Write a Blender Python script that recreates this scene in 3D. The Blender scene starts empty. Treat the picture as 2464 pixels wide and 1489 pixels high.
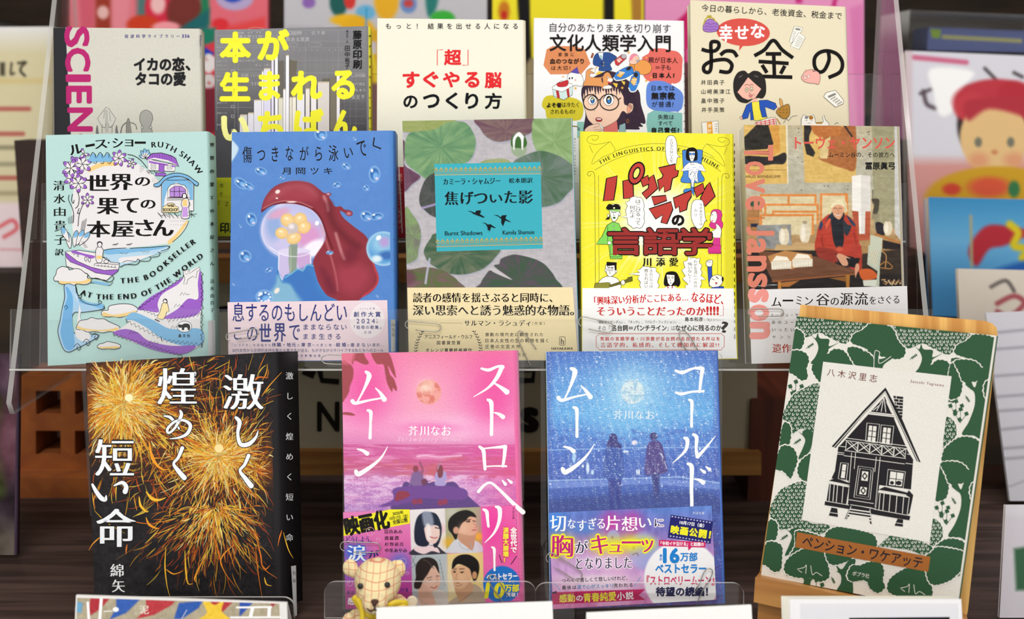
import bpy, bmesh, math, random
import numpy as np
from mathutils import Vector
from mathutils.geometry import tessellate_polygon
sc = bpy.context.scene
COL = sc.collection
# ---------------------------------------------------------------- camera
W, H, FPX = 2464.0, 1489.0, 2970.0
PITCH = math.radians(10.0)
cam = bpy.data.cameras.new('camera'); camo = bpy.data.objects.new('camera', cam); COL.objects.link(camo)
cam.sensor_width = 36.0; cam.lens = 36.0 * FPX / W
camo.rotation_euler = (math.radians(90) - PITCH, 0, 0)
cam.clip_start = 0.02
cam.dof.use_dof = True; cam.dof.focus_distance = 0.95; cam.dof.aperture_fstop = 5.4
sc.camera = camo
# ---------------------------------------------------------------- world, lights, exposure
wd = bpy.data.worlds.new('shop_ambient'); sc.world = wd; wd.use_nodes = True
wd.node_tree.nodes['Background'].inputs[0].default_value = (1.0, 0.985, 0.96, 1)
wd.node_tree.nodes['Background'].inputs[1].default_value = 1.45
sc.view_settings.view_transform = 'Standard'; sc.view_settings.look = 'None'
sc.view_settings.gamma = 1.0; sc.view_settings.use_curve_mapping = False
sc.view_settings.exposure = 0.02
def area(name, loc, rot, sx, sy, power, color=(1, .98, .95)):
    l = bpy.data.lights.new(name, 'AREA'); l.shape = 'RECTANGLE'; l.size = sx; l.size_y = sy; l.energy = power; l.color = color
    o = bpy.data.objects.new(name, l); COL.objects.link(o); o.location = loc; o.rotation_euler = rot
    return o
area('tube_light_near', (-0.35, -0.15, 1.32), (math.radians(30), 0, 0), 1.2, 0.10, 13)
area('tube_light_far', (0.5, 0.9, 1.40), (0, 0, 0), 1.2, 0.12, 10)
# ---------------------------------------------------------------- vectors
R_ = np.array([1.0, 0, 0]); F_ = np.array([0, math.cos(PITCH), -math.sin(PITCH)]); U_ = np.array([0, math.sin(PITCH), math.cos(PITCH)])
def ray(px, py):
    px = np.asarray(px, float); py = np.asarray(py, float)
    return F_ + ((px - W / 2) / FPX)[..., None] * R_ - ((py - H / 2) / FPX)[..., None] * U_
def at(px, py, d):
    return ray(px, py) * d
class Plane:
    def __init__(s, p0, n): s.p0 = np.array(p0, float); s.n = np.array(n, float) / np.linalg.norm(n)
    def hit(s, px, py, off=0.0):
        r = ray(px, py); t = ((s.p0 + s.n * 0) @ s.n) / (r @ s.n)
        return r * t[..., None] + s.n * off
def tilted(px, py, d, tilt=12.0, yaw=0.0):
    t = math.radians(tilt); y = math.radians(yaw)
    n = np.array([math.sin(y) * math.cos(t), -math.cos(y) * math.cos(t), math.sin(t)])
    return Plane(at(px, py, d), n)
def lin(c):
    c = np.asarray(c, float); return np.where(c <= .04045, c / 12.92, ((c + .055) / 1.055) ** 2.4)
def hx(c):
    if isinstance(c, str):
        return np.array([int(c[i:i + 2], 16) / 255. for i in (0, 2, 4)])
    return np.asarray(c, float)
# ---------------------------------------------------------------- materials
def mat(name, **k):
    m = bpy.data.materials.new(name); m.use_nodes = True
    b = m.node_tree.nodes['Principled BSDF']
    for kk, v in k.items():
        b.inputs[kk.replace('_', ' ')].default_value = v
    return m, m.node_tree, b
def print_mat(name, rough=.5, spec=.3, grain=0., glit=0.):
    m, nt, b = mat(name, Roughness=rough)
    b.inputs['Specular IOR Level'].default_value = spec
    a = nt.nodes.new('ShaderNodeAttribute'); a.attribute_name = 'Col'
    tc = nt.nodes.new('ShaderNodeTexCoord')
    n1 = nt.nodes.new('ShaderNodeTexNoise'); n1.inputs['Scale'].default_value = 1400; n1.inputs['Detail'].default_value = 2
    nt.links.new(tc.outputs['Object'], n1.inputs['Vector'])
    mr = nt.nodes.new('ShaderNodeMapRange'); mr.inputs['From Min'].default_value = .25; mr.inputs['From Max'].default_value = .75
    mr.inputs['To Min'].default_value = 1 - grain; mr.inputs['To Max'].default_value = 1.0 + grain * .4
    nt.links.new(n1.outputs['Fac'], mr.inputs['Value'])
    vm = nt.nodes.new('ShaderNodeVectorMath'); vm.operation = 'SCALE'
    nt.links.new(a.outputs['Color'], vm.inputs[0]); nt.links.new(mr.outputs[0], vm.inputs['Scale'])
    nt.links.new(vm.outputs[0], b.inputs['Base Color'])
    if glit:
        n2 = nt.nodes.new('ShaderNodeTexNoise'); n2.inputs['Scale'].default_value = 900; n2.inputs['Detail'].default_value = 3
        nt.links.new(tc.outputs['Object'], n2.inputs['Vector'])
        bp = nt.nodes.new('ShaderNodeBump'); bp.inputs['Strength'].default_value = glit; bp.inputs['Distance'].default_value = .0008
        nt.links.new(n2.outputs['Fac'], bp.inputs['Height']); nt.links.new(bp.outputs[0], b.inputs['Normal'])
    return m
M = {}
M['matte'] = print_mat('printed_matte_paper', .65, .12, .05)
M['gloss'] = print_mat('printed_gloss_paper', .4, .15, .03)
M['rough'] = print_mat('printed_textured_paper', .55, .18, .10, .25)
M['glitter'] = print_mat('printed_sparkle_film', .25, .5, .05, .5)
def noise_mat(name, c1, c2, scale=(8, 8, 8), rough=.6, detail=4, bump=0., nscale=1., spec=.3):
    m, nt, b = mat(name, Roughness=rough); b.inputs['Specular IOR Level'].default_value = spec
    tc = nt.nodes.new('ShaderNodeTexCoord'); mp = nt.nodes.new('ShaderNodeMapping'); mp.inputs['Scale'].default_value = scale
    n = nt.nodes.new('ShaderNodeTexNoise'); n.inputs['Scale'].default_value = nscale; n.inputs['Detail'].default_value = detail; n.inputs['Distortion'].default_value = .6
    r = nt.nodes.new('ShaderNodeValToRGB'); r.color_ramp.elements[0].position = .35; r.color_ramp.elements[1].position = .65
    r.color_ramp.elements[0].color = (*lin(hx(c1)), 1); r.color_ramp.elements[1].color = (*lin(hx(c2)), 1)
    nt.links.new(tc.outputs['Object'], mp.inputs[0]); nt.links.new(mp.outputs[0], n.inputs['Vector']); nt.links.new(n.outputs['Fac'], r.inputs[0]); nt.links.new(r.outputs[0], b.inputs['Base Color'])
    if bump:
        bp = nt.nodes.new('ShaderNodeBump'); bp.inputs['Strength'].default_value = bump; bp.inputs['Distance'].default_value = .002
        nt.links.new(n.outputs['Fac'], bp.inputs['Height']); nt.links.new(bp.outputs[0], b.inputs['Normal'])
    return m
M['pages'] = noise_mat('paper_page_edges', 'd8cfb4', 'efe8d2', (5, 900, 5), .7)
M['table'] = noise_mat('dark_woodgrain_table', '3a2c28', '5a4640', (6, 90, 6), .55, 5, .1)
M['darkwood'] = noise_mat('dark_brown_wood', '2a1812', '3c241a', (4, 4, 60), .5, 4)
M['redwood'] = noise_mat('reddish_brown_wood', '4a2216', '6a3220', (60, 4, 4), .5, 4)
M['ochre'] = noise_mat('ochre_wood', '8a5a26', 'a8763a', (4, 4, 80), .5, 4)
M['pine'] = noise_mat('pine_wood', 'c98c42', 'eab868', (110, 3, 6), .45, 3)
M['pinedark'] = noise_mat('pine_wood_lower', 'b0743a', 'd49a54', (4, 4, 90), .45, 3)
M['beige'] = noise_mat('beige_board', 'a49a82', 'b4aa92', (20, 20, 20), .7)
M['terra'] = noise_mat('terracotta', '8a4a22', 'a45c28', (30, 30, 30), .8)
M['wall'] = noise_mat('shop_wall', '8c8478', '9a9286', (6, 6, 6), .9)
M['floor'] = noise_mat('shop_floor', '6a5a4c', '7c6a58', (4, 60, 4), .6)
M['ceil'] = noise_mat('shop_ceiling', 'd8d6d0', 'e4e2dc', (6, 6, 6), .9)
M['darkshelf'] = noise_mat('dark_shelf_wood', '2c2119', '40301f', (5, 5, 40), .6)
M['white'] = noise_mat('white_card', 'f4f2ee', 'fbfaf6', (20, 20, 20), .5)
M['wire'], _, _b = mat('steel_wire', Metallic=1.0, Roughness=.22); _b.inputs['Base Color'].default_value = (.42, .40, .36, 1)
M['black'], _, _b = mat('black_bead', Roughness=.12); _b.inputs['Base Color'].default_value = (.01, .01, .012, 1)
M['lamp'], _, _b = mat('lamp_diffuser', Roughness=.5); _b.inputs['Emission Color'].default_value = (1, .98, .94, 1); _b.inputs['Emission Strength'].default_value = 3
def acrylic(name, tint, refl, rough):
    m = bpy.data.materials.new(name); m.use_nodes = True; nt = m.node_tree; nt.nodes.clear()
    out = nt.nodes.new('ShaderNodeOutputMaterial'); mx = nt.nodes.new('ShaderNodeMixShader')
    t = nt.nodes.new('ShaderNodeBsdfTransparent'); t.inputs[0].default_value = (*tint, 1)
    g = nt.nodes.new('ShaderNodeBsdfGlossy'); g.inputs['Roughness'].default_value = rough; g.inputs[0].default_value = (1, 1, 1, 1)
    f = nt.nodes.new('ShaderNodeFresnel'); f.inputs[0].default_value = 1.49
    ml = nt.nodes.new('ShaderNodeMath'); ml.operation = 'MULTIPLY'; ml.inputs[1].default_value = refl
    nt.links.new(f.outputs[0], ml.inputs[0]); nt.links.new(ml.outputs[0], mx.inputs[0]); nt.links.new(t.outputs[0], mx.inputs[1]); nt.links.new(g.outputs[0], mx.inputs[2]); nt.links.new(mx.outputs[0], out.inputs[0])
    return m
M['clear'] = acrylic('clear_acrylic', (.985, .988, .985), .35, .03)
def edge_mat(al, name):
    m = bpy.data.materials.new(name); m.use_nodes = True; nt = m.node_tree; b = nt.nodes['Principled BSDF']
    b.inputs['Base Color'].default_value = (.80, .79, .76, 1); b.inputs['Roughness'].default_value = .2
    b.inputs['Alpha'].default_value = al
    return m
M['edge'] = edge_mat(.85, 'acrylic_polished_edge'); M['soft_edge'] = edge_mat(.4, 'acrylic_cut_edge')
# ---------------------------------------------------------------- things
def empty(name, loc, label=None, cat=None, group=None):
    o = bpy.data.objects.new(name, None); COL.objects.link(o); o.location = loc; o.empty_display_size = .02
    tag(o, label, cat, group); return o
def tag(o, label=None, cat=None, group=None, kind=None):
    if label: o['label'] = label
    if cat: o['category'] = cat
    if group: o['group'] = group
    if kind: o['kind'] = kind
    return o
class MB:
    """collects world-space geometry and links it as one mesh object"""
    def __init__(s): s.v = []; s.f = []; s.c = []; s.m = []; s.n = 0
    def add(s, v, f, col=(1, 1, 1), mi=0):
        v = np.asarray(v, float).reshape(-1, 3)
        if not len(f): return
        s.v.append(v)
        col = np.asarray(col, float)
        s.c.append(np.broadcast_to(col, (len(v), 3)))
        if isinstance(f, np.ndarray): s.f.append(f + s.n)
        else: s.f += [tuple(i + s.n for i in q) for q in f]
        nf = len(f); s.m += [mi] * nf; s.n += len(v)
    def quad(s, pts, col=(1, 1, 1), mi=0): s.add(pts, [tuple(range(len(pts)))], col, mi)
    def loft(s, a, b, col=(1, 1, 1), closed=True, caps=True, mi=0):
        n = len(a); v = np.vstack([a, b]); f = []
        for i in range(n if closed else n - 1):
            j = (i + 1) % n; f.append((i, j, n + j, n + i))
        if caps: f.append(tuple(range(n))[::-1]); f.append(tuple(range(n, 2 * n)))
        s.add(v, f, col, mi)
    def slab(s, front, depthvec, col=(1, 1, 1), mi=0, emi=None):
        a = np.asarray(front, float); b = a + np.asarray(depthvec, float); n = len(a)
        s.add(a, [tuple(range(n))], col, mi); s.add(b, [tuple(range(n))[::-1]], col, mi)
        v = np.vstack([a, b]); s.add(v, [(i, n + i, n + (i + 1) % n, (i + 1) % n) for i in range(n)], col, mi if emi is None else emi)
    def box(s, lo, hi, col=(1, 1, 1), mi=0):
        (x0, y0, z0), (x1, y1, z1) = lo, hi
        a = [(x0, y0, z0), (x1, y0, z0), (x1, y0, z1), (x0, y0, z1)]
        s.slab(a, (0, y1 - y0, 0), col, mi)
    def tube(s, pts, r, col=(1, 1, 1), mi=0, n=8, closed=False):
        P = np.asarray(pts, float); k = len(P); T = np.gradient(P, axis=0) if not closed else np.roll(P, -1, 0) - np.roll(P, 1, 0)
        T /= np.linalg.norm(T, axis=1)[:, None] + 1e-12
        ref = np.array([.13, .97, .2]); v = []
        rr = np.broadcast_to(r, (k,))
        for i in range(k):
            a = np.cross(T[i], ref); a /= np.linalg.norm(a) + 1e-9; b = np.cross(T[i], a)
            for j in range(n):
                t = 2 * math.pi * j / n; v.append(P[i] + rr[i] * (a * math.cos(t) + b * math.sin(t)))
        f = []
        for i in range(k if closed else k - 1):
            i2 = (i + 1) % k
            for j in range(n): f.append((i * n + j, i * n + (j + 1) % n, i2 * n + (j + 1) % n, i2 * n + j))
        if not closed: f.append(tuple(range(n))[::-1]); f.append(tuple((k - 1) * n + j for j in range(n)))
        s.add(v, f, col, mi)
    def build(s, name, mats, parent=None, smooth=False, bevel=0, origin=None):
        V = np.vstack(s.v); org = np.array(parent.location) if parent is not None else (np.array(origin) if origin is not None else np.zeros(3))
        if parent is not None and parent.parent is not None and parent.type != 'EMPTY': org = np.array(parent['_org'])
        me = bpy.data.meshes.new(name); tot = []; idx = []
        run = []
        def flush():
            if run: tot.append(np.array([len(q) for q in run], np.int32)); idx.append(np.array([i for q in run for i in q], np.int32)); run.clear()
        for q in s.f:
            if isinstance(q, np.ndarray): flush(); tot.append(np.full(len(q), q.shape[1], np.int32)); idx.append(q.astype(np.int32).ravel())
            else: run.append(q)
        flush(); tot = np.concatenate(tot); idx = np.concatenate(idx); st = np.concatenate([[0], np.cumsum(tot)[:-1]]).astype(np.int32)
        me.vertices.add(len(V)); me.vertices.foreach_set('co', (V - org).astype(np.float32).ravel())
        me.loops.add(len(idx)); me.loops.foreach_set('vertex_index', idx)
        me.polygons.add(len(tot)); me.polygons.foreach_set('loop_start', st)
        me.update(calc_edges=True)
        ca = me.color_attributes.new('Col', 'FLOAT_COLOR', 'POINT')
        c4 = np.ones((len(V), 4), np.float32); c4[:, :3] = lin(np.vstack(s.c)); ca.data.foreach_set('color', c4.ravel())
        for m in (mats if isinstance(mats, (list, tuple)) else [mats]): me.materials.append(m)
        me.polygons.foreach_set('material_index', s.m)
        if smooth: me.polygons.foreach_set('use_smooth', [True] * len(me.polygons))
        me.update()
        o = bpy.data.objects.new(name, me); COL.objects.link(o)
        if parent is not None: o.parent = parent
        elif origin is not None: o.location = origin
        if bevel:
            b = o.modifiers.new('bevel', 'BEVEL'); b.width = bevel; b.segments = 3; b.limit_method = 'ANGLE'
        s.v = s.f = s.c = s.m = None
        return o
# ---------------------------------------------------------------- glyphs
_gc = {}
def _lines(lines, off):
    """one text object, one string per line; returns the flat mesh of every line"""
    c = bpy.data.curves.new('g', 'FONT'); c.body = '\n'.join(lines); c.size = 1; c.offset = off; c.resolution_u = 3; c.space_line = 3
    o = bpy.data.objects.new('g', c); COL.objects.link(o)
    dg = bpy.context.evaluated_depsgraph_get(); me = bpy.data.meshes.new_from_object(o.evaluated_get(dg))
    n = len(me.vertices); V = np.zeros(n * 3, np.float32); me.vertices.foreach_get('co', V); V = V.reshape(-1, 3)[:, :2].astype(float)
    k = np.clip(np.round((.35 - V[:, 1]) / 3).astype(int), 0, len(lines) - 1); order = [[] for _ in lines]; F = [[] for _ in lines]; loc = np.zeros(n, int)
    for i, q in enumerate(k): loc[i] = len(order[q]); order[q].append(i)
    for p in me.polygons: v = tuple(p.vertices); F[k[v[0]]].append(tuple(int(loc[i]) for i in v))
    out = [(V[order[i]] + [0, 3 * i] if order[i] else np.zeros((0, 2)), F[i]) for i in range(len(lines))]
    bpy.data.objects.remove(o); bpy.data.meshes.remove(me); bpy.data.curves.remove(c)
    return out
def _strings(k):
    if isinstance(k, str): yield k
    elif isinstance(k, (tuple, frozenset)):
        for q in k: yield from _strings(q)
    elif hasattr(k, 'co_consts'): yield from _strings(k.co_consts)
def _fill(ch):
    """build every character used by the functions defined so far in one go"""
    need = {ch} | {chr(i) for i in range(33, 127)}
    for f in list(globals().values()):
        if hasattr(f, '__code__'):
            for q in _strings(f.__code__): need |= {c for c in q if not c.isspace()}
    need = sorted(c for c in need if (c, 0.) not in _gc and ord(c) < 65536)
    for off in (0., -.008):
        for c, (V, F) in zip(need, _lines(need, off)): _gc[(c, off)] = (V, F, 1.0)
    asc = [c for c in need if ord(c) < 0x2000]
    if asc:
        w = [q[0][:, 0].max() for q in _lines(['HH'] + ['H' + c + 'H' for c in asc], 0)]
        for c, x in zip(asc, w[1:]):
            for off in (0., -.008): V, F, _ = _gc[(c, off)]; _gc[(c, off)] = (V, F, x - w[0])
def glyph(ch, off=0.):
    if ch == '\u3000': return (np.zeros((0, 2)), [], 1.)
    if ch == ' ': return (np.zeros((0, 2)), [], .3)
    if (ch, off) not in _gc: _fill(ch)
    return _gc[(ch, off)]
TALL = 'ー〜…―「」『』（）()＝'
def layout(t, vert, off, track, lh=1.0):
    """list of glyph meshes in em units, y up"""
    out = []; x = 0; y = 0
    for ch in t:
        V, F, adv = glyph(ch, off)
        if vert:
            V = V.copy()
            if len(V):
                if ch in TALL:
                    c = np.array([.5, .38]); d = V - c; V = c + np.stack([d[:, 1], -d[:, 0]], 1)
                    if ch == 'ー': V[:, 0] = 1.0 - V[:, 0]
                elif ch in '、。': V = V + np.array([.55, .55])
                elif ord(ch) < 0x2e80: V[:, 0] += .5 - adv / 2
            V2 = V + np.array([0, y]) if len(V) else V
            y -= (lh if ch != '\u3000' else .5) + track
        else:
            V2 = V + np.array([x, 0]) if len(V) else V
            x += adv + track
        if len(V): out.append((V2, F))
    return out
# ---------------------------------------------------------------- a printed surface addressed in photo pixels
def smooth_pts(P, closed=False, k=6):
    P = [np.asarray(p, float) for p in P]; n = len(P)
    if n < 3: return np.array(P)
    out = []
    for i in range(n if closed else n - 1):
        p0 = P[(i - 1) % n] if closed or i > 0 else P[0]; p1 = P[i]; p2 = P[(i + 1) % n]; p3 = P[(i + 2) % n] if closed or i + 2 < n else P[-1]
        for j in range(k):
            t = j / k; out.append(.5 * ((2 * p1) + (p2 - p0) * t + (2 * p0 - 5 * p1 + 4 * p2 - p3) * t * t + (3 * p1 - p0 - 3 * p2 + p3) * t ** 3))
    if not closed: out.append(P[-1])
    return np.array(out)
class Surf:
    def __init__(s, plane, mb, base=.00005, mi=0):
        s.pl = plane; s.mb = mb; s.off = base; s.z = (0, 0, 1.); s.mi = mi; s.step = 1.5e-6; s.col = None; s.clip = None
    def Z(s, x, y, k): s.z = (x, y, k); return s
    def P(s, X, Y):
        ox, oy, k = s.z; X = ox + np.asarray(X, float) * k; Y = oy + np.asarray(Y, float) * k
        if s.clip is not None: X = np.clip(X, s.clip[0], s.clip[2]); Y = np.clip(Y, s.clip[1], s.clip[3])
        return s.pl.hit(X, Y, s.off)
    def up(s): s.off += s.step
    def poly(s, pts, col, sm=False, out=None, ow=1.5, k=5):
        P = smooth_pts(pts, True, k) if sm else np.array(pts, float)
        tr = tessellate_polygon([[Vector((p[0], p[1], 0)) for p in P]])
        s.up(); s.mb.add(s.P(P[:, 0], P[:, 1]), [tuple(t) for t in tr], hx(col), s.mi)
        if out: s.line(P, ow, out, closed=True, sm=False)
        return s
    def rect(s, x0, y0, x1, y1, col): return s.poly([(x0, y0), (x1, y0), (x1, y1), (x0, y1)], col)
    def ell(s, cx, cy, rx, ry, col, ang=0, out=None, ow=1.5, n=28, a0=0, a1=360):
        t = np.radians(np.linspace(a0, a1, n, endpoint=(a1 - a0) != 360)); a = math.radians(ang)
        x = rx * np.cos(t); y = ry * np.sin(t)
        P = np.stack([cx + x * math.cos(a) - y * math.sin(a), cy + x * math.sin(a) + y * math.cos(a)], 1)
        if col is None: return s.line(P, ow, out, closed=(a1 - a0) == 360, sm=False)
        return s.poly(P, col, False, out, ow)
    def line(s, pts, w, col, closed=False, sm=True, taper=False, up=True):
        P = smooth_pts(pts, closed) if sm and len(pts) > 2 else np.array(pts, float)
        if len(P) < 2: return s
        if closed: T = np.roll(P, -1, 0) - np.roll(P, 1, 0)
        else: T = np.gradient(P, axis=0)
        T /= np.linalg.norm(T, axis=1)[:, None] + 1e-9; N = np.stack([-T[:, 1], T[:, 0]], 1)
        ww = np.full(len(P), w / 2.)
        if taper: ww *= np.interp(np.linspace(0, 1, len(P)), [0, .35, 1], [.25, 1, .15])
        if not closed: P[0] -= T[0] * w * .3 * (not taper); P[-1] += T[-1] * w * .3 * (not taper)
        A = P + N * ww[:, None]; B = P - N * ww[:, None]; n = len(P); Q = np.vstack([A, B])
        f = [(i, (i + 1) % n, n + (i + 1) % n, n + i) for i in range(n if closed else n - 1)]
        if up: s.up()
        c = hx(col) if isinstance(col, str) or np.ndim(col) == 1 else np.vstack([col, col])
        s.mb.add(s.P(Q[:, 0], Q[:, 1]), f, c, s.mi); return s
    def brush(s, pts, ws, col):
        """a brush stroke: the width follows ws along the path, ends rounded"""
        P = smooth_pts(pts, False, 8); u = np.linspace(0, 1, len(P)); W_ = np.interp(u, np.linspace(0, 1, len(ws)), ws) / 2
        T = np.gradient(P, axis=0); T /= np.linalg.norm(T, axis=1)[:, None] + 1e-9; N = np.stack([-T[:, 1], T[:, 0]], 1)
        Q = np.vstack([P + N * W_[:, None], P - N * W_[:, None]]); n = len(P); s.up()
        s.mb.add(s.P(Q[:, 0], Q[:, 1]), [(i, i + 1, n + i + 1, n + i) for i in range(n - 1)], hx(col), s.mi)
        for p, r in ((P[0], W_[0]), (P[-1], W_[-1])): s.ell(p[0], p[1], r, r, col, n=14)
        return s
    def t(s, text, x0, y0, x1, y1, col='111111', b=0., st='g', ang=0., v=False, out=None, skew=0., asp=None, track=0.):
        """text whose ink fills the box x0..x1, y0..y1 in the current zoom frame; glyph size from the height (width when vertical)"""
        off = -.008 if st == 'm' else 0.
        w = x1 - x0; h = y1 - y0
        L = layout(text, v, off, track); 
        if not L: return s
        A = np.vstack([q[0] for q in L]); lo = A.min(0); hi = A.max(0); sz = np.maximum(hi - lo, 1e-4)
        n = max(1, len(text) - 1)
        if not v:
            k = h / sz[1]
            if len(text) > 1 and asp is None and sz[0] * k < w: L = layout(text, v, off, track + (w / k - sz[0]) / n); kx = k
            elif len(text) > 1 and asp: kx = k * asp; L = layout(text, v, off, track + (w / kx - sz[0]) / n)
            else: kx = w / sz[0]
            ky = k
        else:
            k = w / sz[0]; ky = kx = k
            if len(text) > 1:
                if sz[1] * k < h: L = layout(text, v, off, track + (h / k - sz[1]) / n)
                else: ky = h / sz[1]
            else: ky = h / sz[1]
        A = np.vstack([q[0] for q in L]); lo = A.min(0); hi = A.max(0); kk = min(kx, ky)
        cx, cy = (x0 + x1) / 2, (y0 + y1) / 2; a = math.radians(ang); ca, sa = math.cos(a), math.sin(a)
        o0 = s.off
        def put(dx, dy, c):
            s.off += 7e-7
            for V, F in L:
                X = (V[:, 0] - (lo[0] + hi[0]) / 2) * kx + dx; Y = -(V[:, 1] - (lo[1] + hi[1]) / 2) * ky + dy
                X = X - Y * skew
                s.mb.add(s.P(cx + X * ca - Y * sa, cy + X * sa + Y * ca), F, c, s.mi)
        def ring(r, c, n): 
            for i in range(n): put(r * math.cos(2 * math.pi * i / n), r * math.sin(2 * math.pi * i / n), c)
        if out:
            for oc, ow in (out if isinstance(out, list) else [out]):
                s.up(); ring(ow + b * kk, hx(oc), 12 if ow > 3 else 8)
                if ow > 5: ring(ow * .5, hx(oc), 6)
        s.up(); c = hx(col)
        if st == 'm':
            d = (.016 + b) * kk; put(0, 0, c); put(d, 0, c); put(-d, 0, c)
            if b > .02: put(d / 2, b * kk * .2, c); put(-d / 2, -b * kk * .2, c)
        elif b > 0:
            put(0, 0, c); ring(b * kk, c, 8 if b > .025 else 4)
        else: put(0, 0, c)
        s.off = o0 + 2e-6
        return s
    def arc(s, text, pts, size, col='111111', b=0., st='g', w=1.0):
        """text along a smooth path, evenly spaced"""
        P = smooth_pts(pts, False, 12); d = np.concatenate([[0], np.cumsum(np.linalg.norm(np.diff(P, axis=0), axis=1))])
        adv = np.array([glyph(c)[2] for c in text]); tot = adv.sum(); pos = (np.cumsum(adv) - adv / 2) / tot * d[-1]
        s.up(); off = -.008 if st == 'm' else 0
        for ch, q in zip(text, pos):
            V, F, ad = glyph(ch, off)
            if not len(V): continue
            x = np.interp(q, d, P[:, 0]); y = np.interp(q, d, P[:, 1])
            e = d[-1] * .01; tx = np.interp(q + e, d, P[:, 0]) - np.interp(q - e, d, P[:, 0]); ty = np.interp(q + e, d, P[:, 1]) - np.interp(q - e, d, P[:, 1])
            a = math.atan2(ty, tx); ca, sa = math.cos(a), math.sin(a); k = size
            ds = [(0, 0)] + ([(r * math.cos(i * .785), r * math.sin(i * .785)) for r in [b * k] for i in range(8)] if b and st == 'g' else [((.016 + b) * k, 0), (-(.016 + b) * k, 0)] if st == 'm' else [])
            o0 = s.off
            for dx, dy in ds:
                s.off += 7e-7
                X = (V[:, 0] - ad / 2) * k * w + dx; Y = -(V[:, 1] - .35) * k + dy
                s.mb.add(s.P(x + X * ca - Y * sa, y + X * sa + Y * ca), F, hx(col), s.mi)
        return s
    def canvas(s, quad, step=2.0): return Canvas(s, quad, step)
def _vn(x, y, seed):
    xi = np.floor(x).astype(np.int64); yi = np.floor(y).astype(np.int64); fx = x - xi; fy = y - yi
    fx = fx * fx * (3 - 2 * fx); fy = fy * fy * (3 - 2 * fy)
    def h(a, b):
        n = (a * 374761393 + b * 668265263 + seed * 974634777) & 0x7fffffff; n = ((n ^ (n >> 13)) * 1274126177) & 0x7fffffff
        return ((n ^ (n >> 16)) & 0xffff) / 65535.
    return (h(xi, yi) * (1 - fx) + h(xi + 1, yi) * fx) * (1 - fy) + (h(xi, yi + 1) * (1 - fx) + h(xi + 1, yi + 1) * fx) * fy
def fbm(x, y, seed=1, o=4):
    r = 0; a = .5
    for i in range(o): r = r + a * _vn(x * 2 ** i, y * 2 ** i, seed + i); a *= .5
    return r / (1 - .5 ** o)
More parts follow.
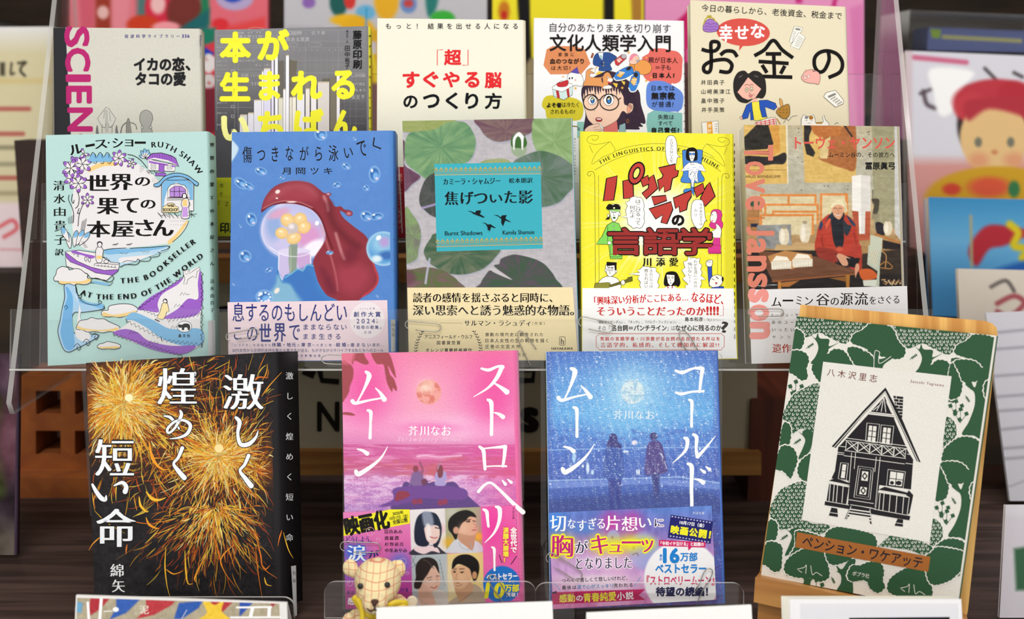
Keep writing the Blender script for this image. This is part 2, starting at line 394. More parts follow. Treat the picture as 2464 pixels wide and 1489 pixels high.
class Canvas:
    """a finely divided printed sheet whose inks are painted with smooth shapes (photo-pixel frame of the surface)"""
    def __init__(s, S, quad, step):
        s.S = S; q = np.array(quad, float); w = np.linalg.norm(q[1] - q[0]); h = np.linalg.norm(q[3] - q[0])
        nx = max(2, int(w / step)); ny = max(2, int(h / step)); u = np.linspace(0, 1, nx)[None, :, None]; v = np.linspace(0, 1, ny)[:, None, None]
        s.G = (q[0] * (1 - u) + q[1] * u) * (1 - v) + (q[3] * (1 - u) + q[2] * u) * v
        s.A = np.zeros((ny, nx, 3)); s.sync()
    def sync(s):
        ox, oy, k = s.S.z; s.X = (s.G[..., 0] - ox) / k; s.Y = (s.G[..., 1] - oy) / k; return s
    def Z(s, *a): s.S.Z(*a); return s.sync()
    def fill(s, c): s.A[:] = hx(c); return s
    def vgrad(s, stops):
        ys = [p[0] for p in stops]; cs = np.array([hx(p[1]) for p in stops])
        for i in range(3): s.A[..., i] = np.interp(s.Y, ys, cs[:, i])
        return s
    def put(s, m, c, al=1.): m = (np.clip(m, 0, 1) * al)[..., None]; s.A = s.A * (1 - m) + (hx(c) if not isinstance(c, np.ndarray) or c.ndim == 1 else c) * m; return s
    def _box(s, x0, y0, x1, y1):
        m = (s.X >= x0) & (s.X <= x1) & (s.Y >= y0) & (s.Y <= y1); r = np.where(m.any(1))[0]; c = np.where(m.any(0))[0]
        return None if not len(r) else (slice(r[0], r[-1] + 1), slice(c[0], c[-1] + 1))
    def ell(s, cx, cy, rx, ry, c, soft=.1, ang=0, al=1.):
        a = math.radians(ang); dx = s.X - cx; dy = s.Y - cy; x = dx * math.cos(a) + dy * math.sin(a); y = -dx * math.sin(a) + dy * math.cos(a)
        d = np.sqrt((x / rx) ** 2 + (y / ry) ** 2); return s.put((1 - d) / soft + .5, c, al)
    def glow(s, cx, cy, r, c, al=1., ry=None):
        d = ((s.X - cx) / r) ** 2 + ((s.Y - cy) / (ry or r)) ** 2; return s.put(np.exp(-d), c, al)
    def poly(s, pts, c, soft=4., al=1., sm=True):
        P = smooth_pts(pts, True, 5) if sm else np.array(pts, float); x0, y0 = P.min(0) - soft * 2; x1, y1 = P.max(0) + soft * 2
        b = s._box(x0, y0, x1, y1)
        if b is None: return s
        X = s.X[b]; Y = s.Y[b]; ins = np.zeros(X.shape, bool); D = np.full(X.shape, 1e9); n = len(P)
        for i in range(n):
            ax, ay = P[i]; bx, by = P[(i + 1) % n]
            cr = ((ay > Y) != (by > Y)); den = by - ay if abs(by - ay) > 1e-9 else 1e-9
            ins ^= cr & (X < (bx - ax) * (Y - ay) / den + ax)
            L = (bx - ax) ** 2 + (by - ay) ** 2 + 1e-9; t = np.clip(((X - ax) * (bx - ax) + (Y - ay) * (by - ay)) / L, 0, 1)
            D = np.minimum(D, (X - ax - t * (bx - ax)) ** 2 + (Y - ay - t * (by - ay)) ** 2)
        D = np.sqrt(D) * np.where(ins, 1, -1); m = np.clip(D / soft + .5, 0, 1)[..., None] * al
        cc = hx(c) if not callable(c) else c(X, Y)
        s.A[b] = s.A[b] * (1 - m) + cc * m; return s
    def line(s, pts, w, c, soft=3., al=1., sm=True):
        P = smooth_pts(pts, False, 5) if sm and len(pts) > 2 else np.array(pts, float); x0, y0 = P.min(0) - soft * 2 - w; x1, y1 = P.max(0) + soft * 2 + w
        b = s._box(x0, y0, x1, y1)
        if b is None: return s
        X = s.X[b]; Y = s.Y[b]; D = np.full(X.shape, 1e9)
        for i in range(len(P) - 1):
            ax, ay = P[i]; bx, by = P[i + 1]; L = (bx - ax) ** 2 + (by - ay) ** 2 + 1e-9
            t = np.clip(((X - ax) * (bx - ax) + (Y - ay) * (by - ay)) / L, 0, 1); D = np.minimum(D, (X - ax - t * (bx - ax)) ** 2 + (Y - ay - t * (by - ay)) ** 2)
        m = np.clip((w / 2 - np.sqrt(D)) / soft + .5, 0, 1)[..., None] * al; s.A[b] = s.A[b] * (1 - m) + hx(c) * m; return s
    def noise(s, sc_, amp, seed=1, sy=None):
        n = fbm(s.X / sc_, s.Y / (sy or sc_), seed) - .5; s.A = np.clip(s.A + n[..., None] * amp, 0, 1); return s
    def done(s):
        ny, nx = s.A.shape[:2]; s.S.up(); z = s.S.z; s.S.z = (0, 0, 1.)
        V = s.S.P(s.G[..., 0], s.G[..., 1]).reshape(-1, 3); s.S.z = z
        i = np.arange(ny * nx).reshape(ny, nx); F = np.stack([i[:-1, :-1], i[1:, :-1], i[1:, 1:], i[:-1, 1:]], -1).reshape(-1, 4)
        s.S.mb.add(V, F, np.clip(s.A, 0, 1).reshape(-1, 3), s.S.mi); return s.S
# ---------------------------------------------------------------- a book
class Book:
    def __init__(s, name, label, quad, d, col, spine=None, back=None, T=.02, r=.002, tilt=12., yaw=0., ang=0., mt='matte', hard=False, group=None, cat='book'):
        q = np.array(quad, float); s.q = q; bx = (q[2] + q[3]) / 2
        s.pl = tilted(bx[0], bx[1], d, tilt, yaw); n = s.pl.n
        TL, TR, BR, BL = [s.pl.hit(*p) for p in q]; s.c4 = (TL, TR, BR, BL)
        xd = (TR - TL) + (BR - BL); xd /= np.linalg.norm(xd); yd = np.cross(n, xd); yd /= np.linalg.norm(yd); s.xd = xd; s.yd = yd; s.n = n
        s.root = empty(name, tuple((BL + BR) / 2 - n * T / 2), label, cat, group)
        s.mb = MB(); s.mt = mt; s.T = T
        a = math.radians(ang); sd = -n * math.cos(a) + xd * math.sin(a)
        # profile: (offset from the right edge along x, depth) ; front left is drawn from the quad
        prof = [np.zeros(3)]
        for i in range(1, 7):
            t = (math.pi / 2 - a) * i / 6; prof.append(xd * r * math.sin(t) - n * r * (1 - math.cos(t)))
        e = prof[-1]; L = max(.001, T - r)
        prof.append(e + sd * L * .95); prof.append(e + sd * L - xd * .0008)
        s.spl = Plane(TR + e, -np.cross(sd, yd) if np.cross(sd, yd) @ xd < 0 else np.cross(sd, yd))
        sp = hx(spine if spine is not None else col); fc = hx(col); bk = hx(back if back is not None else (spine or col))
        th = .0022 if hard else .0006
        # front board
        def rows(p, q_): return np.array([p + o for o in prof]), np.array([q_ + o for o in prof])
        up_, dn = rows(TR, BR)
        s.mb.slab([BL, BR, TR, TL], -n * th, fc)
        k = len(prof); v = np.vstack([up_, dn]); 
        cols = np.array([fc if i < 3 else sp for i in range(k)] * 2)
        s.mb.add(v, [(i, k + i, k + i + 1, i + 1) for i in range(k - 1)], cols)
        inn = -xd * .0006
        s.mb.add(np.vstack([up_ + inn, dn + inn]), [(i + 1, k + i + 1, k + i, i) for i in range(k - 1)], hx('e8e2d4'))
        s.mb.add(np.vstack([up_, up_ + inn]), [(i, i + 1, k + i + 1, k + i) for i in range(k - 1)], cols * .97)
        s.mb.add(np.vstack([dn, dn + inn]), [(i + 1, i, k + i, k + i + 1) for i in range(k - 1)], cols * .97)
        bo = -n * ((prof[-1] @ -n) - th)
        sh = sd * 0 + xd * (prof[-1] @ xd)
        s.mb.slab([BL + bo, BR + bo + sh, TR + bo + sh, TL + bo], -n * th, bk)
        pg = MB(); i1 = .003 if hard else .0004; i2 = .003 if hard else .0006
        Th = (prof[-1] @ -n)
        A = [BL + xd * i2 + yd * i1, BR - xd * .0004 + yd * i1, TR - xd * .0004 - yd * i1, TL + xd * i2 - yd * i1]
        pg.slab([p - n * th * 1.02 for p in A], -n * (Th - th * 2.04)); pg.build('page_block', M['pages'], s.root)
        s.S = Surf(s.pl, s.mb)
        q_ = q; s.S.clip = None
        s.SS = Surf(s.spl, s.mb, .00012)
    def base(s, step=2.0, quad=None): return s.S.canvas(quad if quad is not None else s.q, step)
    def band(s, quad, col, off=.0006, lift=.00035, mt=None, name='paper_band'):
        mb = MB(); c = [s.pl.hit(*p, off=off) for p in quad]
        mb.slab([c[3] , c[2], c[1], c[0]], -s.n * lift, hx(col))
        S = Surf(s.pl, mb, off + .00003); S.band = (name, mt or s.mt); s._b = (mb, S); return S
    def endband(s, S): 
        return S.mb.build(S.band[0], M[S.band[1]], s.root)
    def done(s): 
        o = s.mb.build('cover', M[s.mt], s.root); return o
D_TOP, D_MID, D_FRONT = 1.02, .955, .90
# ================================================================ ROOM
def struct(name, mb, m, bevel=0):
    o = mb.build(name, m, bevel=bevel); o['kind'] = 'structure'; return o
ZT = -0.385
def room():
    m = MB(); m.box((-2.4, -1.2, -1.12), (2.4, 3.3, -1.10)); struct('floor', m, M['floor'])
    m = MB(); m.box((-2.4, 3.2, -1.10), (2.4, 3.3, 1.6)); struct('wall_back', m, M['wall'])
    m = MB(); m.box((-2.5, -1.2, -1.10), (-2.4, 3.3, 1.6)); struct('wall_left', m, M['wall'])
    m = MB(); m.box((2.4, -1.2, -1.10), (2.5, 3.3, 1.6)); struct('wall_right', m, M['wall'])
    m = MB(); m.box((-2.5, -1.2, 1.6), (2.5, 3.3, 1.65)); struct('ceiling', m, M['ceil'])
room()
def table():
    t = empty('display_table', (0, 1.1, -1.10), 'dark woodgrain shop display table carrying the whole book display', 'table')
    m = MB(); m.box((-1.5, .60, ZT - .03), (1.5, 2.3, ZT)); m.build('table_top', M['table'], t, bevel=.003)
    for x in (-1.4, 1.34):
        for y in (.66, 2.18): m = MB(); m.box((x, y, -1.10), (x + .06, y + .06, ZT - .03)); m.build('leg', M['darkwood'], t)
table()
# ---------------------------------------------------------------- clear tiered rack
def trayset(root, py, d, lip_top, x0, x1, lipoff, names):
    pl = tilted(1232, py, d); n = pl.n; u = np.array([0, math.sin(math.radians(12)), math.cos(math.radians(12))]); B = pl.hit(1232, py)
    def pt(x, a, b_): return np.array([x, 0, 0]) + (B - [B[0], 0, 0]) + n * a + u * b_
    hgt = (pl.hit(1232, lip_top, off=0) + 0 - B) @ u
    m = MB(); m.slab([pt(x0, lipoff, 0), pt(x1, lipoff, 0), pt(x1, lipoff, hgt), pt(x0, lipoff, hgt)], -n * .003, mi=0, emi=1)
    m.build(names[0], [M['clear'], M['soft_edge']], root)
    m = MB(); m.slab([pt(x0, lipoff, -.0025), pt(x1, lipoff, -.0025), pt(x1, lipoff, -.0005), pt(x0, lipoff, -.0005)], -n * (lipoff + .05), mi=0); 
    m.slab([pt(x0, lipoff + .0003, -.0020), pt(x1, lipoff + .0003, -.0020), pt(x1, lipoff + .0003, -.0005), pt(x0, lipoff + .0003, -.0005)], -n * .0002, mi=1)
    m.build(names[1], [M['clear'], M['soft_edge']], root)
    m = MB(); m.slab([pt(x0, -.047, 0), pt(x1, -.047, 0), pt(x1, -.047, .15), pt(x0, -.047, .15)], -n * .003, emi=1); m.build(names[2], [M['clear'], M['soft_edge']], root)
def rack():
    t = empty('acrylic_display_rack', (0, 1.05, ZT), 'large clear acrylic tiered rack holding the middle and top book rows', 'rack')
    trayset(t, 885, .955, 745, -.384, .322, .012, ('front_lip', 'tray', 'back_panel'))
    trayset(t, 580, 1.02, 486, -.384, .322, .010, ('front_lip', 'tray', 'back_panel'))
    for x in (-.388, .322):
        pts = [(x, 1.085, ZT + .0004), (x, 1.085, -.245), (x, .925, -.245), (x, .920, -.235), (x, .957, -.16), (x, 1.075, .085), (x, 1.12, .085), (x, 1.12, ZT + .0004)]
        m = MB(); m.slab(pts, (.004, 0, 0), emi=1); m.build('side_panel', [M['clear'], M['soft_edge']], t)
rack()
def rr(pl, x0, y0, x1, y1, r, off, bl=True):
    """rounded-top rectangle on a plane from photo pixels"""
    P = []
    for cx, cy, a0 in ((x1 - r, y0 + r, -90), (x0 + r, y0 + r, -180)):
        seg = [(cx + r * math.cos(math.radians(a0 + i * 15)), cy + r * math.sin(math.radians(a0 + i * 15))) for i in range(7)]
        P += seg[::-1] if a0 == -90 else seg[::-1]
    P = [(x1, y1)] + P + [(x0, y1)]
    return [pl.hit(x, y, off=off) for x, y in P]
def easel(px0, px1, ptop, pbot, lx0, lx1, ltop, lbot, label):
    pl = tilted((px0 + px1) / 2, pbot, D_FRONT); n = pl.n; u = np.array([0, math.sin(math.radians(12)), math.cos(math.radians(12))])
    bl, br = pl.hit(px0, pbot), pl.hit(px1, pbot)
    t = empty('acrylic_book_stand', tuple((bl + br) / 2 * [1, 1, 0] + [0, 0, ZT]), label, 'book stand', None)
    back = -.026
    m = MB(); m.slab(rr(pl, px0, ptop, px1, pbot + 6, 14, back), -n * .0025, emi=1); m.build('back_panel', [M['clear'], M['edge']], t)
    a = pl.hit(lx0 + 6, lbot); b_ = pl.hit(lx1 - 6, lbot); lo = -u * .0005
    m = MB(); m.slab([a + n * .014 + lo, b_ + n * .014 + lo, b_ + n * .014 + lo - u * .0025, a + n * .014 + lo - u * .0025], -n * .042, mi=0); m.build('ledge', [M['clear'], M['edge']], t)
    m = MB(); m.slab(rr(pl, lx0, ltop, lx1, lbot, 26, .014), -n * .0042, emi=1)
    m.build('front_lip', [M['clear'], M['edge']], t)
    # bent prop foot behind
    c = (a + b_) / 2; w = np.array([.022, 0, 0]); p1 = c - n * .028 + u * .10; p2 = np.array([c[0], p1[1] + .05, ZT + .0003]); p0 = c - n * .027 - u * .003
    m = MB(); m.slab([p1 - w, p1 + w, p2 + w, p2 - w], (0, .0025, 0), emi=1); m.slab([np.array([c[0], p0[1], ZT + .0003]) - w, np.array([c[0], p0[1], ZT + .0003]) + w, p0 + w, p0 - w], (0, .0025, 0), emi=1); m.build('prop_foot', [M['clear'], M['edge']], t)
easel(813, 1262, 848, 1476, 787, 1288, 1391, 1478, 'clear acrylic easel with rounded lip holding the pink novel')
easel(1303, 1752, 848, 1476, 1287, 1782, 1394, 1484, 'clear acrylic easel with rounded lip holding the blue moon novel')
easel(214, 700, 880, 1486, 196, 716, 1428, 1492, 'clear acrylic easel mostly hidden behind the black sparkler book')
# ---------------------------------------------------------------- sign board behind the rack
def signboard():
    y = 1.135; P = Plane((0, y, 0), (0, -1, 0))
    t = empty('sign_board', (-.02, y, ZT), 'beige ochre-framed sign board with large dark letters behind the acrylic rack', 'sign')
    def pq(x0, y0, x1, y1): return [P.hit(x0, y1), P.hit(x1, y1), P.hit(x1, y0), P.hit(x0, y0)]
    X0, X1 = 470, 1822
    m = MB(); m.slab(pq(X0, 676, X1, 1080), (0, .01, 0), hx('a59c84'))
    S = Surf(P, m, .0003)
    k = '1a1512'
    S.t('こんげつの本', 500, 740, 1300, 905, k, b=.03, asp=1.25) if False else None
    for pts, w in (([(520, 745), (545, 742), (565, 752)], 14), ([(735, 893), (752, 900)], 20), ([(770, 893), (775, 915), (812, 918)], 14), ([(1248, 890), (1285, 890), (1282, 915), (1250, 915)], 14)): S.line(pts, w, k, sm=False)
    S.t('N', 765, 968, 815, 1036, k, b=.03); S.t('ews', 1150, 982, 1292, 1036, k, b=.03) if False else S.t('s', 1256, 984, 1292, 1036, k, b=.05)
    m.build('panel', M['matte'], t)
    for i, (a, c) in enumerate(((616, 676), (1078, 1134))): m = MB(); m.slab([p - np.array([0, .012, 0]) for p in pq(X0 - 4, a, X1 + 4, c)], (0, .03, 0)); m.build('frame_rail', M['ochre'], t, bevel=.002)
    for x in (600, 1700): m = MB(); m.slab([p for p in pq(x, 1134, x + 40, 1185)], (0, .02, 0)); m.build('foot', M['darkwood'], t)
signboard()
def backbox():
    m = MB(); m.box((-.52, 1.30, ZT), (.40, 1.34, -.05)); struct('trim_1', m, M['darkwood'])
    m = MB(); m.box((.225, 1.13, ZT), (.40, 1.29, -.285)); o = m.build('wooden_crate', M['redwood'], origin=(.31, 1.21, ZT), bevel=.003); tag(o, 'reddish brown wooden box in the shade beside the sign board', 'box')
backbox()
# ================================================================ TOP ROW BOOKS
rnd = random.Random(7)
def book_science():
    b = Book('paperback_book', 'grey-white squid and octopus science paperback with magenta SCIEN lettering, top row far left', [(128, 66), (474, 69), (483, 572), (131, 572)], D_TOP, 'd3d1c6', spine='cfccc0', T=.013, r=.003, mt='rough')
    S = b.S; S.Z(100, 40, .2015)
    S.poly([(140, 131), (285, 131), (350, 1400), (420, 2640), (160, 2640), (150, 1400)], '26262a')
    S.line([(285, 131), (345, 1400)], 5, '2a2a6a')
    for ch, y0, y1, x0, x1 in (('S', 128, 355, 285, 560), ('C', 385, 645, 295, 572), ('I', 703, 768, 303, 575), ('E', 838, 1030, 308, 588), ('N', 1098, 1360, 322, 600), ('C', 1410, 1640, 335, 610), ('E', 1700, 1900, 350, 620)):
        S.t(ch, (x0 + x1) / 2 - (y1 - y0) / 2, (y0 + y1) / 2 - (x1 - x0) / 2, (x0 + x1) / 2 + (y1 - y0) / 2, (y0 + y1) / 2 + (x1 - x0) / 2, 'b8206e', b=.035, ang=90)
    S.t('岩波科学ライブラリー', 993, 212, 1648, 256, '3a2f86', b=.02)
    S.t('336', 1678, 214, 1765, 252, '3a2f86', b=.04)
    S.t('イカの恋', 1108, 490, 1702, 645, '16161a', b=.055); S.t('、', 1725, 590, 1772, 640, '16161a', b=.05)
    S.t('タコの愛', 1125, 665, 1718, 822, '16161a', b=.055)
    k = '2a2a2a'
    S.poly([(727, 1340), (845, 1340), (845, 1700), (727, 1700)], 'cfcdc4')
    S.poly([(772, 1080), (668, 1215), (725, 1320), (745, 1325), (800, 1325), (840, 1320), (888, 1220), (800, 1095)], 'd2d0c8', out=k, ow=5)
    S.poly([(760, 1110), (790, 1110), (800, 1380), (760, 1380)], 'b9b8b2')
    S.line([(752, 1120), (742, 1220)], 4, k); S.line([(812, 1140), (822, 1250)], 4, k)
    S.line([(722, 1320), (722, 1390)], 5, k); S.line([(842, 1320), (842, 1390)], 5, k)
    S.line([(725, 1290), (740, 1325), (762, 1315), (766, 1275)], 4, k); S.line([(800, 1275), (806, 1310), (830, 1322), (842, 1290)], 4, k)
    for x in (665, 897): S.poly([(x, 1295), (x - 14, 1360), (x - 6, 1420), (x + 20, 1420), (x + 10, 1350)], '77767a', sm=True, out=k, ow=3)
    S.line([(945, 1390), (965, 1310), (1010, 1265)], 16, '8c8b88'); S.line([(945, 1390), (965, 1310), (1010, 1265)], 4, k)
    S.line([(1060, 1262), (1120, 1290), (1138, 1345)], 10, '8c8b88'); S.line([(1060, 1262), (1120, 1285), (1140, 1350)], 4, k)
    S.poly([(1030, 1220), (1012, 1300), (1018, 1420), (1072, 1420), (1060, 1300), (1045, 1225)], '96958f', sm=True, out=k, ow=5); S.line([(1032, 1250), (1036, 1400)], 3, k)
    S.poly([(1245, 1115), (1185, 1150), (1172, 1230), (1195, 1300), (1205, 1400), (1320, 1400), (1305, 1300), (1328, 1220), (1310, 1150)], 'a9a8a3', sm=True, out=k, ow=5)
    for x in (1202, 1304): S.ell(x, 1322, 14, 18, 'c4c3bd', out=k, ow=4)
    Q = b.SS; Q.Z(100, 40, .2015)
    Q.t('岩波科学ライブラリー 336', 1886, 220, 1915, 655, '3a2f86', v=True, b=.02)
    Q.t('イカの恋タコの愛', 1898, 735, 1932, 1370, '16161a', v=True, b=.05)
    b.done()
def book_born():
    b = Book('paperback_book', 'grey book cover with yellow Japanese title over a cityscape of upright white books, top row', [(516, 72), (881, 63), (884, 568), (518, 570)], D_TOP, '7f7e80', spine='f4ee3c', T=.017, r=.003)
    S = b.S
    C = b.base(2.5); C.Z(500, 50, .188); C.vgrad([(80, '85858a'), (700, '7b7a7c'), (1200, '58575a'), (1400, '4c4b50'), (2800, '58575a')]); C.noise(200, .05, 3); C.done()
    S.Z(500, 50, .188); g = 'a8a7aa'
    for x in (115, 345, 388, 885, 935, 1010, 1250, 1670): S.line([(x, 120), (x, 1400)], 2.5, g)
    for i, y in enumerate((120, 190, 262, 318, 345, 480, 505, 625, 670, 790, 1010, 1110)): S.line([(115, y), (900 if i % 2 else 2010, y)], 2.5, g)
    for i in range(14): S.line([(935 + i * 74, 350), (935 + i * 74, 1400)], 2, '98979a')
    for j in range(12): S.line([(935, 385 + j * 93), (2015, 385 + j * 93)], 2, '98979a')
    for i in range(13): S.t('%d' % i, 950 + i * 75, 362, 966 + i * 75, 382, 'b4b3b5')
    for t, x0, y0, x1, y1 in (('台割表', 360, 140, 460, 172), ('初校　判型', 510, 140, 680, 164), ('年6月11日', 400, 182, 690, 232), ('530099', 1030, 132, 1200, 184), ('日下様', 1335, 132, 1500, 178), ('隙ある風景', 1005, 210, 1300, 262), ('スノーボード', 400, 495, 605, 530), ('なし (白)', 610, 550, 800, 585), ('230', 560, 790, 655, 824), ('用紙断裁', 160, 222, 300, 255), ('版型', 160, 265, 260, 300), ('印刷 11/15', 430, 680, 680, 718), ('しの印刷', 1840, 680, 2015, 725), ('つて修正', 1860, 790, 2015, 830), ('もあり', 1890, 870, 2015, 905), ('設定不', 1840, 950, 2010, 1000)):
        S.t(t, x0, y0, x1, y1, 'c0bfc2')
    for y in (330, 370, 430, 515, 560, 700, 750, 1040, 1170, 1320): S.t('断裁サイズ', 120, y, 245, y + 22, 'b4b3b6')
    for x0, y0 in ((305, 630), (302, 1082), (302, 1208), (302, 1390), (305, 450), (302, 955)): S.line([(x0, y0), (x0 + 32, y0), (x0 + 32, y0 + 32), (x0, y0 + 32)], 4, 'd8d7da', closed=True, sm=False)
    for cx, cy, rx in ((620, 110, 100), (1095, 306, 55), (1370, 306, 85)): S.ell(cx, cy, rx, 26, None, out='b8b7ba', ow=3)
    # upright books
    S.poly([(905, 510), (975, 505), (975, 990), (905, 990)], '6a665f'); S.poly([(1045, 500), (1145, 515), (1100, 990), (1045, 990)], '6e685c')
    S.poly([(1565, 740), (1640, 700), (1650, 1400), (1565, 1400)], '7c7566'); S.poly([(1460, 745), (1565, 735), (1565, 800), (1460, 800)], '6a655a'); S.poly([(1245, 800), (1310, 730), (1310, 880), (1245, 880)], '8a8274')
    for x0, x1, y, c in ((410, 505, 1215, 'd8d5da'), (515, 590, 1190, 'e2e0ea'), (592, 690, 1025, 'e4e3ec'), (692, 715, 655, 'efedf4'), (718, 805, 622, 'dcd9ee'), (815, 845, 505, 'e4def2'), (860, 897, 455, 'f2f0f8'), (905, 962, 1000, 'dedac8'), (966, 996, 885, 'f0edf0'), (1000, 1040, 452, 'f3f1f7'), (1047, 1080, 990, 'e6dfd0'), (1084, 1130, 985, 'efe9da'), (1140, 1238, 950, 'e9e7ef'), (1252, 1305, 880, 'e8e2dc'), (1322, 1390, 730, 'ece9ea'), (1408, 1555, 795, 'd9d2cd'), (1650, 1690, 700, 'ece8ea')):
        S.rect(x0 - 4, y + 5, x1 + 5, 1900, '2c2824'); S.rect(x0, y, x1, 1900, c); S.poly([(x0, y), (x0 + 8, y - 16), (x1, y - 16), (x1, y)], 'c9bca2')
    Y = 'f6f03a'
    S.t('本', 170, 158, 538, 522, Y, b=.05); S.t('が', 648, 125, 1028, 488, Y, b=.05)
    S.t('生', 170, 668, 528, 1014, Y, b=.05); S.t('ま', 668, 660, 912, 1006, Y, b=.05); S.t('れ', 1082, 658, 1448, 998, Y, b=.05); S.t('る', 1598, 650, 1868, 990, Y, b=.05)
    S.t('い', 190, 1235, 515, 1520, 'fbf9a0', b=.05); S.t('ち', 658, 1175, 952, 1530, Y, b=.05); S.t('ば', 1120, 1140, 1468, 1520, Y, b=.05); S.t('ん', 1598, 1155, 1895, 1500, Y, b=.05)
    for i, ch in enumerate('藤原印刷'): S.t(ch, 1860, 125 + i * 126, 1968, 235 + i * 126, '141416', b=.03)
    for i, ch in enumerate('田中裕子'): S.t(ch, 1755, 322 + i * 75, 1818, 388 + i * 75, '1a1a1c', b=.01)
    S.t('聞き手・文', 1770, 122, 1800, 285, '1a1a1c', v=True)
    Q = b.SS; Q.Z(500, 50, .188); Q.t('本が生まれるいちばん', 2060, 180, 2090, 1390, '1a1a10', v=True, b=.03)
    o = b.band([(515.5, 428), (886, 424), (888, 567), (517.5, 569)], 'b9bc22')
    o.t('本をつくる人が', 528, 441, 700, 452, '22220a'); o.t('そう信じて', 528, 462, 660, 473, '22220a'); o.t('「ZINE」', 526, 484, 620, 497, '22220a'); o.t('印刷', 530, 536, 575, 560, '22220a', b=.04)
    b.endband(o); b.done()
def book_super():
    b = Book('paperback_book', 'plain cream book with red and black Japanese title, top row between grey and comic covers', [(908, 44), (1252, 48), (1257, 575), (906, 575)], D_TOP, 'f0ecdb', spine='e8e2c8', T=.018, r=.0045)
    S = b.S; S.Z(880, 30, .188)
    S.t('もっと！', 258, 142, 665, 210, '14161c', b=.02); S.t('結果を出せる人になる', 795, 138, 1945, 214, '14161c', b=.02)
    R = 'e02a30'
    S.line([(985, 478), (916, 478), (916, 675)], 10, R, sm=False); S.line([(1310, 478), (1310, 675), (1240, 675)], 10, R, sm=False)
    S.t('超', 1008, 478, 1218, 670, R, b=.035)
    for ch, x0, y0, x1, y1 in (('す', 480, 765, 682, 960), ('ぐ', 742, 762, 925, 955), ('や', 995, 765, 1195, 952), ('る', 1275, 768, 1448, 955), ('脳', 1530, 770, 1732, 962)): S.t(ch, x0, y0, x1, y1, R, b=.04)
    for ch, x0, y0, x1, y1 in (('の', 488, 1068, 658, 1220), ('つ', 740, 1052, 938, 1218), ('く', 1030, 1030, 1175, 1230), ('り', 1280, 1035, 1435, 1228), ('方', 1530, 1035, 1735, 1230)): S.t(ch, x0, y0, x1, y1, '0c0e14', b=.035)
    o = b.band([(904.5, 402), (1259, 400), (1260, 572), (903, 573)], 'a8202a')
    o.t('努力するのに', 953, 418, 968, 480, 'd8a8a0', v=True); o.t('つい先のばし？', 953, 486, 968, 558, 'd8a8a0', v=True); o.line([(960, 402), (968, 560)], 2.5, 'c8c0b8', sm=False)
    b.endband(o); b.done()
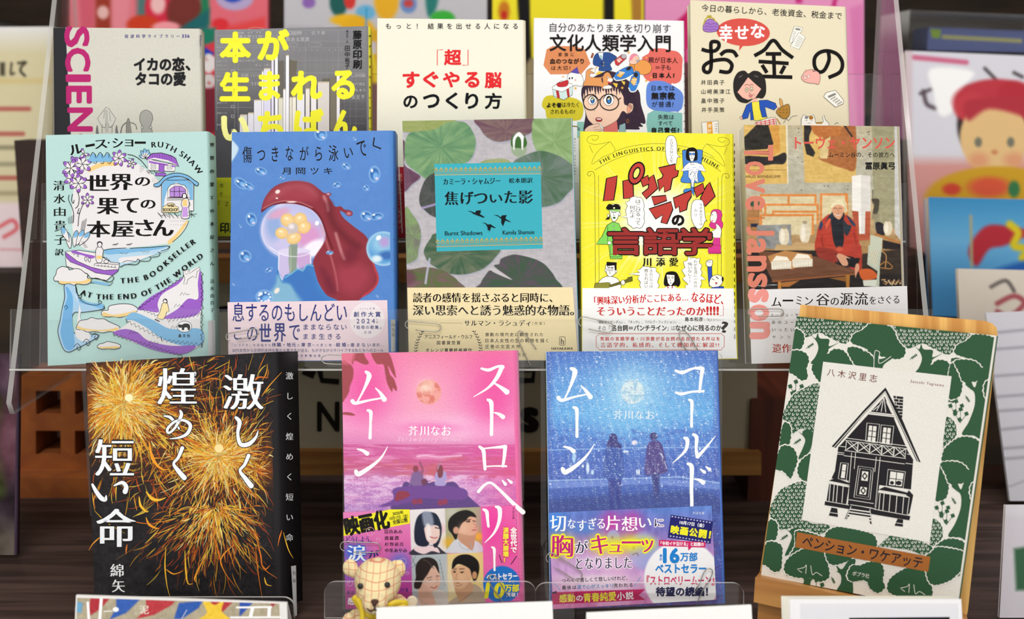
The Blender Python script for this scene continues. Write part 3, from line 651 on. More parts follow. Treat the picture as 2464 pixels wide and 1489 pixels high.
def book_culture():
    b = Book('paperback_book', 'white comic-style book with bespectacled girl and coloured speech balloons, top row', [(1285, 43), (1641, 50), (1646, 575), (1283, 575)], D_TOP, 'efeff1', spine='dcdce0', T=.014, r=.002)
    S = b.S; S.Z(1270, 30, .2015); k = '1b1715'
    # balloons
    S.poly([(225, 440), (300, 400), (560, 402), (680, 440), (748, 610), (640, 735), (660, 765), (590, 735), (270, 740), (186, 632)], 'd98a5c')
    S.poly([(1365, 540), (1440, 490), (1470, 440), (1600, 428), (1700, 450), (1790, 470), (1845, 540), (1845, 620), (1830, 800), (1760, 850), (1720, 845), (1705, 885), (1680, 845), (1560, 830), (1500, 840), (1400, 790), (1370, 700), (1385, 620)], 'df6b62', sm=True)
    S.poly([(1440, 840), (1570, 815), (1690, 850), (1845, 960), (1845, 1130), (1795, 1190), (1800, 1260), (1780, 1185), (1600, 1190), (1440, 1130), (1412, 980)], '6488d8', sm=True)
    S.poly([(1430, 1210), (1500, 1170), (1845, 1200), (1845, 1430), (1430, 1430), (1415, 1330)], '83bcb8')
    S.poly([(220, 1000), (300, 990), (330, 1020), (480, 1010), (600, 1040), (660, 1110), (655, 1230), (590, 1290), (330, 1285), (230, 1260), (210, 1170), (170, 1120), (180, 1050)], 'd3c432', sm=True)
    S.poly([(590, 1305), (760, 1305), (760, 1500), (590, 1500)], '8fc4b8'); S.t('な', 590, 1370, 625, 1410, k, b=.03)
    # girl: hair back, neck, collar
    H = '3b2a3c'
    S.poly([(1060, 720), (930, 705), (760, 790), (660, 880), (640, 960), (650, 1040), (690, 1200), (680, 1300), (670, 1420), (760, 1420), (900, 1380), (1100, 1400), (1180, 1395), (1330, 1395), (1320, 1365), (1375, 1360), (1340, 1320), (1400, 1325), (1395, 1250), (1350, 1100), (1330, 950), (1240, 850), (1150, 780)], H, sm=True, out=k, ow=4)
    S.poly([(905, 1370), (1060, 1280), (1080, 1430), (900, 1430)], 'd87470'); S.poly([(1095, 1345), (1165, 1320), (1170, 1430), (1085, 1430)], '8fb0b8', out=k, ow=4)
    S.poly([(668, 960), (663, 1040), (690, 1190), (730, 1290), (830, 1370), (900, 1375), (1060, 1290), (1130, 1180), (1190, 1210), (1250, 1170), (1260, 1100), (1215, 1080), (1180, 1110), (1140, 1000), (1060, 900), (860, 880), (720, 900)], 'f4cdb6', sm=True, out=k, ow=4)
    S.poly([(1188, 1120), (1225, 1100), (1240, 1140), (1215, 1190), (1190, 1200)], 'e3a088', sm=True, out=k, ow=3)
    # fringe
    for i in range(15):
        x = 660 + i * 32; S.poly([(x, 870), (x + 34, 865), (x + 18 + (i % 3) * 5, 1010 - (i % 4) * 22 + (40 if i < 2 else 0)), (x + 6, 930)], H)
    S.poly([(1040, 870), (1130, 960), (1150, 1090), (1185, 1100), (1215, 1060), (1160, 880), (1060, 800), (960, 830), (850, 860), (690, 895), (670, 870), (800, 770), (1000, 720), (1150, 800)], H, sm=True)
    for i in range(9): S.line([(1060 + i * 22, 800 + i * 12), (1150 + i * 18, 950 + i * 15), (1200 + i * 14, 1120 + i * 12)], 4, '251a28')
    for i in range(6): S.line([(1170 + i * 30, 1215 + i * 6), (1190 + i * 30, 1290), (1180 + i * 28, 1360)], 4, '251a28')
    for q in ([(1010, 840), (1060, 900), (1075, 850)], [(1115, 815), (1150, 870), (1165, 830)], [(800, 740), (850, 700), (900, 715), (850, 740)]): S.poly(q, 'ecc548')
    # dog lying on hair
    S.poly([(690, 790), (700, 700), (760, 665), (800, 690), (790, 730), (755, 725), (745, 770), (880, 770), (920, 725), (965, 715), (1000, 770), (1010, 820), (960, 850), (990, 900), (900, 915), (870, 885), (720, 875), (660, 870)], 'e09a5e', sm=True, out=k, ow=4)
    S.poly([(740, 690), (800, 668), (800, 720), (760, 700)], 'f3ede2', sm=True, out=k, ow=3); S.poly([(910, 880), (985, 870), (1000, 905), (910, 912)], 'f6f2ea', sm=True, out=k, ow=3)
    S.poly([(960, 790), (1010, 790), (1010, 820), (960, 840)], 'f6f2ea', sm=True); S.ell(958, 770, 10, 9, 'dfe8ee', out=k, ow=3); S.poly([(950, 822), (1000, 838), (975, 850)], 'c23a38', sm=True)
    S.poly([(875, 790), (895, 770), (900, 850), (885, 830)], '3a2a48')
    # jacket
    S.poly([(835, 482), (790, 530), (782, 620), (850, 650), (855, 695), (1000, 690), (985, 620), (1040, 560), (1060, 530), (975, 480), (905, 478)], '2d4f8e', sm=True, out=k, ow=4)
    S.poly([(840, 482), (900, 482), (890, 570), (862, 540)], 'eef0f2'); S.poly([(862, 508), (880, 515), (886, 565), (872, 545)], '4aa7a8'); S.poly([(860, 610), (890, 575), (915, 660)], '223c74')
    for y in (600, 635): S.ell(905, y, 7, 7, 'd8b040')
    S.poly([(1035, 570), (1125, 500), (1180, 545), (1075, 640), (1045, 620)], 'c23c40', out=k, ow=4); S.ell(1148, 525, 32, 26, 'b4b4b8', out=k, ow=3); S.t('福缶', 1065, 545, 1120, 590, 'f0e2d0', b=.04, ang=-40)
    S.poly([(770, 482), (790, 490), (770, 545), (750, 540)], 'a04c2c', out=k, ow=3)
    # swaddled baby
    S.poly([(1215, 600), (1290, 630), (1300, 690), (1250, 700), (1210, 640)], 'e09348', out=k, ow=3); S.ell(1375, 655, 105, 88, 'e59a50', ang=15, out=k, ow=4)
    S.poly([(1215, 550), (1240, 510), (1268, 492), (1310, 510), (1330, 560), (1300, 610), (1240, 620), (1215, 600)], 'f5c4b0', sm=True, out=k, ow=4); S.poly([(1210, 560), (1230, 510), (1265, 492), (1310, 510), (1270, 530), (1235, 575)], 'e88ca0', sm=True)
    S.ell(1312, 580, 18, 13, 'a7b5c4', out=k, ow=3); S.line([(1285, 545), (1310, 548)], 3, k)
    # sneakers
    for pts, c in (([(1025, 770), (1080, 700), (1200, 645), (1250, 660), (1255, 740), (1150, 790), (1060, 805)], '3a7fd0'), ([(1235, 780), (1270, 710), (1330, 715), (1330, 830), (1290, 930), (1215, 935), (1205, 870)], '3a7fd0')): S.poly(pts, c, sm=True, out=k, ow=4)
    S.poly([(1060, 755), (1110, 700), (1160, 720), (1110, 780)], 'eeb34a', out=k, ow=3); S.poly([(1225, 830), (1260, 770), (1310, 790), (1270, 880)], 'eeb34a', out=k, ow=3)
    S.line([(1025, 780), (1060, 812), (1160, 795), (1255, 745)], 12, 'f6f4ef'); S.line([(1205, 900), (1230, 945), (1290, 935), (1330, 850)], 12, 'f6f4ef')
    for i in range(4): S.line([(1085 + i * 18, 700 + i * 4), (1110 + i * 16, 745 - i * 8)], 6, 'f4f2ee'); S.line([(1240 + i * 8, 800 + i * 20), (1300, 800 + i * 20)], 6, 'f4f2ee')
    S.ell(1205, 670, 34, 20, '2c2a30', ang=-25); S.ell(1290, 745, 26, 30, '2c2a30')
    # ghost, gift
    S.poly([(470, 790), (490, 730), (570, 705), (640, 745), (665, 830), (640, 880), (570, 870), (530, 880), (480, 830)], 'f4f2f0', sm=True, out=k, ow=4); S.poly([(505, 715), (590, 652), (615, 735)], '5a4fa8', out=k, ow=4)
    S.ell(497, 788, 9, 14, k); S.ell(530, 784, 9, 14, k); S.ell(568, 808, 12, 9, 'ec8fa0')
    S.poly([(297, 905), (410, 948), (540, 870), (530, 985), (430, 1045), (308, 1000)], 'cfe4e2', out=k, ow=5); S.poly([(290, 895), (400, 815), (530, 855), (545, 875), (410, 950), (295, 915)], 'f2f6f4', out=k, ow=5)
    S.poly([(335, 930), (370, 940), (385, 1030), (350, 1015)], 'b92c34'); S.poly([(460, 920), (490, 900), (500, 1000), (475, 1015)], 'b92c34'); S.poly([(345, 850), (400, 830), (480, 810), (475, 870), (420, 890), (360, 885)], 'c23038', sm=True, out=k, ow=3)
    for x, y in ((570, 905), (1205, 478), (1128, 900), (1415, 815)): S.poly([(x + 20 * math.cos(a * .628 - 1.57) * (1 if a % 2 == 0 else .45), y + 20 * math.sin(a * .628 - 1.57) * (1 if a % 2 == 0 else .45)) for a in range(10)], 'e8ae40')
    for x, y in ((422, 766), (605, 487), (820, 660), (1415, 540), (1472, 778)): S.ell(x, y, 10, 10, 'e8ae40')
    # face
    for cx, cy, s_ in ((770, 1050, 48), (965, 1045, 62)):
        S.ell(cx, cy, s_, s_ * 1.05, 'fbfbfb', out=k, ow=4); S.ell(cx + 3, cy, s_ * .55, s_ * .8, k); S.ell(cx + 4, cy + 8, s_ * .33, s_ * .5, '3f7ec2'); S.ell(cx + 8, cy - 20, 8, 9, 'f7e060'); S.ell(cx - 6, cy - 10, 7, 9, 'ffffff')
        S.line([(cx - s_, cy - 15), (cx - s_ * .4, cy - s_), (cx + s_ * .5, cy - s_), (cx + s_, cy - 20)], 9, k)
    for cx, rx, ry in ((752, 88, 92), (973, 112, 95)): S.ell(cx, 1072, rx, ry, None, ang=5, out=k, ow=13)
    S.line([(840, 1045), (862, 1040)], 12, k); S.line([(1085, 1040), (1110, 1020)], 12, k)
    S.line([(725, 985), (790, 975)], 5, k); S.line([(930, 985), (1010, 970)], 5, k); S.line([(790, 1168), (800, 1178)], 4, k)
    S.poly([(812, 1262), (850, 1255), (888, 1270), (875, 1300), (820, 1298)], 'a83038', sm=True, out=k, ow=3); S.poly([(822, 1266), (878, 1268), (872, 1280), (826, 1278)], 'ffffff')
    S.ell(1193, 1297, 13, 22, None, out='a86a2a', ow=6); S.line([(1180, 1235), (1186, 1272)], 3, k)
    S.poly([(680, 1420), (720, 1360), (800, 1335), (850, 1330), (870, 1360), (905, 1380), (900, 1400), (850, 1420)], 'f4cdb6', sm=True, out=k, ow=4); S.line([(780, 1375), (850, 1360)], 4, k); S.line([(790, 1400), (880, 1395)], 4, k); S.poly([(848, 1332), (872, 1340), (905, 1385), (885, 1392)], 'e4ecf2', out=k, ow=3)
    # words
    S.t('自分のあたりまえを切り崩す', 262, 132, 1705, 240, k, ang=.6)
    S.t('文化人類学入門', 262, 265, 1702, 465, k, b=.022, ang=.4)
    S.t('家族に', 365, 480, 552, 526, k, b=.01); S.t('血のつながり', 265, 552, 668, 612, k, b=.04); S.t('は大切?', 283, 635, 510, 690, k, b=.01)
    S.t('親が日本人', 1440, 535, 1790, 605, k, b=.008, ang=1); S.t('＝子も', 1525, 628, 1705, 690, k, b=.01); S.t('日本人?', 1495, 722, 1750, 782, k, b=.05)
    S.t('日本では', 1478, 872, 1752, 935, k, b=.01); S.t('無宗教', 1478, 955, 1755, 1038, k, b=.05); S.t('が普通?', 1482, 1062, 1740, 1130, k, b=.01)
    S.t('失敗は', 1555, 1218, 1745, 1278, k, b=.01); S.t('すべて', 1560, 1298, 1725, 1350, k, b=.01); S.t('自己責任?', 1482, 1375, 1805, 1440, k, b=.05)
    S.t('よそ者', 228, 1078, 400, 1135, k, b=.05); S.t('は冷たく', 408, 1072, 610, 1132, k, b=.01); S.t('されるもの?', 272, 1158, 565, 1210, k, b=.01)
    Q = b.SS; Q.Z(1270, 30, .2015); Q.t('文化人類学入門自己責任', 1862, 440, 1876, 1400, k, v=True, b=.04)
    b.done()
def book_money():
    b = Book('paperback_book', 'tall cream book with big black title and cartoon woman carrying a basket, top row', [(1661, 0), (2029, 16), (2046, 575), (1668, 575)], D_TOP, 'e6dcc0', spine='e6dcc0', T=.018, r=.003)
    S = b.S; S.Z(1640, 0, .2217); k = '14110f'; C = 'ddd2b4'
    S.t('今日の暮らしから、老後資金、税金まで', 215, 90, 1740, 168, k, b=.012, ang=3.4)
    S.ell(670, 350, 290, 150, 'd6534a', ang=3); S.poly([(630, 490), (690, 470), (622, 555)], 'd6534a')
    for ch, x0, y0, x1, y1 in (('幸', 412, 272, 550, 450), ('せ', 582, 285, 722, 420), ('な', 755, 265, 900, 410)): S.t(ch, x0, y0, x1, y1, 'ffffff', b=.03)
    # purse
    S.poly([(245, 250), (300, 205), (365, 225), (405, 280), (385, 335), (300, 350), (240, 335), (233, 290)], 'a476c4', sm=True, out=k, ow=5)
    for j in range(3): S.line([(250, 262 + j * 30), (285, 252 + j * 30), (315, 266 + j * 30), (350, 254 + j * 30), (385, 268 + j * 30)], 8, '7d50a8')
    S.line([(238, 265), (262, 205), (300, 188), (345, 200), (370, 235)], 13, 'd8c436'); S.line([(238, 265), (262, 205), (300, 188), (345, 200), (370, 235)], 3, k); S.ell(288, 178, 12, 10, 'd8c436', out=k, ow=3); S.ell(312, 176, 12, 10, 'd8c436', out=k, ow=3)
    # receipts
    S.poly([(1222, 285), (1315, 300), (1300, 345), (1195, 465), (1168, 455)], 'f6f3ea', out=k, ow=4); S.ell(1262, 318, 32, 12, '8a8880', ang=8); S.poly([(1272, 352), (1345, 405), (1275, 535), (1180, 500)], 'f6f3ea', out=k, ow=4)
    for i in range(6): S.line([(1215 - i * 4, 345 + i * 18), (1245 - i * 6, 350 + i * 16)], 4, '55524c'); S.line([(1265 - i * 8, 392 + i * 20), (1320 - i * 9, 425 + i * 16)], 4, '55524c')
    # title in round strokes
    w = 41
    S.line([(228, 538), (290, 555), (365, 550), (405, 505), (395, 460), (340, 452), (318, 480), (322, 600), (318, 740), (290, 785), (245, 770), (245, 715), (310, 670), (400, 650), (490, 650), (545, 700), (530, 765), (490, 785), (420, 775)], w, k)
    S.line([(430, 590), (480, 555), (560, 560), (598, 608)], w, k)
    for q in ([(800, 600), (900, 540), (995, 438), (1090, 540), (1200, 622)], [(925, 585), (1070, 585)], [(848, 668), (1150, 688)], [(1000, 600), (1008, 830)], [(880, 715), (920, 780)], [(1115, 725), (1080, 790)], [(830, 828), (1190, 838)]): S.line(q, w, k)
    S.line([(1590, 555), (1600, 650), (1550, 760), (1490, 780), (1445, 720), (1445, 630), (1500, 570), (1590, 553), (1690, 590), (1745, 680), (1720, 780), (1605, 838)], w, k)
    for i, t in enumerate(('井田典子', '山﨑美津江', '畠中雅子', '井手英策')): S.t(t, 212 + i * 2, 868 + i * 99, (465 if i != 1 else 530), 922 + i * 99, k, b=.012)
    # woman
    S.poly([(725, 800), (680, 768), (610, 790), (565, 880), (570, 1010), (620, 1095), (700, 1118), (745, 1095), (770, 1080), (830, 1062), (880, 1065), (915, 1000), (905, 860), (850, 785), (780, 770)], '2a2625', sm=True, out=k, ow=4)
    S.poly([(722, 838), (605, 1000), (660, 1060), (720, 1085), (800, 1065), (865, 965), (790, 900)], 'f1b9a8', sm=False, out=k, ow=3); S.poly([(770, 1075), (815, 1065), (830, 1110), (765, 1110)], 'f1b9a8')
    for cx in (707, 758): S.ell(cx, 975 - (cx - 707) * .2, 17, 24, C, out=k, ow=4); S.ell(cx, 975, 5, 6, k); S.line([(cx - 22, 930), (cx, 915), (cx + 22, 925)], 5, k)
    S.line([(740, 1000), (735, 1015), (750, 1020)], 4, k); S.poly([(730, 1035), (770, 1030), (752, 1058)], 'e58a80', sm=True, out=k, ow=4); S.line([(783, 1018), (790, 1035)], 4, k)
    S.ell(640, 830, 26, 8, '5a5654', ang=-30); S.ell(810, 828, 26, 8, '5a5654', ang=20)
    S.poly([(755, 1110), (840, 1100), (880, 1130), (930, 1275), (880, 1300), (790, 1310), (755, 1200)], 'f4e64e', out=k, ow=4)
    S.poly([(760, 1105), (705, 1140), (655, 1265), (665, 1295), (720, 1280), (745, 1200), (750, 1305), (785, 1300), (770, 1200)], '2a56b8', out=k, ow=5)
    S.poly([(840, 1090), (930, 1085), (1020, 1120), (1035, 1160), (1005, 1195), (905, 1160), (925, 1270), (875, 1275), (850, 1180)], '2a56b8', out=k, ow=5)
    S.poly([(800, 1330), (920, 1285), (1020, 1270), (1030, 1340), (1020, 1420), (780, 1420)], 'f2e6dc', out=k, ow=4)
    for i in range(5): S.line([(815 + i * 45, 1330 - i * 10), (830 + i * 45, 1420)], 10, 'd84a50'); S.line([(800, 1340 + i * 22), (1025, 1290 + i * 22)], 8, 'd84a50')
    S.poly([(625, 1270), (650, 1262), (665, 1280), (650, 1300)], 'f1b9a8', out=k, ow=3); S.poly([(1030, 1165), (1060, 1160), (1060, 1190)], 'f1b9a8', out=k, ow=3)
    S.poly([(1060, 1070), (1090, 1090), (1100, 1150), (1075, 1150)], 'e0a860', sm=True, out=k, ow=4); S.poly([(1040, 1190), (1150, 1130), (1175, 1180), (1165, 1260), (1105, 1290), (1035, 1235)], 'b28238', sm=True, out=k, ow=5)
    for i in range(7): S.ell(1070 + (i % 3) * 36, 1190 + (i // 3) * 32, 7, 6, '7a4e1c')
    S.line([(1035, 1290), (1060, 1330), (1070, 1345)], 12, 'c98a4a'); S.line([(1105, 1335), (1140, 1290), (1160, 1310), (1200, 1265), (1255, 1255)], 4, k)
    # piggy bank, calculator, cat, envelope
    S.poly([(1345, 770), (1420, 755), (1490, 790), (1505, 850), (1485, 915), (1440, 905), (1400, 905), (1330, 885), (1298, 845), (1320, 800)], 'efb0a6', sm=True, out=k, ow=4); S.ell(1340, 845, 20, 18, 'f6c8bd', out=k, ow=3)
    S.poly([(1335, 785), (1345, 755), (1370, 765)], 'efb0a6', out=k, ow=3); S.line([(1420, 770), (1450, 775)], 7, k); S.ell(1332, 822, 9, 7, 'ffffff', out=k, ow=3); S.ell(1378, 830, 12, 10, 'ffffff', out=k, ow=3)
    S.poly([(1545, 1040), (1570, 1005), (1670, 980), (1760, 1090), (1755, 1125), (1670, 1163), (1545, 1055)], 'f5f1e8', sm=False, out=k, ow=5); S.poly([(1585, 1045), (1665, 1010), (1678, 1025), (1598, 1062)], '8a8a86', out=k, ow=3)
    for i in range(4):
        for j in range(3): S.ell(1625 + i * 24 + j * 18, 1075 + i * 18 - j * 14 + j * 3, 8, 6, 'c8c4bc', out=k, ow=3)
    S.poly([(1298, 1370), (1300, 1290), (1325, 1242), (1350, 1262), (1400, 1262), (1430, 1242), (1448, 1290), (1450, 1330), (1540, 1325), (1530, 1270), (1545, 1250), (1560, 1300), (1600, 1340), (1590, 1400), (1300, 1400)], 'f8f4ec', out=k, ow=5)
    S.ell(1355, 1275, 20, 18, '8c8c92'); S.ell(1405, 1278, 24, 22, 'b0762e'); S.poly([(1450, 1330), (1530, 1325), (1525, 1345), (1460, 1345)], 'b8863a'); S.line([(1345, 1310), (1365, 1305)], 4, k); S.line([(1400, 1308), (1420, 1312)], 4, k); S.line([(1368, 1340), (1385, 1335), (1400, 1342)], 4, k)
    S.line([(1660, 1350), (1685, 1330), (1700, 1340)], 4, k)
    S.poly([(217, 1330), (395, 1312), (405, 1500), (230, 1500)], 'f5f2ea', out=k, ow=5); S.poly([(272, 1330), (330, 1322), (342, 1500), (285, 1500)], 'f0a02a'); S.t('家計', 285, 1345, 325, 1440, 'f5e8c8', v=True, b=.03)
    for i in range(4): S.line([(365, 1345 + i * 25), (385, 1350 + i * 25)], 5, k)
    b.done()
# ================================================================ MIDDLE ROW BOOKS
BW = [(2240, 60)]
def book_seller():
    b = Book('paperback_book', 'pale aqua book with purple-and-blue ink drawings around a black Japanese title, middle row far left', [(110, 325), (491, 316), (503, 858), (115, 880)], D_MID, 'b9dcd8', spine='a9cfca', T=.024, r=.0035)
    S = b.S; k = '141210'; P = '9c62c8'; B = '7fb8e2'; Wh = 'e9e6e8'; Yl = 'f2d088'
    S.Z(90, 300, .2014)
    # pale ground inside the wreath
    S.poly([(640, 470), (860, 440), (1100, 430), (1280, 520), (1420, 640), (1500, 800), (1500, 1040), (1800, 1130), (1640, 1380), (1480, 1430), (800, 1490), (560, 1480), (430, 1300), (420, 900), (480, 620)], Wh, sm=True)
    S.poly([(610, 530), (700, 475), (850, 440), (975, 465), (930, 490), (780, 500), (620, 565)], Yl, sm=True)
    S.poly([(1800, 1145), (1740, 1260), (1600, 1420), (1555, 1395), (1640, 1320), (1760, 1170)], Yl, sm=True); S.line([(1810, 1150), (1770, 1240), (1700, 1330), (1615, 1400)], 7, k)
    # lettering round the top
    S.t('ル', 385, 235, 545, 350, k, b=.03, st='m', ang=-12); S.t('ー', 580, 232, 680, 262, k, b=.03, st='m', ang=-10); S.t('ス', 690, 183, 828, 283, k, b=.03, st='m', ang=-6); S.ell(852, 215, 11, 11, k)
    S.t('シ', 902, 162, 1018, 275, k, b=.03, st='m'); S.t('ョ', 1050, 178, 1140, 260, k, b=.03, st='m'); S.t('ー', 1170, 200, 1288, 228, k, b=.03, st='m')
    S.arc('RUTH SHAW', [(1350, 240), (1500, 240), (1640, 300), (1760, 370), (1860, 460), (1960, 590)], 98, k, b=.025, st='m', w=1.05)
    for ch, y0, y1 in (('清', 668, 785), ('水', 828, 938), ('由', 985, 1092), ('貴', 1145, 1275), ('子', 1320, 1435)): S.t(ch, 195 + (y0 - 668) * .02, y0, 325 + (y0 - 668) * .03, y1, k, b=.02, st='m')
    for ch, x0, y0, x1, y1 in (('世', 598, 602, 850, 788), ('界', 875, 590, 1130, 780), ('の', 1172, 628, 1340, 730), ('果', 722, 876, 962, 1070), ('て', 1008, 878, 1200, 1052), ('の', 1240, 898, 1405, 1002), ('本', 598, 1148, 862, 1345), ('屋', 895, 1150, 1145, 1340), ('さ', 1180, 1135, 1380, 1330), ('ん', 1390, 1138, 1618, 1328)): S.t(ch, x0, y0, x1, y1, k, b=.042, st='m')
    # flowers
    def petal(x, y, a, L, w=.38, c=P):
        ca, sa = math.cos(math.radians(a)), math.sin(math.radians(a)); f = lambda u, v: (x + u * L * ca - v * L * sa, y + u * L * sa + v * L * ca)
        S.poly([f(0, 0), f(.4, -w * .55), f(.8, -w * .5), f(1, 0), f(.75, w * .5), f(.4, w * .5)], Wh, sm=True, out=k, ow=6); S.poly([f(.55, -w * .38), f(.8, -w * .42), f(.98, 0), f(.75, w * .4), f(.6, w * .1)], c, sm=True)
    for cx, cy, L, n, a0 in ((450, 480, 110, 6, 10), (540, 470, 120, 6, 40), (430, 640, 120, 7, 0), (490, 700, 115, 6, 30), (400, 520, 115, 5, 150), (975, 400, 100, 7, 20), (1125, 465, 62, 5, 0), (600, 900, 85, 6, 30), (555, 350, 70, 3, 250)):
        for i in range(n): petal(cx, cy, a0 + i * 360 / n, L)
    for i in range(3): S.poly([(615 + i * 85, 430), (650 + i * 85, 360), (668 + i * 85, 345), (700 + i * 85, 365), (725 + i * 85, 440)], B, sm=True); S.line([(630 + i * 85, 385), (665 + i * 85, 330), (705 + i * 85, 385)], 6, k); S.line([(670 + i * 85, 455), (700 + i * 85, 465), (715 + i * 85, 430)], 5, k); S.line([(700 + i * 80, 350), (690 + i * 80, 380), (705 + i * 80, 400)], 5, k)
    for a, L in ((200, 90), (235, 110), (260, 115), (285, 105), (310, 80)): petal(1300, 400, a, L, .3, B)
    S.line([(1080, 355), (1160, 375), (1240, 430), (1310, 515)], 8, k); S.line([(1090, 400), (1160, 410)], 5, k)
    # stems
    for pts in ([(380, 840), (375, 900), (420, 1000), (435, 1080), (430, 1170)], [(420, 830), (410, 900), (430, 940), (440, 900)], [(480, 800), (500, 870), (490, 960), (455, 1000)], [(560, 930), (530, 990), (500, 1080), (490, 1180), (485, 1210)], [(500, 1000), (480, 1060), (510, 1050)]): S.line(pts, 7, k)
    for x, y, a in ((395, 1480, -100), (440, 1460, -80), (470, 1440, -65), (500, 1440, -50), (380, 1400, -115)): petal(x, y, a, 200, .28, B)
    for i in range(4): S.line([(375 + i * 15, 1180), (370 + i * 18, 1110 - i * 10)], 4, k); S.line([(520 + i * 14, 1260), (540 + i * 16, 1150 - i * 10)], 4, k); S.line([(530 + i * 10, 1400 + i * 20), (560 + i * 14, 1400 + i * 20)], 4, k)
    # purple house
    S.poly([(1320, 410), (1655, 480), (1640, 560), (1325, 545)], Wh, out=k, ow=6); S.poly([(1330, 430), (1650, 490), (1648, 510), (1335, 455)], P)
    S.poly([(1300, 420), (1370, 345), (1480, 338), (1600, 370), (1650, 400), (1695, 500), (1560, 440), (1400, 415)], P, out=k, ow=8)
    S.poly([(1310, 418), (1400, 395), (1560, 425), (1690, 490), (1560, 445), (1400, 415)], Wh)
    for i in range(9): S.line([(1385 + i * 26, 350 + i * 3), (1375 + i * 30, 385 + i * 6)], 4, '4a2a78')
    for x in (1385, 1580): S.poly([(x - 25, 468), (x + 28, 468), (x + 28, 530), (x - 25, 530)], Wh, out=k, ow=5); S.poly([(x - 10, 484), (x + 14, 484), (x + 14, 512), (x - 10, 512)], Wh, out=k, ow=5)
    S.poly([(1455, 470), (1520, 475), (1515, 570), (1450, 560)], P, out=k, ow=5); S.poly([(1420, 575), (1540, 580), (1530, 615), (1405, 610)], P, out=k, ow=5)
    for i in range(9): S.line([(1300 + i * 14, 550 + (i % 3) * 12), (1325 + i * 14, 560 + (i % 2) * 30)], 4, k)
    for i in range(14): S.ell(1375 + (i % 5) * 22, 640 + (i // 5) * 20, 3, 3, k); S.ell(1600 + (i % 7) * 28, 1150 + (i // 7) * 45, 3, 3, k); S.ell(1230 + (i % 4) * 14, 500 + (i // 4) * 20, 3, 3, k)
    # bookshop
    S.poly([(1485, 700), (1560, 640), (1650, 610), (1760, 630), (1870, 700), (1868, 1030), (1485, 1040)], Wh, out=k, ow=8)
    S.poly([(1492, 705), (1560, 645), (1650, 618), (1760, 638), (1862, 705), (1862, 900), (1830, 900), (1800, 760), (1660, 690), (1560, 760), (1520, 900), (1510, 1010), (1492, 1020)], B, sm=False)
    S.poly([(1395, 712), (1450, 690), (1520, 620), (1610, 585), (1700, 580), (1800, 610), (1870, 660), (1925, 700), (1900, 730), (1800, 650), (1700, 620), (1600, 630), (1520, 670), (1460, 735), (1405, 740)], B, sm=True, out=k, ow=8)
    for i in range(26): a = math.radians(200 + i * 5.4); S.line([(1660 + 195 * math.cos(a), 770 + 165 * math.sin(a)), (1660 + 180 * math.cos(a), 770 + 148 * math.sin(a))], 3, k)
    S.line([(1550, 665), (1800, 660)], 6, k)
    S.poly([(1560, 870), (1560, 760), (1600, 715), (1680, 705), (1760, 725), (1795, 770), (1800, 870)], Wh, sm=False, out=k, ow=6); S.poly([(1585, 865), (1585, 775), (1640, 735), (1720, 735), (1775, 775), (1775, 865)], 'b78ad8', sm=False, out=k, ow=6)
    for x in (1640, 1700): S.line([(x, 745), (x, 865)], 6, k)
    S.line([(1590, 800), (1770, 795)], 6, k); S.line([(1550, 880), (1830, 875), (1830, 895), (1550, 900)], 6, k, closed=True, sm=False)
    S.poly([(1500, 980), (1540, 965), (1560, 940), (1600, 935), (1640, 945), (1650, 975), (1690, 985), (1690, 1050), (1495, 1050)], 'f0dfb0', sm=False, out=k, ow=6); S.t('WEE', 1555, 955, 1635, 982, k, b=.05); S.t('BOOKSHOP', 1505, 998, 1682, 1036, k, b=.04)
    S.poly([(1735, 900), (1720, 960), (1735, 990), (1720, 1110), (1815, 1110), (1810, 990), (1815, 930), (1790, 880)], Wh, sm=True, out=k, ow=6); S.poly([(1740, 895), (1790, 895), (1795, 975), (1738, 975)], Yl); S.poly([(1742, 985), (1795, 985), (1800, 1100), (1728, 1105)], 'c79ce2')
    S.ell(1757, 852, 26, 30, Wh, out=k, ow=6); S.line([(1735, 870), (1740, 830), (1770, 822), (1788, 850), (1785, 875)], 9, k); S.line([(1815, 920), (1825, 960), (1800, 990)], 6, k)
    for i in range(16): S.line([(1440 + i * 16, 1050 + (i % 4) * 14), (1458 + i * 16, 1075 + (i % 3) * 20)], 5, k); 
    for i in range(6): S.line([(1850, 1075), (1850 + 55 * math.cos(i * .9), 1065 + 42 * math.sin(i * .9))], 5, k)
    for x in (935, 1100): S.line([(x - 32, 1437), (x - 10, 1428), (x, 1437), (x + 12, 1426), (x + 32, 1420)], 7, k)
    # lower half
    S.Z(90, 590, .2014)
    S.t('訳', 215, 42, 312, 120, k, b=.02, st='m')
    S.poly([(820, 45), (1100, 38), (1540, 10), (1585, 30), (1560, 60), (1440, 100), (1200, 190), (1000, 250), (800, 170)], 'b7d6ea', sm=False); S.poly([(820, 50), (1100, 45), (1540, 15), (1400, 55), (1000, 100), (830, 110)], B, sm=True); S.poly([(1000, 150), (1300, 120), (1400, 100), (1200, 180), (1010, 210)], Wh, sm=True)
    S.line([(800, 60), (900, 42), (1060, 35)], 8, k); S.line([(1110, 38), (1350, 25), (1540, 10), (1583, 22), (1560, 40)], 8, k)
    S.line([(995, 262), (1060, 230), (1180, 232), (1225, 190), (1205, 165), (1190, 185)], 8, k); S.line([(1235, 190), (1330, 190), (1362, 150), (1340, 140)], 7, k); S.line([(1375, 145), (1450, 130), (1468, 90), (1440, 85)], 7, k); S.line([(1480, 70), (1560, 45), (1585, 10)], 7, k); S.line([(1020, 205), (1080, 185), (1180, 195)], 6, k)
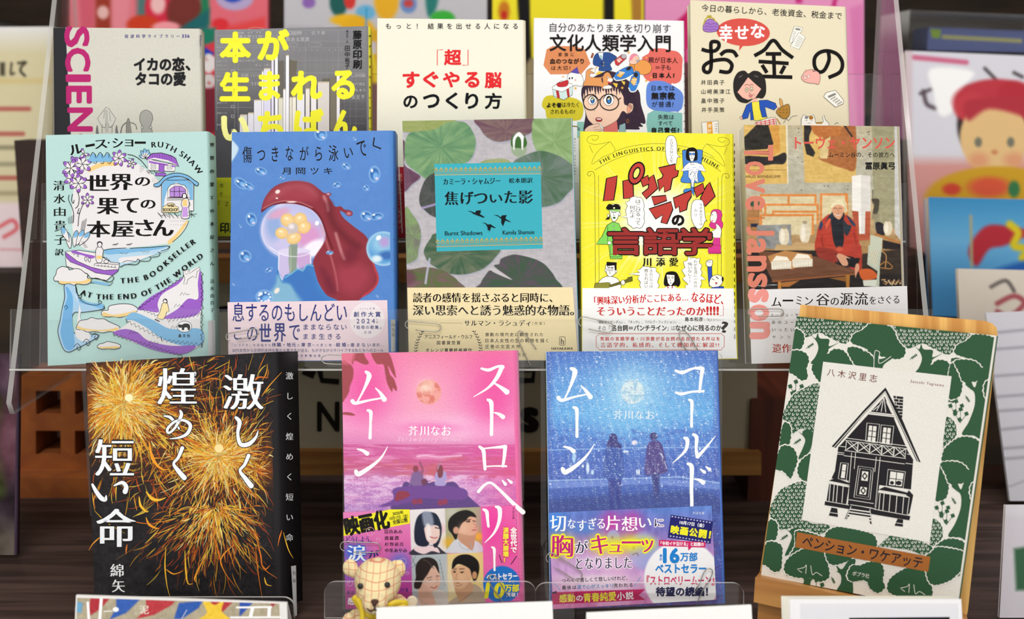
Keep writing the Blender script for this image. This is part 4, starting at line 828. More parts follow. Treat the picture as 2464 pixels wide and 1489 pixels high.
    for i in range(5): S.line([(990 + i * 20, 95 + (i % 2) * 10), (1008 + i * 20, 92 + (i % 2) * 10)], 4, k); S.line([(1245 + i * 20, 75 + (i % 2) * 10), (1262 + i * 20, 70 + (i % 2) * 10)], 4, k)
    # boat
    S.poly([(335, 75), (500, 60), (700, 90), (760, 130), (880, 200), (985, 215), (970, 300), (830, 420), (640, 390), (600, 340), (350, 250)], Wh, sm=False, out=k, ow=7)
    S.poly([(335, 80), (480, 190), (640, 260), (800, 300), (975, 290), (965, 310), (900, 360), (700, 330), (560, 260), (400, 200), (352, 150)], P, sm=False, out=k, ow=6)
    S.poly([(430, 60), (560, 100), (690, 130), (650, 160), (540, 120), (420, 95)], P, sm=True)
    for x, y in ((445, 100), (488, 125)): S.ell(x, y, 9, 13, Wh, out=k, ow=5)
    for x in (582, 625): S.ell(x, 165 + (x - 582) * .25, 14, 26, Wh, out=k, ow=6, ang=-10)
    S.line([(680, 245), (720, 215), (960, 230), (975, 215)], 6, k); S.line([(700, 240), (950, 270)], 5, k)
    for i in range(6): S.line([(735 + i * 40, 228 + i * 3), (728 + i * 40, 250 + i * 4)], 5, k)
    S.ell(825, 195, 28, 22, None, out=k, ow=6); S.line([(780, 140), (840, 160), (880, 205)], 6, k)
    S.poly([(715, 30), (700, 90), (712, 200), (770, 200), (785, 100), (790, 60), (760, 20)], Wh, sm=True, out=k, ow=6); S.poly([(710, 125), (775, 125), (770, 165), (712, 165)], Yl); S.ell(748, -5, 26, 30, Wh, out=k, ow=6); S.line([(725, 10), (722, -30), (755, -42), (778, -20)], 8, k)
    # clouds
    def cloud(pts): S.poly(pts, Wh, sm=True, out=k, ow=7)
    S.poly([(330, 470), (450, 470), (500, 620), (640, 700), (800, 740), (760, 770), (560, 800), (430, 820), (430, 1040), (640, 1060), (740, 1080), (620, 1160), (480, 1230), (380, 1275), (310, 1230), (250, 1040), (275, 900), (300, 760), (330, 620)], 'a9cdea', sm=True, out=k, ow=8)
    S.poly([(340, 500), (360, 620), (320, 760), (300, 900), (280, 1050), (330, 1220), (400, 1255), (450, 1180), (420, 900), (430, 640), (380, 520)], '6fb0e2', sm=True); S.poly([(440, 560), (500, 700), (480, 900), (460, 1080), (560, 1150), (640, 1090), (520, 880), (520, 760)], Wh, sm=True)
    S.poly([(500, 640), (640, 690), (780, 700), (780, 760), (640, 720), (520, 690)], B, sm=True)
    S.line([(510, 650), (600, 700), (720, 715), (770, 680), (735, 660), (740, 700)], 7, k); S.line([(800, 720), (790, 765), (740, 775)], 7, k); S.line([(460, 480), (470, 560), (500, 600), (530, 590), (520, 630), (490, 630)], 7, k); S.line([(340, 770), (365, 740), (340, 720), (325, 745)], 6, k)
    for x, y in ((690, 1090), (590, 1160), (480, 1215)): S.line([(x - 40, y), (x, y - 40), (x + 40, y), (x + 20, y + 40), (x - 5, y + 10), (x + 10, y - 10)], 7, k)
    cloud([(200, 390), (225, 350), (240, 290), (300, 255), (370, 270), (385, 295), (460, 280), (520, 290), (570, 330), (605, 350), (600, 390), (645, 410), (630, 450), (560, 470), (480, 460), (440, 478), (380, 458), (320, 468), (260, 450), (255, 430), (210, 425)]); S.poly([(262, 440), (300, 415), (480, 425), (620, 400), (640, 430), (560, 460), (400, 455), (300, 462)], Yl, sm=True); S.poly([(262, 425), (300, 400), (480, 410), (600, 390), (560, 425), (400, 435)], Wh, sm=True)
    S.line([(650, 400), (720, 395), (860, 440), (915, 400), (905, 375)], 8, k); S.line([(640, 450), (760, 455), (860, 480), (905, 440)], 6, k); S.poly([(660, 430), (760, 440), (860, 465), (840, 480), (680, 450)], B, sm=True)
    cloud([(850, 745), (880, 720), (960, 705), (1040, 700), (1130, 710), (1190, 745), (1200, 775), (1170, 810), (1100, 820), (1000, 860), (920, 850), (850, 855), (790, 845), (768, 810), (790, 780), (850, 775)]); S.poly([(785, 845), (800, 800), (900, 830), (1050, 810), (1180, 780), (1150, 815), (1000, 855), (900, 850)], Yl, sm=True)
    cloud([(470, 980), (490, 930), (520, 900), (600, 885), (650, 865), (720, 880), (800, 880), (850, 910), (920, 940), (980, 970), (985, 1010), (940, 1035), (860, 1030), (780, 1045), (700, 1030), (600, 1035), (540, 1010), (480, 1005)]); S.poly([(490, 995), (480, 960), (560, 990), (720, 1010), (880, 1000), (960, 980), (970, 1015), (860, 1025), (700, 1025), (560, 1015)], Yl, sm=True)
    cloud([(718, 1210), (745, 1180), (790, 1170), (840, 1150), (900, 1160), (960, 1175), (995, 1195), (985, 1225), (920, 1240), (850, 1235), (780, 1240), (735, 1228)]); S.poly([(730, 1215), (850, 1210), (970, 1205), (960, 1230), (780, 1232)], Yl, sm=True)
    # hill strips
    S.poly([(1200, 760), (1350, 620), (1550, 510), (1740, 390), (1840, 290), (1930, 255), (1960, 330), (1975, 500), (1980, 660), (1950, 860), (1950, 1000), (1960, 1180), (1880, 1240), (1720, 1290), (1400, 1240), (1150, 1160), (910, 1050), (1000, 990), (1100, 920), (1060, 880), (1200, 790)], Wh, sm=False)
    S.poly([(1200, 760), (1350, 620), (1550, 510), (1740, 390), (1680, 470), (1500, 580), (1440, 700), (1450, 800), (1300, 780)], P, sm=True); S.poly([(1945, 300), (1970, 420), (1980, 640), (1940, 800), (1820, 860), (1560, 880), (1520, 860), (1680, 760), (1800, 640), (1920, 640), (1920, 450)], P, sm=True)
    S.poly([(1060, 890), (1150, 800), (1400, 900), (1600, 1000), (1950, 1000), (1970, 1180), (1750, 1200), (1500, 1120), (1300, 980), (1150, 900)], B, sm=True); S.poly([(910, 1050), (1050, 1000), (1200, 1040), (1330, 1140), (1600, 1200), (1900, 1200), (1730, 1300), (1400, 1250), (1100, 1130)], P, sm=True)
    def jag(x0, y0, x1, y1, n, h):
        q = []
        for i in range(n): u = i / (n - 1.); x = x0 + (x1 - x0) * u; y = y0 + (y1 - y0) * u; q += [(x, y), (x + (x1 - x0) / n * .25, y + h)]
        S.line(q, 7, k, sm=False)
    jag(1210, 770, 1740, 390, 13, -34); jag(1560, 880, 1950, 800, 9, 42); jag(1060, 880, 1480, 1090, 9, 46); jag(1480, 1110, 1960, 1170, 10, 40); jag(910, 1050, 1720, 1300, 18, 34); jag(1230, 740, 1440, 830, 6, 34)
    for i in range(18): S.line([(1955 + (i % 3) * 8, 320 + i * 50), (1985 - (i % 2) * 14, 350 + i * 50), (1958, 370 + i * 50)], 7, k, sm=False)
    for x, y in ((1710, 560), (1640, 700), (1600, 960), (1340, 1140), (1100, 1020)): S.line([(x, y + 40), (x + 20, y), (x + 40, y + 35), (x + 60, y + 5), (x + 75, y + 30), (x + 110, y + 25)], 5, k, sm=False)
    # cat, walker, emblem
    S.poly([(1745, 300), (1760, 290), (1780, 300), (1810, 290), (1820, 340), (1860, 310), (1940, 260), (1945, 290), (1910, 320), (1900, 390), (1860, 370), (1800, 410), (1790, 460), (1750, 465), (1765, 400), (1750, 350)], Wh, sm=False, out=k, ow=5)
    for x, y in ((1768, 318), (1800, 318)): S.ell(x, y, 5, 4, k)
    S.line([(1770, 338), (1785, 348), (1802, 338)], 4, k)
    S.poly([(1495, 700), (1520, 680), (1560, 700), (1578, 790), (1545, 800), (1535, 850), (1500, 890), (1430, 870), (1470, 790)], 'f4e0a8', sm=False, out=k, ow=6); S.ell(1530, 665, 24, 24, Wh, out=k, ow=6); S.line([(1505, 668), (1520, 645), (1550, 660), (1552, 690)], 9, k); S.line([(1410, 885), (1460, 910)], 12, k)
    S.ell(1760, 972, 88, 66, 'f4f4f4', out=k, ow=5); S.poly([(1682, 965), (1695, 945), (1730, 950), (1760, 935), (1810, 940), (1828, 970), (1822, 1010), (1800, 1010), (1795, 985), (1760, 985), (1755, 1012), (1730, 1010), (1728, 985), (1700, 985)], '1a1a1a', sm=True)
    S.t('晶文社', 1690, 1062, 1828, 1098, k, b=.03)
    S.arc('THE BOOKSELLER', [(985, 425), (1180, 410), (1330, 370), (1450, 290), (1600, 160), (1720, 60), (1890, -60)], 92, k, b=.04, st='m')
    S.arc('AT THE END OF THE WORLD', [(520, 555), (700, 610), (920, 615), (1180, 600), (1380, 530), (1600, 400), (1750, 280), (1980, 110)], 92, k, b=.04, st='m')
    Q = b.SS; Q.Z(90, 300, .2014); Q.t('世界の果ての本屋さん', 2062, 215, 2112, 1680, k, v=True, b=.03, st='m')
    Q.Z(90, 590, .2014); Q.t('清水由貴子', 2062, 405, 2112, 800, k, v=True, b=.02, st='m')
    Q.Z(0, 0, 1); Q.poly([(500, 772), (517, 770), (518, 852), (501, 856)], 'dfe3e4')
    b.done()
def drop(C, S, x, y, rx, ry, ang=0):
    C.ell(x, y, rx, ry, '9cc6ee', .25, ang); C.ell(x, y, rx * .8, ry * .8, '2f66b0', .5, ang); C.ell(x + rx * .2, y + ry * .25, rx * .5, ry * .5, '79b2ea', .7, ang); C.ell(x - rx * .45, y - ry * .45, max(4, rx * .22), max(4, ry * .22), 'f4faff', .4, ang); C.ell(x + rx * .4, y + ry * .55, rx * .28, ry * .14, 'f2d4ea', .5, ang)
def book_swim():
    b = Book('paperback_book', 'blue novel with dripping dark-red mushroom head over a glass bubble and flower, middle row', [(558, 318), (937, 314), (941, 868), (551, 870)], D_MID, '5487cb', spine='3d6db0', T=.022, r=.0045, mt='gloss')
    S = b.S; C = b.base(1.5); C.Z(530, 300, .2015)
    C.fill('5a8ad0'); C.put((C.Y - 60) / 3000, '4b7cc6', .6); C.noise(90, .03, 5); C.noise(3, .06, 9)
    C.poly([(100, 180), (210, 260), (205, 330), (150, 420), (90, 480)], 'c4dcec', 20)
    for d in ((1200, 115, 75, 70, 30), (1605, 165, 23, 23), (485, 555, 72, 45, 15), (740, 635, 32, 20, -20), (1505, 495, 52, 38, 25), (1842, 590, 66, 96, 0), (1392, 720, 50, 30, -15), (1742, 755, 36, 34), (250, 700, 90, 55, 35), (340, 735, 65, 40, 30), (372, 1130, 62, 78, -15), (238, 1212, 20, 18), (1745, 1090, 70, 58, 15), (1870, 1095, 78, 42, -10)): drop(C, S, *d)
    # bubble and flower
    C.ell(870, 1260, 385, 345, 'f2f0fb', .03); C.ell(870, 1260, 375, 335, 'b4bce8', .25); C.ell(820, 1280, 290, 280, 'c9c4ea', .5); C.ell(1050, 1330, 170, 150, 'd79acc', .8); C.ell(1120, 1480, 160, 90, 'f4effa', .5, -30); C.ell(640, 1200, 90, 170, '93aede', .8); C.ell(700, 1060, 130, 50, 'd7a6c8', .8, -20)
    C.poly([(840, 1380), (920, 1380), (925, 1760), (830, 1760)], '8ba1a6', 10, sm=False)
    for x, y, rx, ry, a in ((805, 1140, 85, 80, 20), (955, 1130, 80, 78, -20), (1000, 1225, 72, 85, 60), (880, 1355, 88, 70, -20), (735, 1295, 78, 68, 10)): C.ell(x, y, rx, ry, 'e8c078', .16, a); C.ell(x, y - 5, rx * .8, ry * .75, 'f0cf92', .5, a); C.ell(x - 10, y - 20, rx * .3, ry * .2, 'fbecc8', .8, a)
    C.ell(863, 1237, 66, 64, 'c9bfc0', .25); C.ell(850, 1215, 34, 30, 'ebe2e4', .7); C.ell(1155, 1175, 22, 28, 'ffffff', .4, 20)
    # cap
    cap = [(487, 1045), (520, 900), (620, 760), (760, 690), (930, 672), (1080, 700), (1180, 770), (1240, 815), (1300, 810), (1328, 830), (1300, 860), (1320, 900), (1370, 975), (1440, 975), (1480, 1010), (1540, 1020), (1580, 1045), (1570, 1085), (1520, 1088), (1480, 1050), (1430, 1030), (1470, 1110), (1600, 1220), (1720, 1310), (1780, 1400), (1790, 1500), (1850, 1700), (1890, 1800), (1880, 1900), (1800, 2000), (1700, 2060), (1640, 2110), (1600, 2150), (1400, 2150), (1280, 2050), (1180, 1900), (1140, 1780), (1110, 1620), (1230, 1420), (1260, 1300), (1200, 1130), (1100, 1020), (960, 960), (800, 940), (640, 960), (520, 1010)]
    C.poly(cap, '8c2f3c', 10)
    C.poly([(540, 960), (600, 830), (760, 720), (950, 690), (1100, 740), (1160, 860), (1000, 880), (800, 870), (640, 900)], 'b25560', 90, .75); C.poly([(700, 900), (850, 760), (1050, 800), (1150, 900), (1000, 910)], 'a03a48', 80, .8)
    C.line([(500, 1030), (620, 950), (800, 925), (960, 945), (1110, 1010), (1210, 1130), (1270, 1300), (1340, 1480)], 22, '6b1822', 14); C.line([(512, 1000), (640, 935), (800, 908), (960, 930), (1100, 990)], 10, 'd28a8c', 10, .9)
    C.line([(1240, 860), (1280, 950), (1290, 1020)], 26, 'dfa8a6', 40, .8); C.line([(1300, 950), (1340, 1150), (1500, 1350), (1640, 1450)], 60, '5a1622', 100, .7); C.line([(1380, 1300), (1440, 1500), (1480, 1600)], 22, 'e2b0ac', 40, .8); C.line([(1200, 1200), (1300, 1500), (1380, 1800), (1400, 1980)], 14, 'd78a8c', 26, .7)
    C.poly([(1400, 1750), (1600, 1650), (1780, 1750), (1760, 1900), (1600, 2020), (1450, 1960)], 'aa3f52', 130, .7); C.poly([(1200, 1700), (1330, 1850), (1380, 2000), (1280, 1980)], '6a1c34', 80, .7); C.ell(1560, 1560, 80, 120, '6e1e30', 1.2, 20, .6); C.line([(1780, 1420), (1840, 1700), (1880, 1820), (1850, 1930), (1700, 2050)], 16, 'd0454a', 16, .9)
    C.ell(685, 800, 30, 22, 'f3e4e2', .5, -30); C.ell(676, 878, 14, 10, 'f3e4e2', .5); C.ell(850, 922, 60, 8, 'f8e8e4', .6); C.ell(1290, 828, 20, 12, 'c9a8c0', .8); C.ell(1535, 1060, 28, 20, 'c07a80', .8)
    C.Z(530, 590, .1948)
    C.poly([(720, 80), (1110, 80), (1115, 340), (1000, 420), (770, 420), (722, 330)], 'c8bde4', 14, sm=False); C.poly([(725, 60), (920, 30), (1105, 60), (1090, 120), (920, 140), (760, 120)], 'dcd4f0', 16); C.poly([(930, 130), (1110, 110), (1110, 290), (1000, 300)], 'c9a6d6', 30); C.poly([(850, 0), (955, 0), (940, 330), (860, 370), (845, 200)], '8b9c8c', 12, sm=False); C.line([(870, 20), (870, 340)], 12, 'b9c4b0', 12, .8)
    C.line([(725, 100), (722, 330), (770, 430)], 9, 'ffffff', 8); C.line([(1114, 90), (1118, 300)], 9, 'ffffff', 8); C.line([(610, 20), (760, 110), (920, 140), (1080, 110), (1230, 10)], 8, 'f4f4ff', 8)
    C.poly([(440, 700), (560, 620), (650, 540), (690, 400), (700, 300), (720, 310), (735, 380), (765, 440), (800, 370), (880, 350), (950, 290), (1020, 310), (1070, 240), (1150, 250), (1180, 400), (1230, 520), (1320, 620), (1400, 700)], '3f7ec4', 10)
    C.poly([(600, 600), (680, 480), (700, 370), (740, 400), (770, 460), (860, 480), (920, 560), (1000, 700), (500, 700)], '8cbcd4', 40, .85); C.ell(700, 560, 40, 26, 'f6e6da', .5, -50); C.poly([(820, 400), (960, 310), (1080, 290), (1150, 420), (1200, 560), (1330, 700), (1020, 700), (900, 500)], '3c72be', 70, .8); C.line([(800, 400), (880, 350), (960, 295), (1020, 315), (1070, 245), (1150, 255)], 10, '7fd0dc', 10)
    for d in ((308, 135, 74, 72, 10), (600, 305, 48, 24, -30), (165, 485, 18, 14, 30), (1352, 92, 45, 24), (1940, 630, 18, 16), (545, 640, 105, 88)): drop(C, S, *d)
    for a in range(9): C.ell(545 + 70 * math.cos(a * .7), 640 + 55 * math.sin(a * .7), 15, 12, 'e8f2ff', .6)
    C.Z(530, 300, .2015); C.ell(1950, 1480, 205, 205, 'd6ecf4', .05); C.ell(1950, 1480, 192, 192, '5fa0d8', .3); C.ell(1930, 1420, 130, 110, '8fc4e4', .8); C.ell(1960, 1400, 60, 60, 'c48cd0', 1, 0, .7); C.ell(1890, 1350, 34, 26, 'f4fbff', .4, -40); C.ell(1990, 1560, 90, 50, '3c6cb4', .9); C.ell(1870, 1600, 60, 40, 'd8ecf4', .8)
    C.done()
    S.Z(530, 300, .2015); k = '14100e'
    for ch, x0, y0, x1, y1, a in (('傷', 265, 258, 378, 455, 0), ('つ', 442, 305, 535, 428, 0), ('き', 615, 262, 692, 438, 0), ('な', 782, 258, 872, 430, 0), ('が', 950, 258, 1055, 425, 0), ('ら', 1135, 262, 1215, 430, 0), ('泳', 1295, 245, 1410, 435, 0), ('い', 1482, 275, 1582, 395, -8), ('で', 1638, 195, 1745, 378, -10), ('く', 1820, 150, 1890, 320, -30)): S.t(ch, x0, y0, x1, y1, k, b=.008, ang=a)
    for ch, x0, x1 in (('月', 738, 840), ('岡', 905, 1015), ('ツ', 1080, 1172), ('キ', 1238, 1338)): S.t(ch, x0, 515, x1, 592, k, b=.012)
    Q = b.SS; Q.Z(0, 0, 1); Q.t('傷つきながら泳いでく', 945, 350, 949, 690, '10203c', v=True); Q.poly([(940, 769), (951, 768), (951, 845), (941, 846)], 'cfd6dc'); Q.t('914', 942, 778, 950, 786, '30343c'); Q.t('TSU', 942, 790, 950, 798, '30343c'); Q.t('202', 942, 801, 950, 809, '30343c')
    o = b.band([(548, 727), (932, 722), (936, 866), (550, 869)], 'ecd6de'); n = '1b2a78'
    o.Z(530, 590, .1948); o.ell(1815, 925, 215, 225, 'f0e6ea')
    o.t('息するのもしんどい', 155, 712, 1565, 940, n, b=.012, asp=.62)
    for ch, x0, y0, x1, y1, bb in (('こ', 172, 1015, 262, 1165, .01), ('の', 335, 1010, 460, 1180, .01), ('世', 485, 968, 628, 1188, .022), ('界', 665, 965, 810, 1188, .022), ('で', 855, 985, 985, 1170, .012)): o.t(ch, x0, y0, x1, y1, n, b=bb)
    o.t('ままならない', 1030, 975, 1562, 1045, n, b=.012); o.t('まま生きる', 1030, 1090, 1485, 1160, n, b=.012)
    o.t('note主催', 1730, 768, 1910, 792, n); o.t('創作大賞', 1650, 820, 1980, 885, n, b=.022); o.t('2024', 1685, 908, 1910, 965, n, b=.01); o.t('入選', 1925, 905, 1948, 962, n, v=True); o.t('「祖母の歌集」', 1655, 990, 1985, 1035, n, b=.016); o.t('収録', 1778, 1058, 1866, 1092, n)
    o.t('「シゴデキ」を目指すも', 150, 1215, 625, 1250, n); o.t('休職・地元', 640, 1203, 935, 1253, n, b=.02); o.t('と', 955, 1218, 985, 1248, n); o.t('東京', 1003, 1203, 1125, 1253, n, b=.02); o.t('への愛と憎・', 1135, 1215, 1415, 1250, n); o.t('結婚', 1432, 1203, 1555, 1253, n, b=.02); o.t('と', 1570, 1218, 1598, 1248, n); o.t('産まない', 1612, 1205, 1860, 1253, n, b=.012); o.t('選択…', 1878, 1210, 2020, 1250, n)
    o.t('30代女性から圧倒的支持を集める書き手が送る、もがきながらサバイブする私たちへのエール', 150, 1275, 2018, 1318, n); o.t('朝日新聞出版', 938, 1348, 1240, 1378, n, b=.01)
    b.endband(o); b.done()
def book_burnt():
    b = Book('paperback_book', 'lily-pad painted cover with turquoise title panel and three black cranes, middle row centre', [(968, 291), (1374, 284), (1391, 868), (985, 868)], D_MID, 'b9b5bb', spine='45b3c4', T=.024, r=.0012, mt='matte')
    S = b.S; C = b.base(1.5); C.Z(950, 270, .2216); C.fill('bab6bc'); C.noise(60, .10, 3, 20); C.noise(14, .06, 8, 40)
    def pad(pts, c, c2, seed, ctr=None):
        C.poly([(x + 8, y + 14) for x, y in pts], '8f97ac', 30, .6)
        def f(X, Y):
            cx = ctr[0] if ctr else np.mean([p[0] for p in pts]); cy = ctr[1] if ctr else np.mean([p[1] for p in pts])
            a = np.arctan2(Y - cy, X - cx); r = np.hypot(X - cx, Y - cy); n = fbm(a * 7 + seed, r / 260., seed, 3) * .65 + fbm(X / 120., Y / 60., seed + 4, 3) * .35
            n = np.clip((n - .3) / .4, 0, 1)[..., None]; return hx(c) * (1 - n) + hx(c2) * n
        C.poly(pts, f, 7)
    pad([(60, 60), (640, 60), (560, 150), (400, 200), (180, 220), (60, 190)], '8f9d5c', 'a0a86c', 1)
    pad([(85, 300), (130, 400), (100, 560), (200, 640), (280, 700), (190, 780), (90, 850), (60, 500)], '5e3f56', '7d5a6c', 2)
    pad([(120, 290), (190, 215), (420, 190), (580, 110), (760, 110), (850, 220), (880, 340), (830, 500), (700, 580), (500, 610), (420, 680), (340, 720), (240, 650), (130, 560), (105, 440)], '5d8a66', '85a878', 3, (500, 380))
    pad([(900, 60), (1560, 60), (1500, 200), (1400, 260), (1260, 300), (1120, 320), (1000, 270), (930, 180)], '6d4c5c', '85706a', 4)
    pad([(1540, 60), (1930, 60), (1960, 320), (1960, 600), (1860, 520), (1760, 470), (1560, 430), (1500, 320), (1490, 200)], '7fa068', '9ab682', 5)
    pad([(1270, 560), (1360, 490), (1560, 420), (1720, 450), (1860, 520), (1960, 620), (1960, 780), (1860, 900), (1780, 980), (1600, 1030), (1280, 1030), (1200, 700)], '4d6c52', '72827a', 6, (1600, 700))
    pad([(440, 660), (340, 720), (280, 850), (265, 960), (300, 1040), (440, 1140), (600, 1100), (600, 700)], '3d4640', '5a5a5c', 7)
    pad([(105, 1050), (200, 1120), (265, 1230), (285, 1350), (260, 1480), (230, 1600), (80, 1600)], '84a06c', '74746c', 8)
    pad([(1210, 510), (1100, 505), (980, 520), (940, 560), (1250, 560)], '94a06c', 'a4ac80', 9)
    C.line([(300, 1040), (440, 1000)], 22, 'a498c0', 14)
    C.Z(950, 590, .1947)
    pad([(560, -150), (440, -80), (360, 60), (380, 150), (430, 220), (540, 290), (680, 350), (860, 360), (1050, 310), (1170, 230), (1250, 140), (1305, 60), (1300, -100)], '3f6048', '6e7862', 10, (800, 100))
    pad([(60, 330), (200, 300), (400, 270), (600, 310), (700, 370), (780, 440), (830, 560), (60, 560)], '55703c', '7a5e62', 11)
    pad([(1230, 260), (1290, 230), (1310, 170), (1400, 130), (1500, 115), (1700, 160), (1830, 220), (1920, 310), (1985, 410), (2010, 560), (1060, 560), (1060, 470), (1120, 370), (1180, 310), (1300, 350), (1440, 420)], '3f5a44', '5c505c', 12, (1560, 440))
    C.poly([(1215, 275), (1450, 425), (1300, 370), (1195, 315)], 'c4c0c4', 6); C.line([(430, 170), (400, 330), (380, 470)], 26, 'b8b8d0', 12, .9); C.poly([(60, 330), (200, 310), (260, 420), (150, 500), (60, 480)], '6e3c58', 60, .7)
    C.Z(950, 270, .2216); C.ell(1350, 400, 85, 85, '8fa882', .2, 0, .8)
    C.poly([(1262, 360), (1262, 300), (1290, 250), (1345, 215), (1410, 260), (1436, 340), (1400, 385), (1300, 385)], '3f6a34', 8); C.poly([(1285, 280), (1345, 215), (1400, 260), (1398, 300), (1390, 410), (1375, 380), (1370, 300), (1340, 262), (1310, 300), (1298, 410), (1285, 380)], 'f0f0f4', 7)
    C.done(); S.Z(950, 270, .2216)
    S.poly([(430, 562), (1583, 540), (1606, 1480), (455, 1512)], '3fb0c2'); g = 'b9a45e'; k = '10181c'
    for y0, y1 in ((650, 636), (1430, 1400)):
        for i in range(22):
            u = i / 21.; x = 450 + u * 1120 + (15 if y0 > 1000 else 0); y = y0 + (y1 - y0) * u - 22
            S.ell(x, y, 21, 17, g); S.ell(x, y + 3, 12, 9, '55a8a8'); S.poly([(x - 10, y - 14), (x, y - 34), (x + 10, y - 14)], 'cdb06a')
        a = 22 if y0 > 1000 else 0
        for dy, w in ((10, 3), (-4, 3), (26, 6)): S.line([(432 + a, y0 + dy), (1586 + a, y1 + dy)], w, g, sm=False)
        S.line([(432 + a, y0 + 8 + 26), (1586 + a, y1 + 34)], 3, 'e0d8a8', sm=False)
    S.t('カミーラ・シャムジー', 528, 718, 1145, 785, k, b=.02, st='m', ang=-1); S.t('松本朗訳', 1240, 712, 1495, 768, k, b=.012, st='m', ang=-1)
    for ch, x0, y0, x1, y1 in (('焦', 545, 862, 685, 1006), ('げ', 720, 862, 850, 1000), ('つ', 862, 880, 1000, 990), ('い', 1035, 895, 1165, 980), ('た', 1195, 855, 1318, 985), ('影', 1350, 850, 1495, 990)): S.t(ch, x0, y0, x1, y1, k, b=.02, st='m')
    S.t('Burnt Shadows', 545, 1288, 950, 1335, k, st='m', b=.004, ang=-1); S.t('Kamila Shamsie', 1172, 1280, 1515, 1325, k, st='m', b=.004, ang=-1)
    S.poly([(785, 1070), (828, 1074), (870, 1092), (885, 1068), (940, 1064), (925, 1080), (942, 1085), (920, 1100), (930, 1110), (975, 1138), (965, 1145), (900, 1122), (850, 1102), (830, 1084)], k)
    S.poly([(1072, 1116), (1118, 1118), (1150, 1140), (1165, 1120), (1216, 1116), (1200, 1150), (1215, 1165), (1262, 1190), (1250, 1192), (1200, 1175), (1175, 1238), (1155, 1200), (1158, 1160), (1120, 1130)], k)
    S.poly([(948, 1198), (985, 1202), (1010, 1220), (1040, 1215), (1055, 1228), (1098, 1255), (1085, 1258), (1045, 1245), (1032, 1295), (1022, 1275), (1012, 1290), (1005, 1245), (985, 1212)], k)
    Q = b.SS; Q.Z(0, 0, 1); Q.poly([(1377, 302), (1390, 303), (1390, 306), (1377, 305)], g); Q.t('Burnt Shadows', 1380, 332, 1386, 420, '0f4a54', v=True)
    o = b.band([(980, 692), (1378, 691), (1391, 866), (984, 868)], 'f0dfb2'); o.Z(950, 590, .1947); k = '1e1712'
    o.t('読者の感情を揺さぶると同時に、', 228, 588, 1945, 706, k, b=.022, st='m'); o.t('深い思索へと誘う魅惑的な物語。', 228, 738, 2210, 868, k, b=.022, st='m')
    o.line([(560, 960), (835, 962)], 3, k); o.t('サルマン・ラシュディ', 860, 925, 1675, 998, k, b=.018, st='m'); o.t('（作家）', 1698, 945, 1850, 985, k, st='m')
    o.t('アニスフィールド・ウルフ', 370, 1108, 958, 1155, k, b=.018); o.t('図書賞受賞', 520, 1180, 810, 1228, k, b=.01); o.t('オレンジ賞最終候補作', 385, 1272, 950, 1318, k, b=.018)
    o.t('激動の現代史に翻弄された', 1118, 1080, 1832, 1126, k, b=.01); o.t('日本人女性の生の軌跡を描く', 1120, 1152, 1895, 1202, k, b=.01); o.t('圧巻の文芸大作。', 1118, 1228, 1580, 1276, k, b=.01); o.t('早川書房', 1380, 1330, 1620, 1375, k, st='m')
    for s_, cx in ((1, 250), (-1, 1075)):
        for i in range(8):
            y = 1320 - i * 34; x = cx + s_ * (i * i * 1.7); o.poly([(x, y), (x - s_ * 14, y - 34), (x + s_ * 6, y - 14)], k); o.poly([(x + s_ * 4, y), (x + s_ * 44, y - 26), (x + s_ * 14, y - 22)], k)
    o.line([(2035, 1140), (2040, 1130), (2098, 1130), (2105, 1140), (2105, 1225), (2095, 1235), (2042, 1235), (2033, 1225)], 5, k, closed=True, sm=False); o.t('h', 2053, 1148, 2086, 1222, k, st='m'); o.t('HAYAKAWA', 1938, 1262, 2198, 1290, k, b=.03, st='m')
    b.endband(o); b.done()
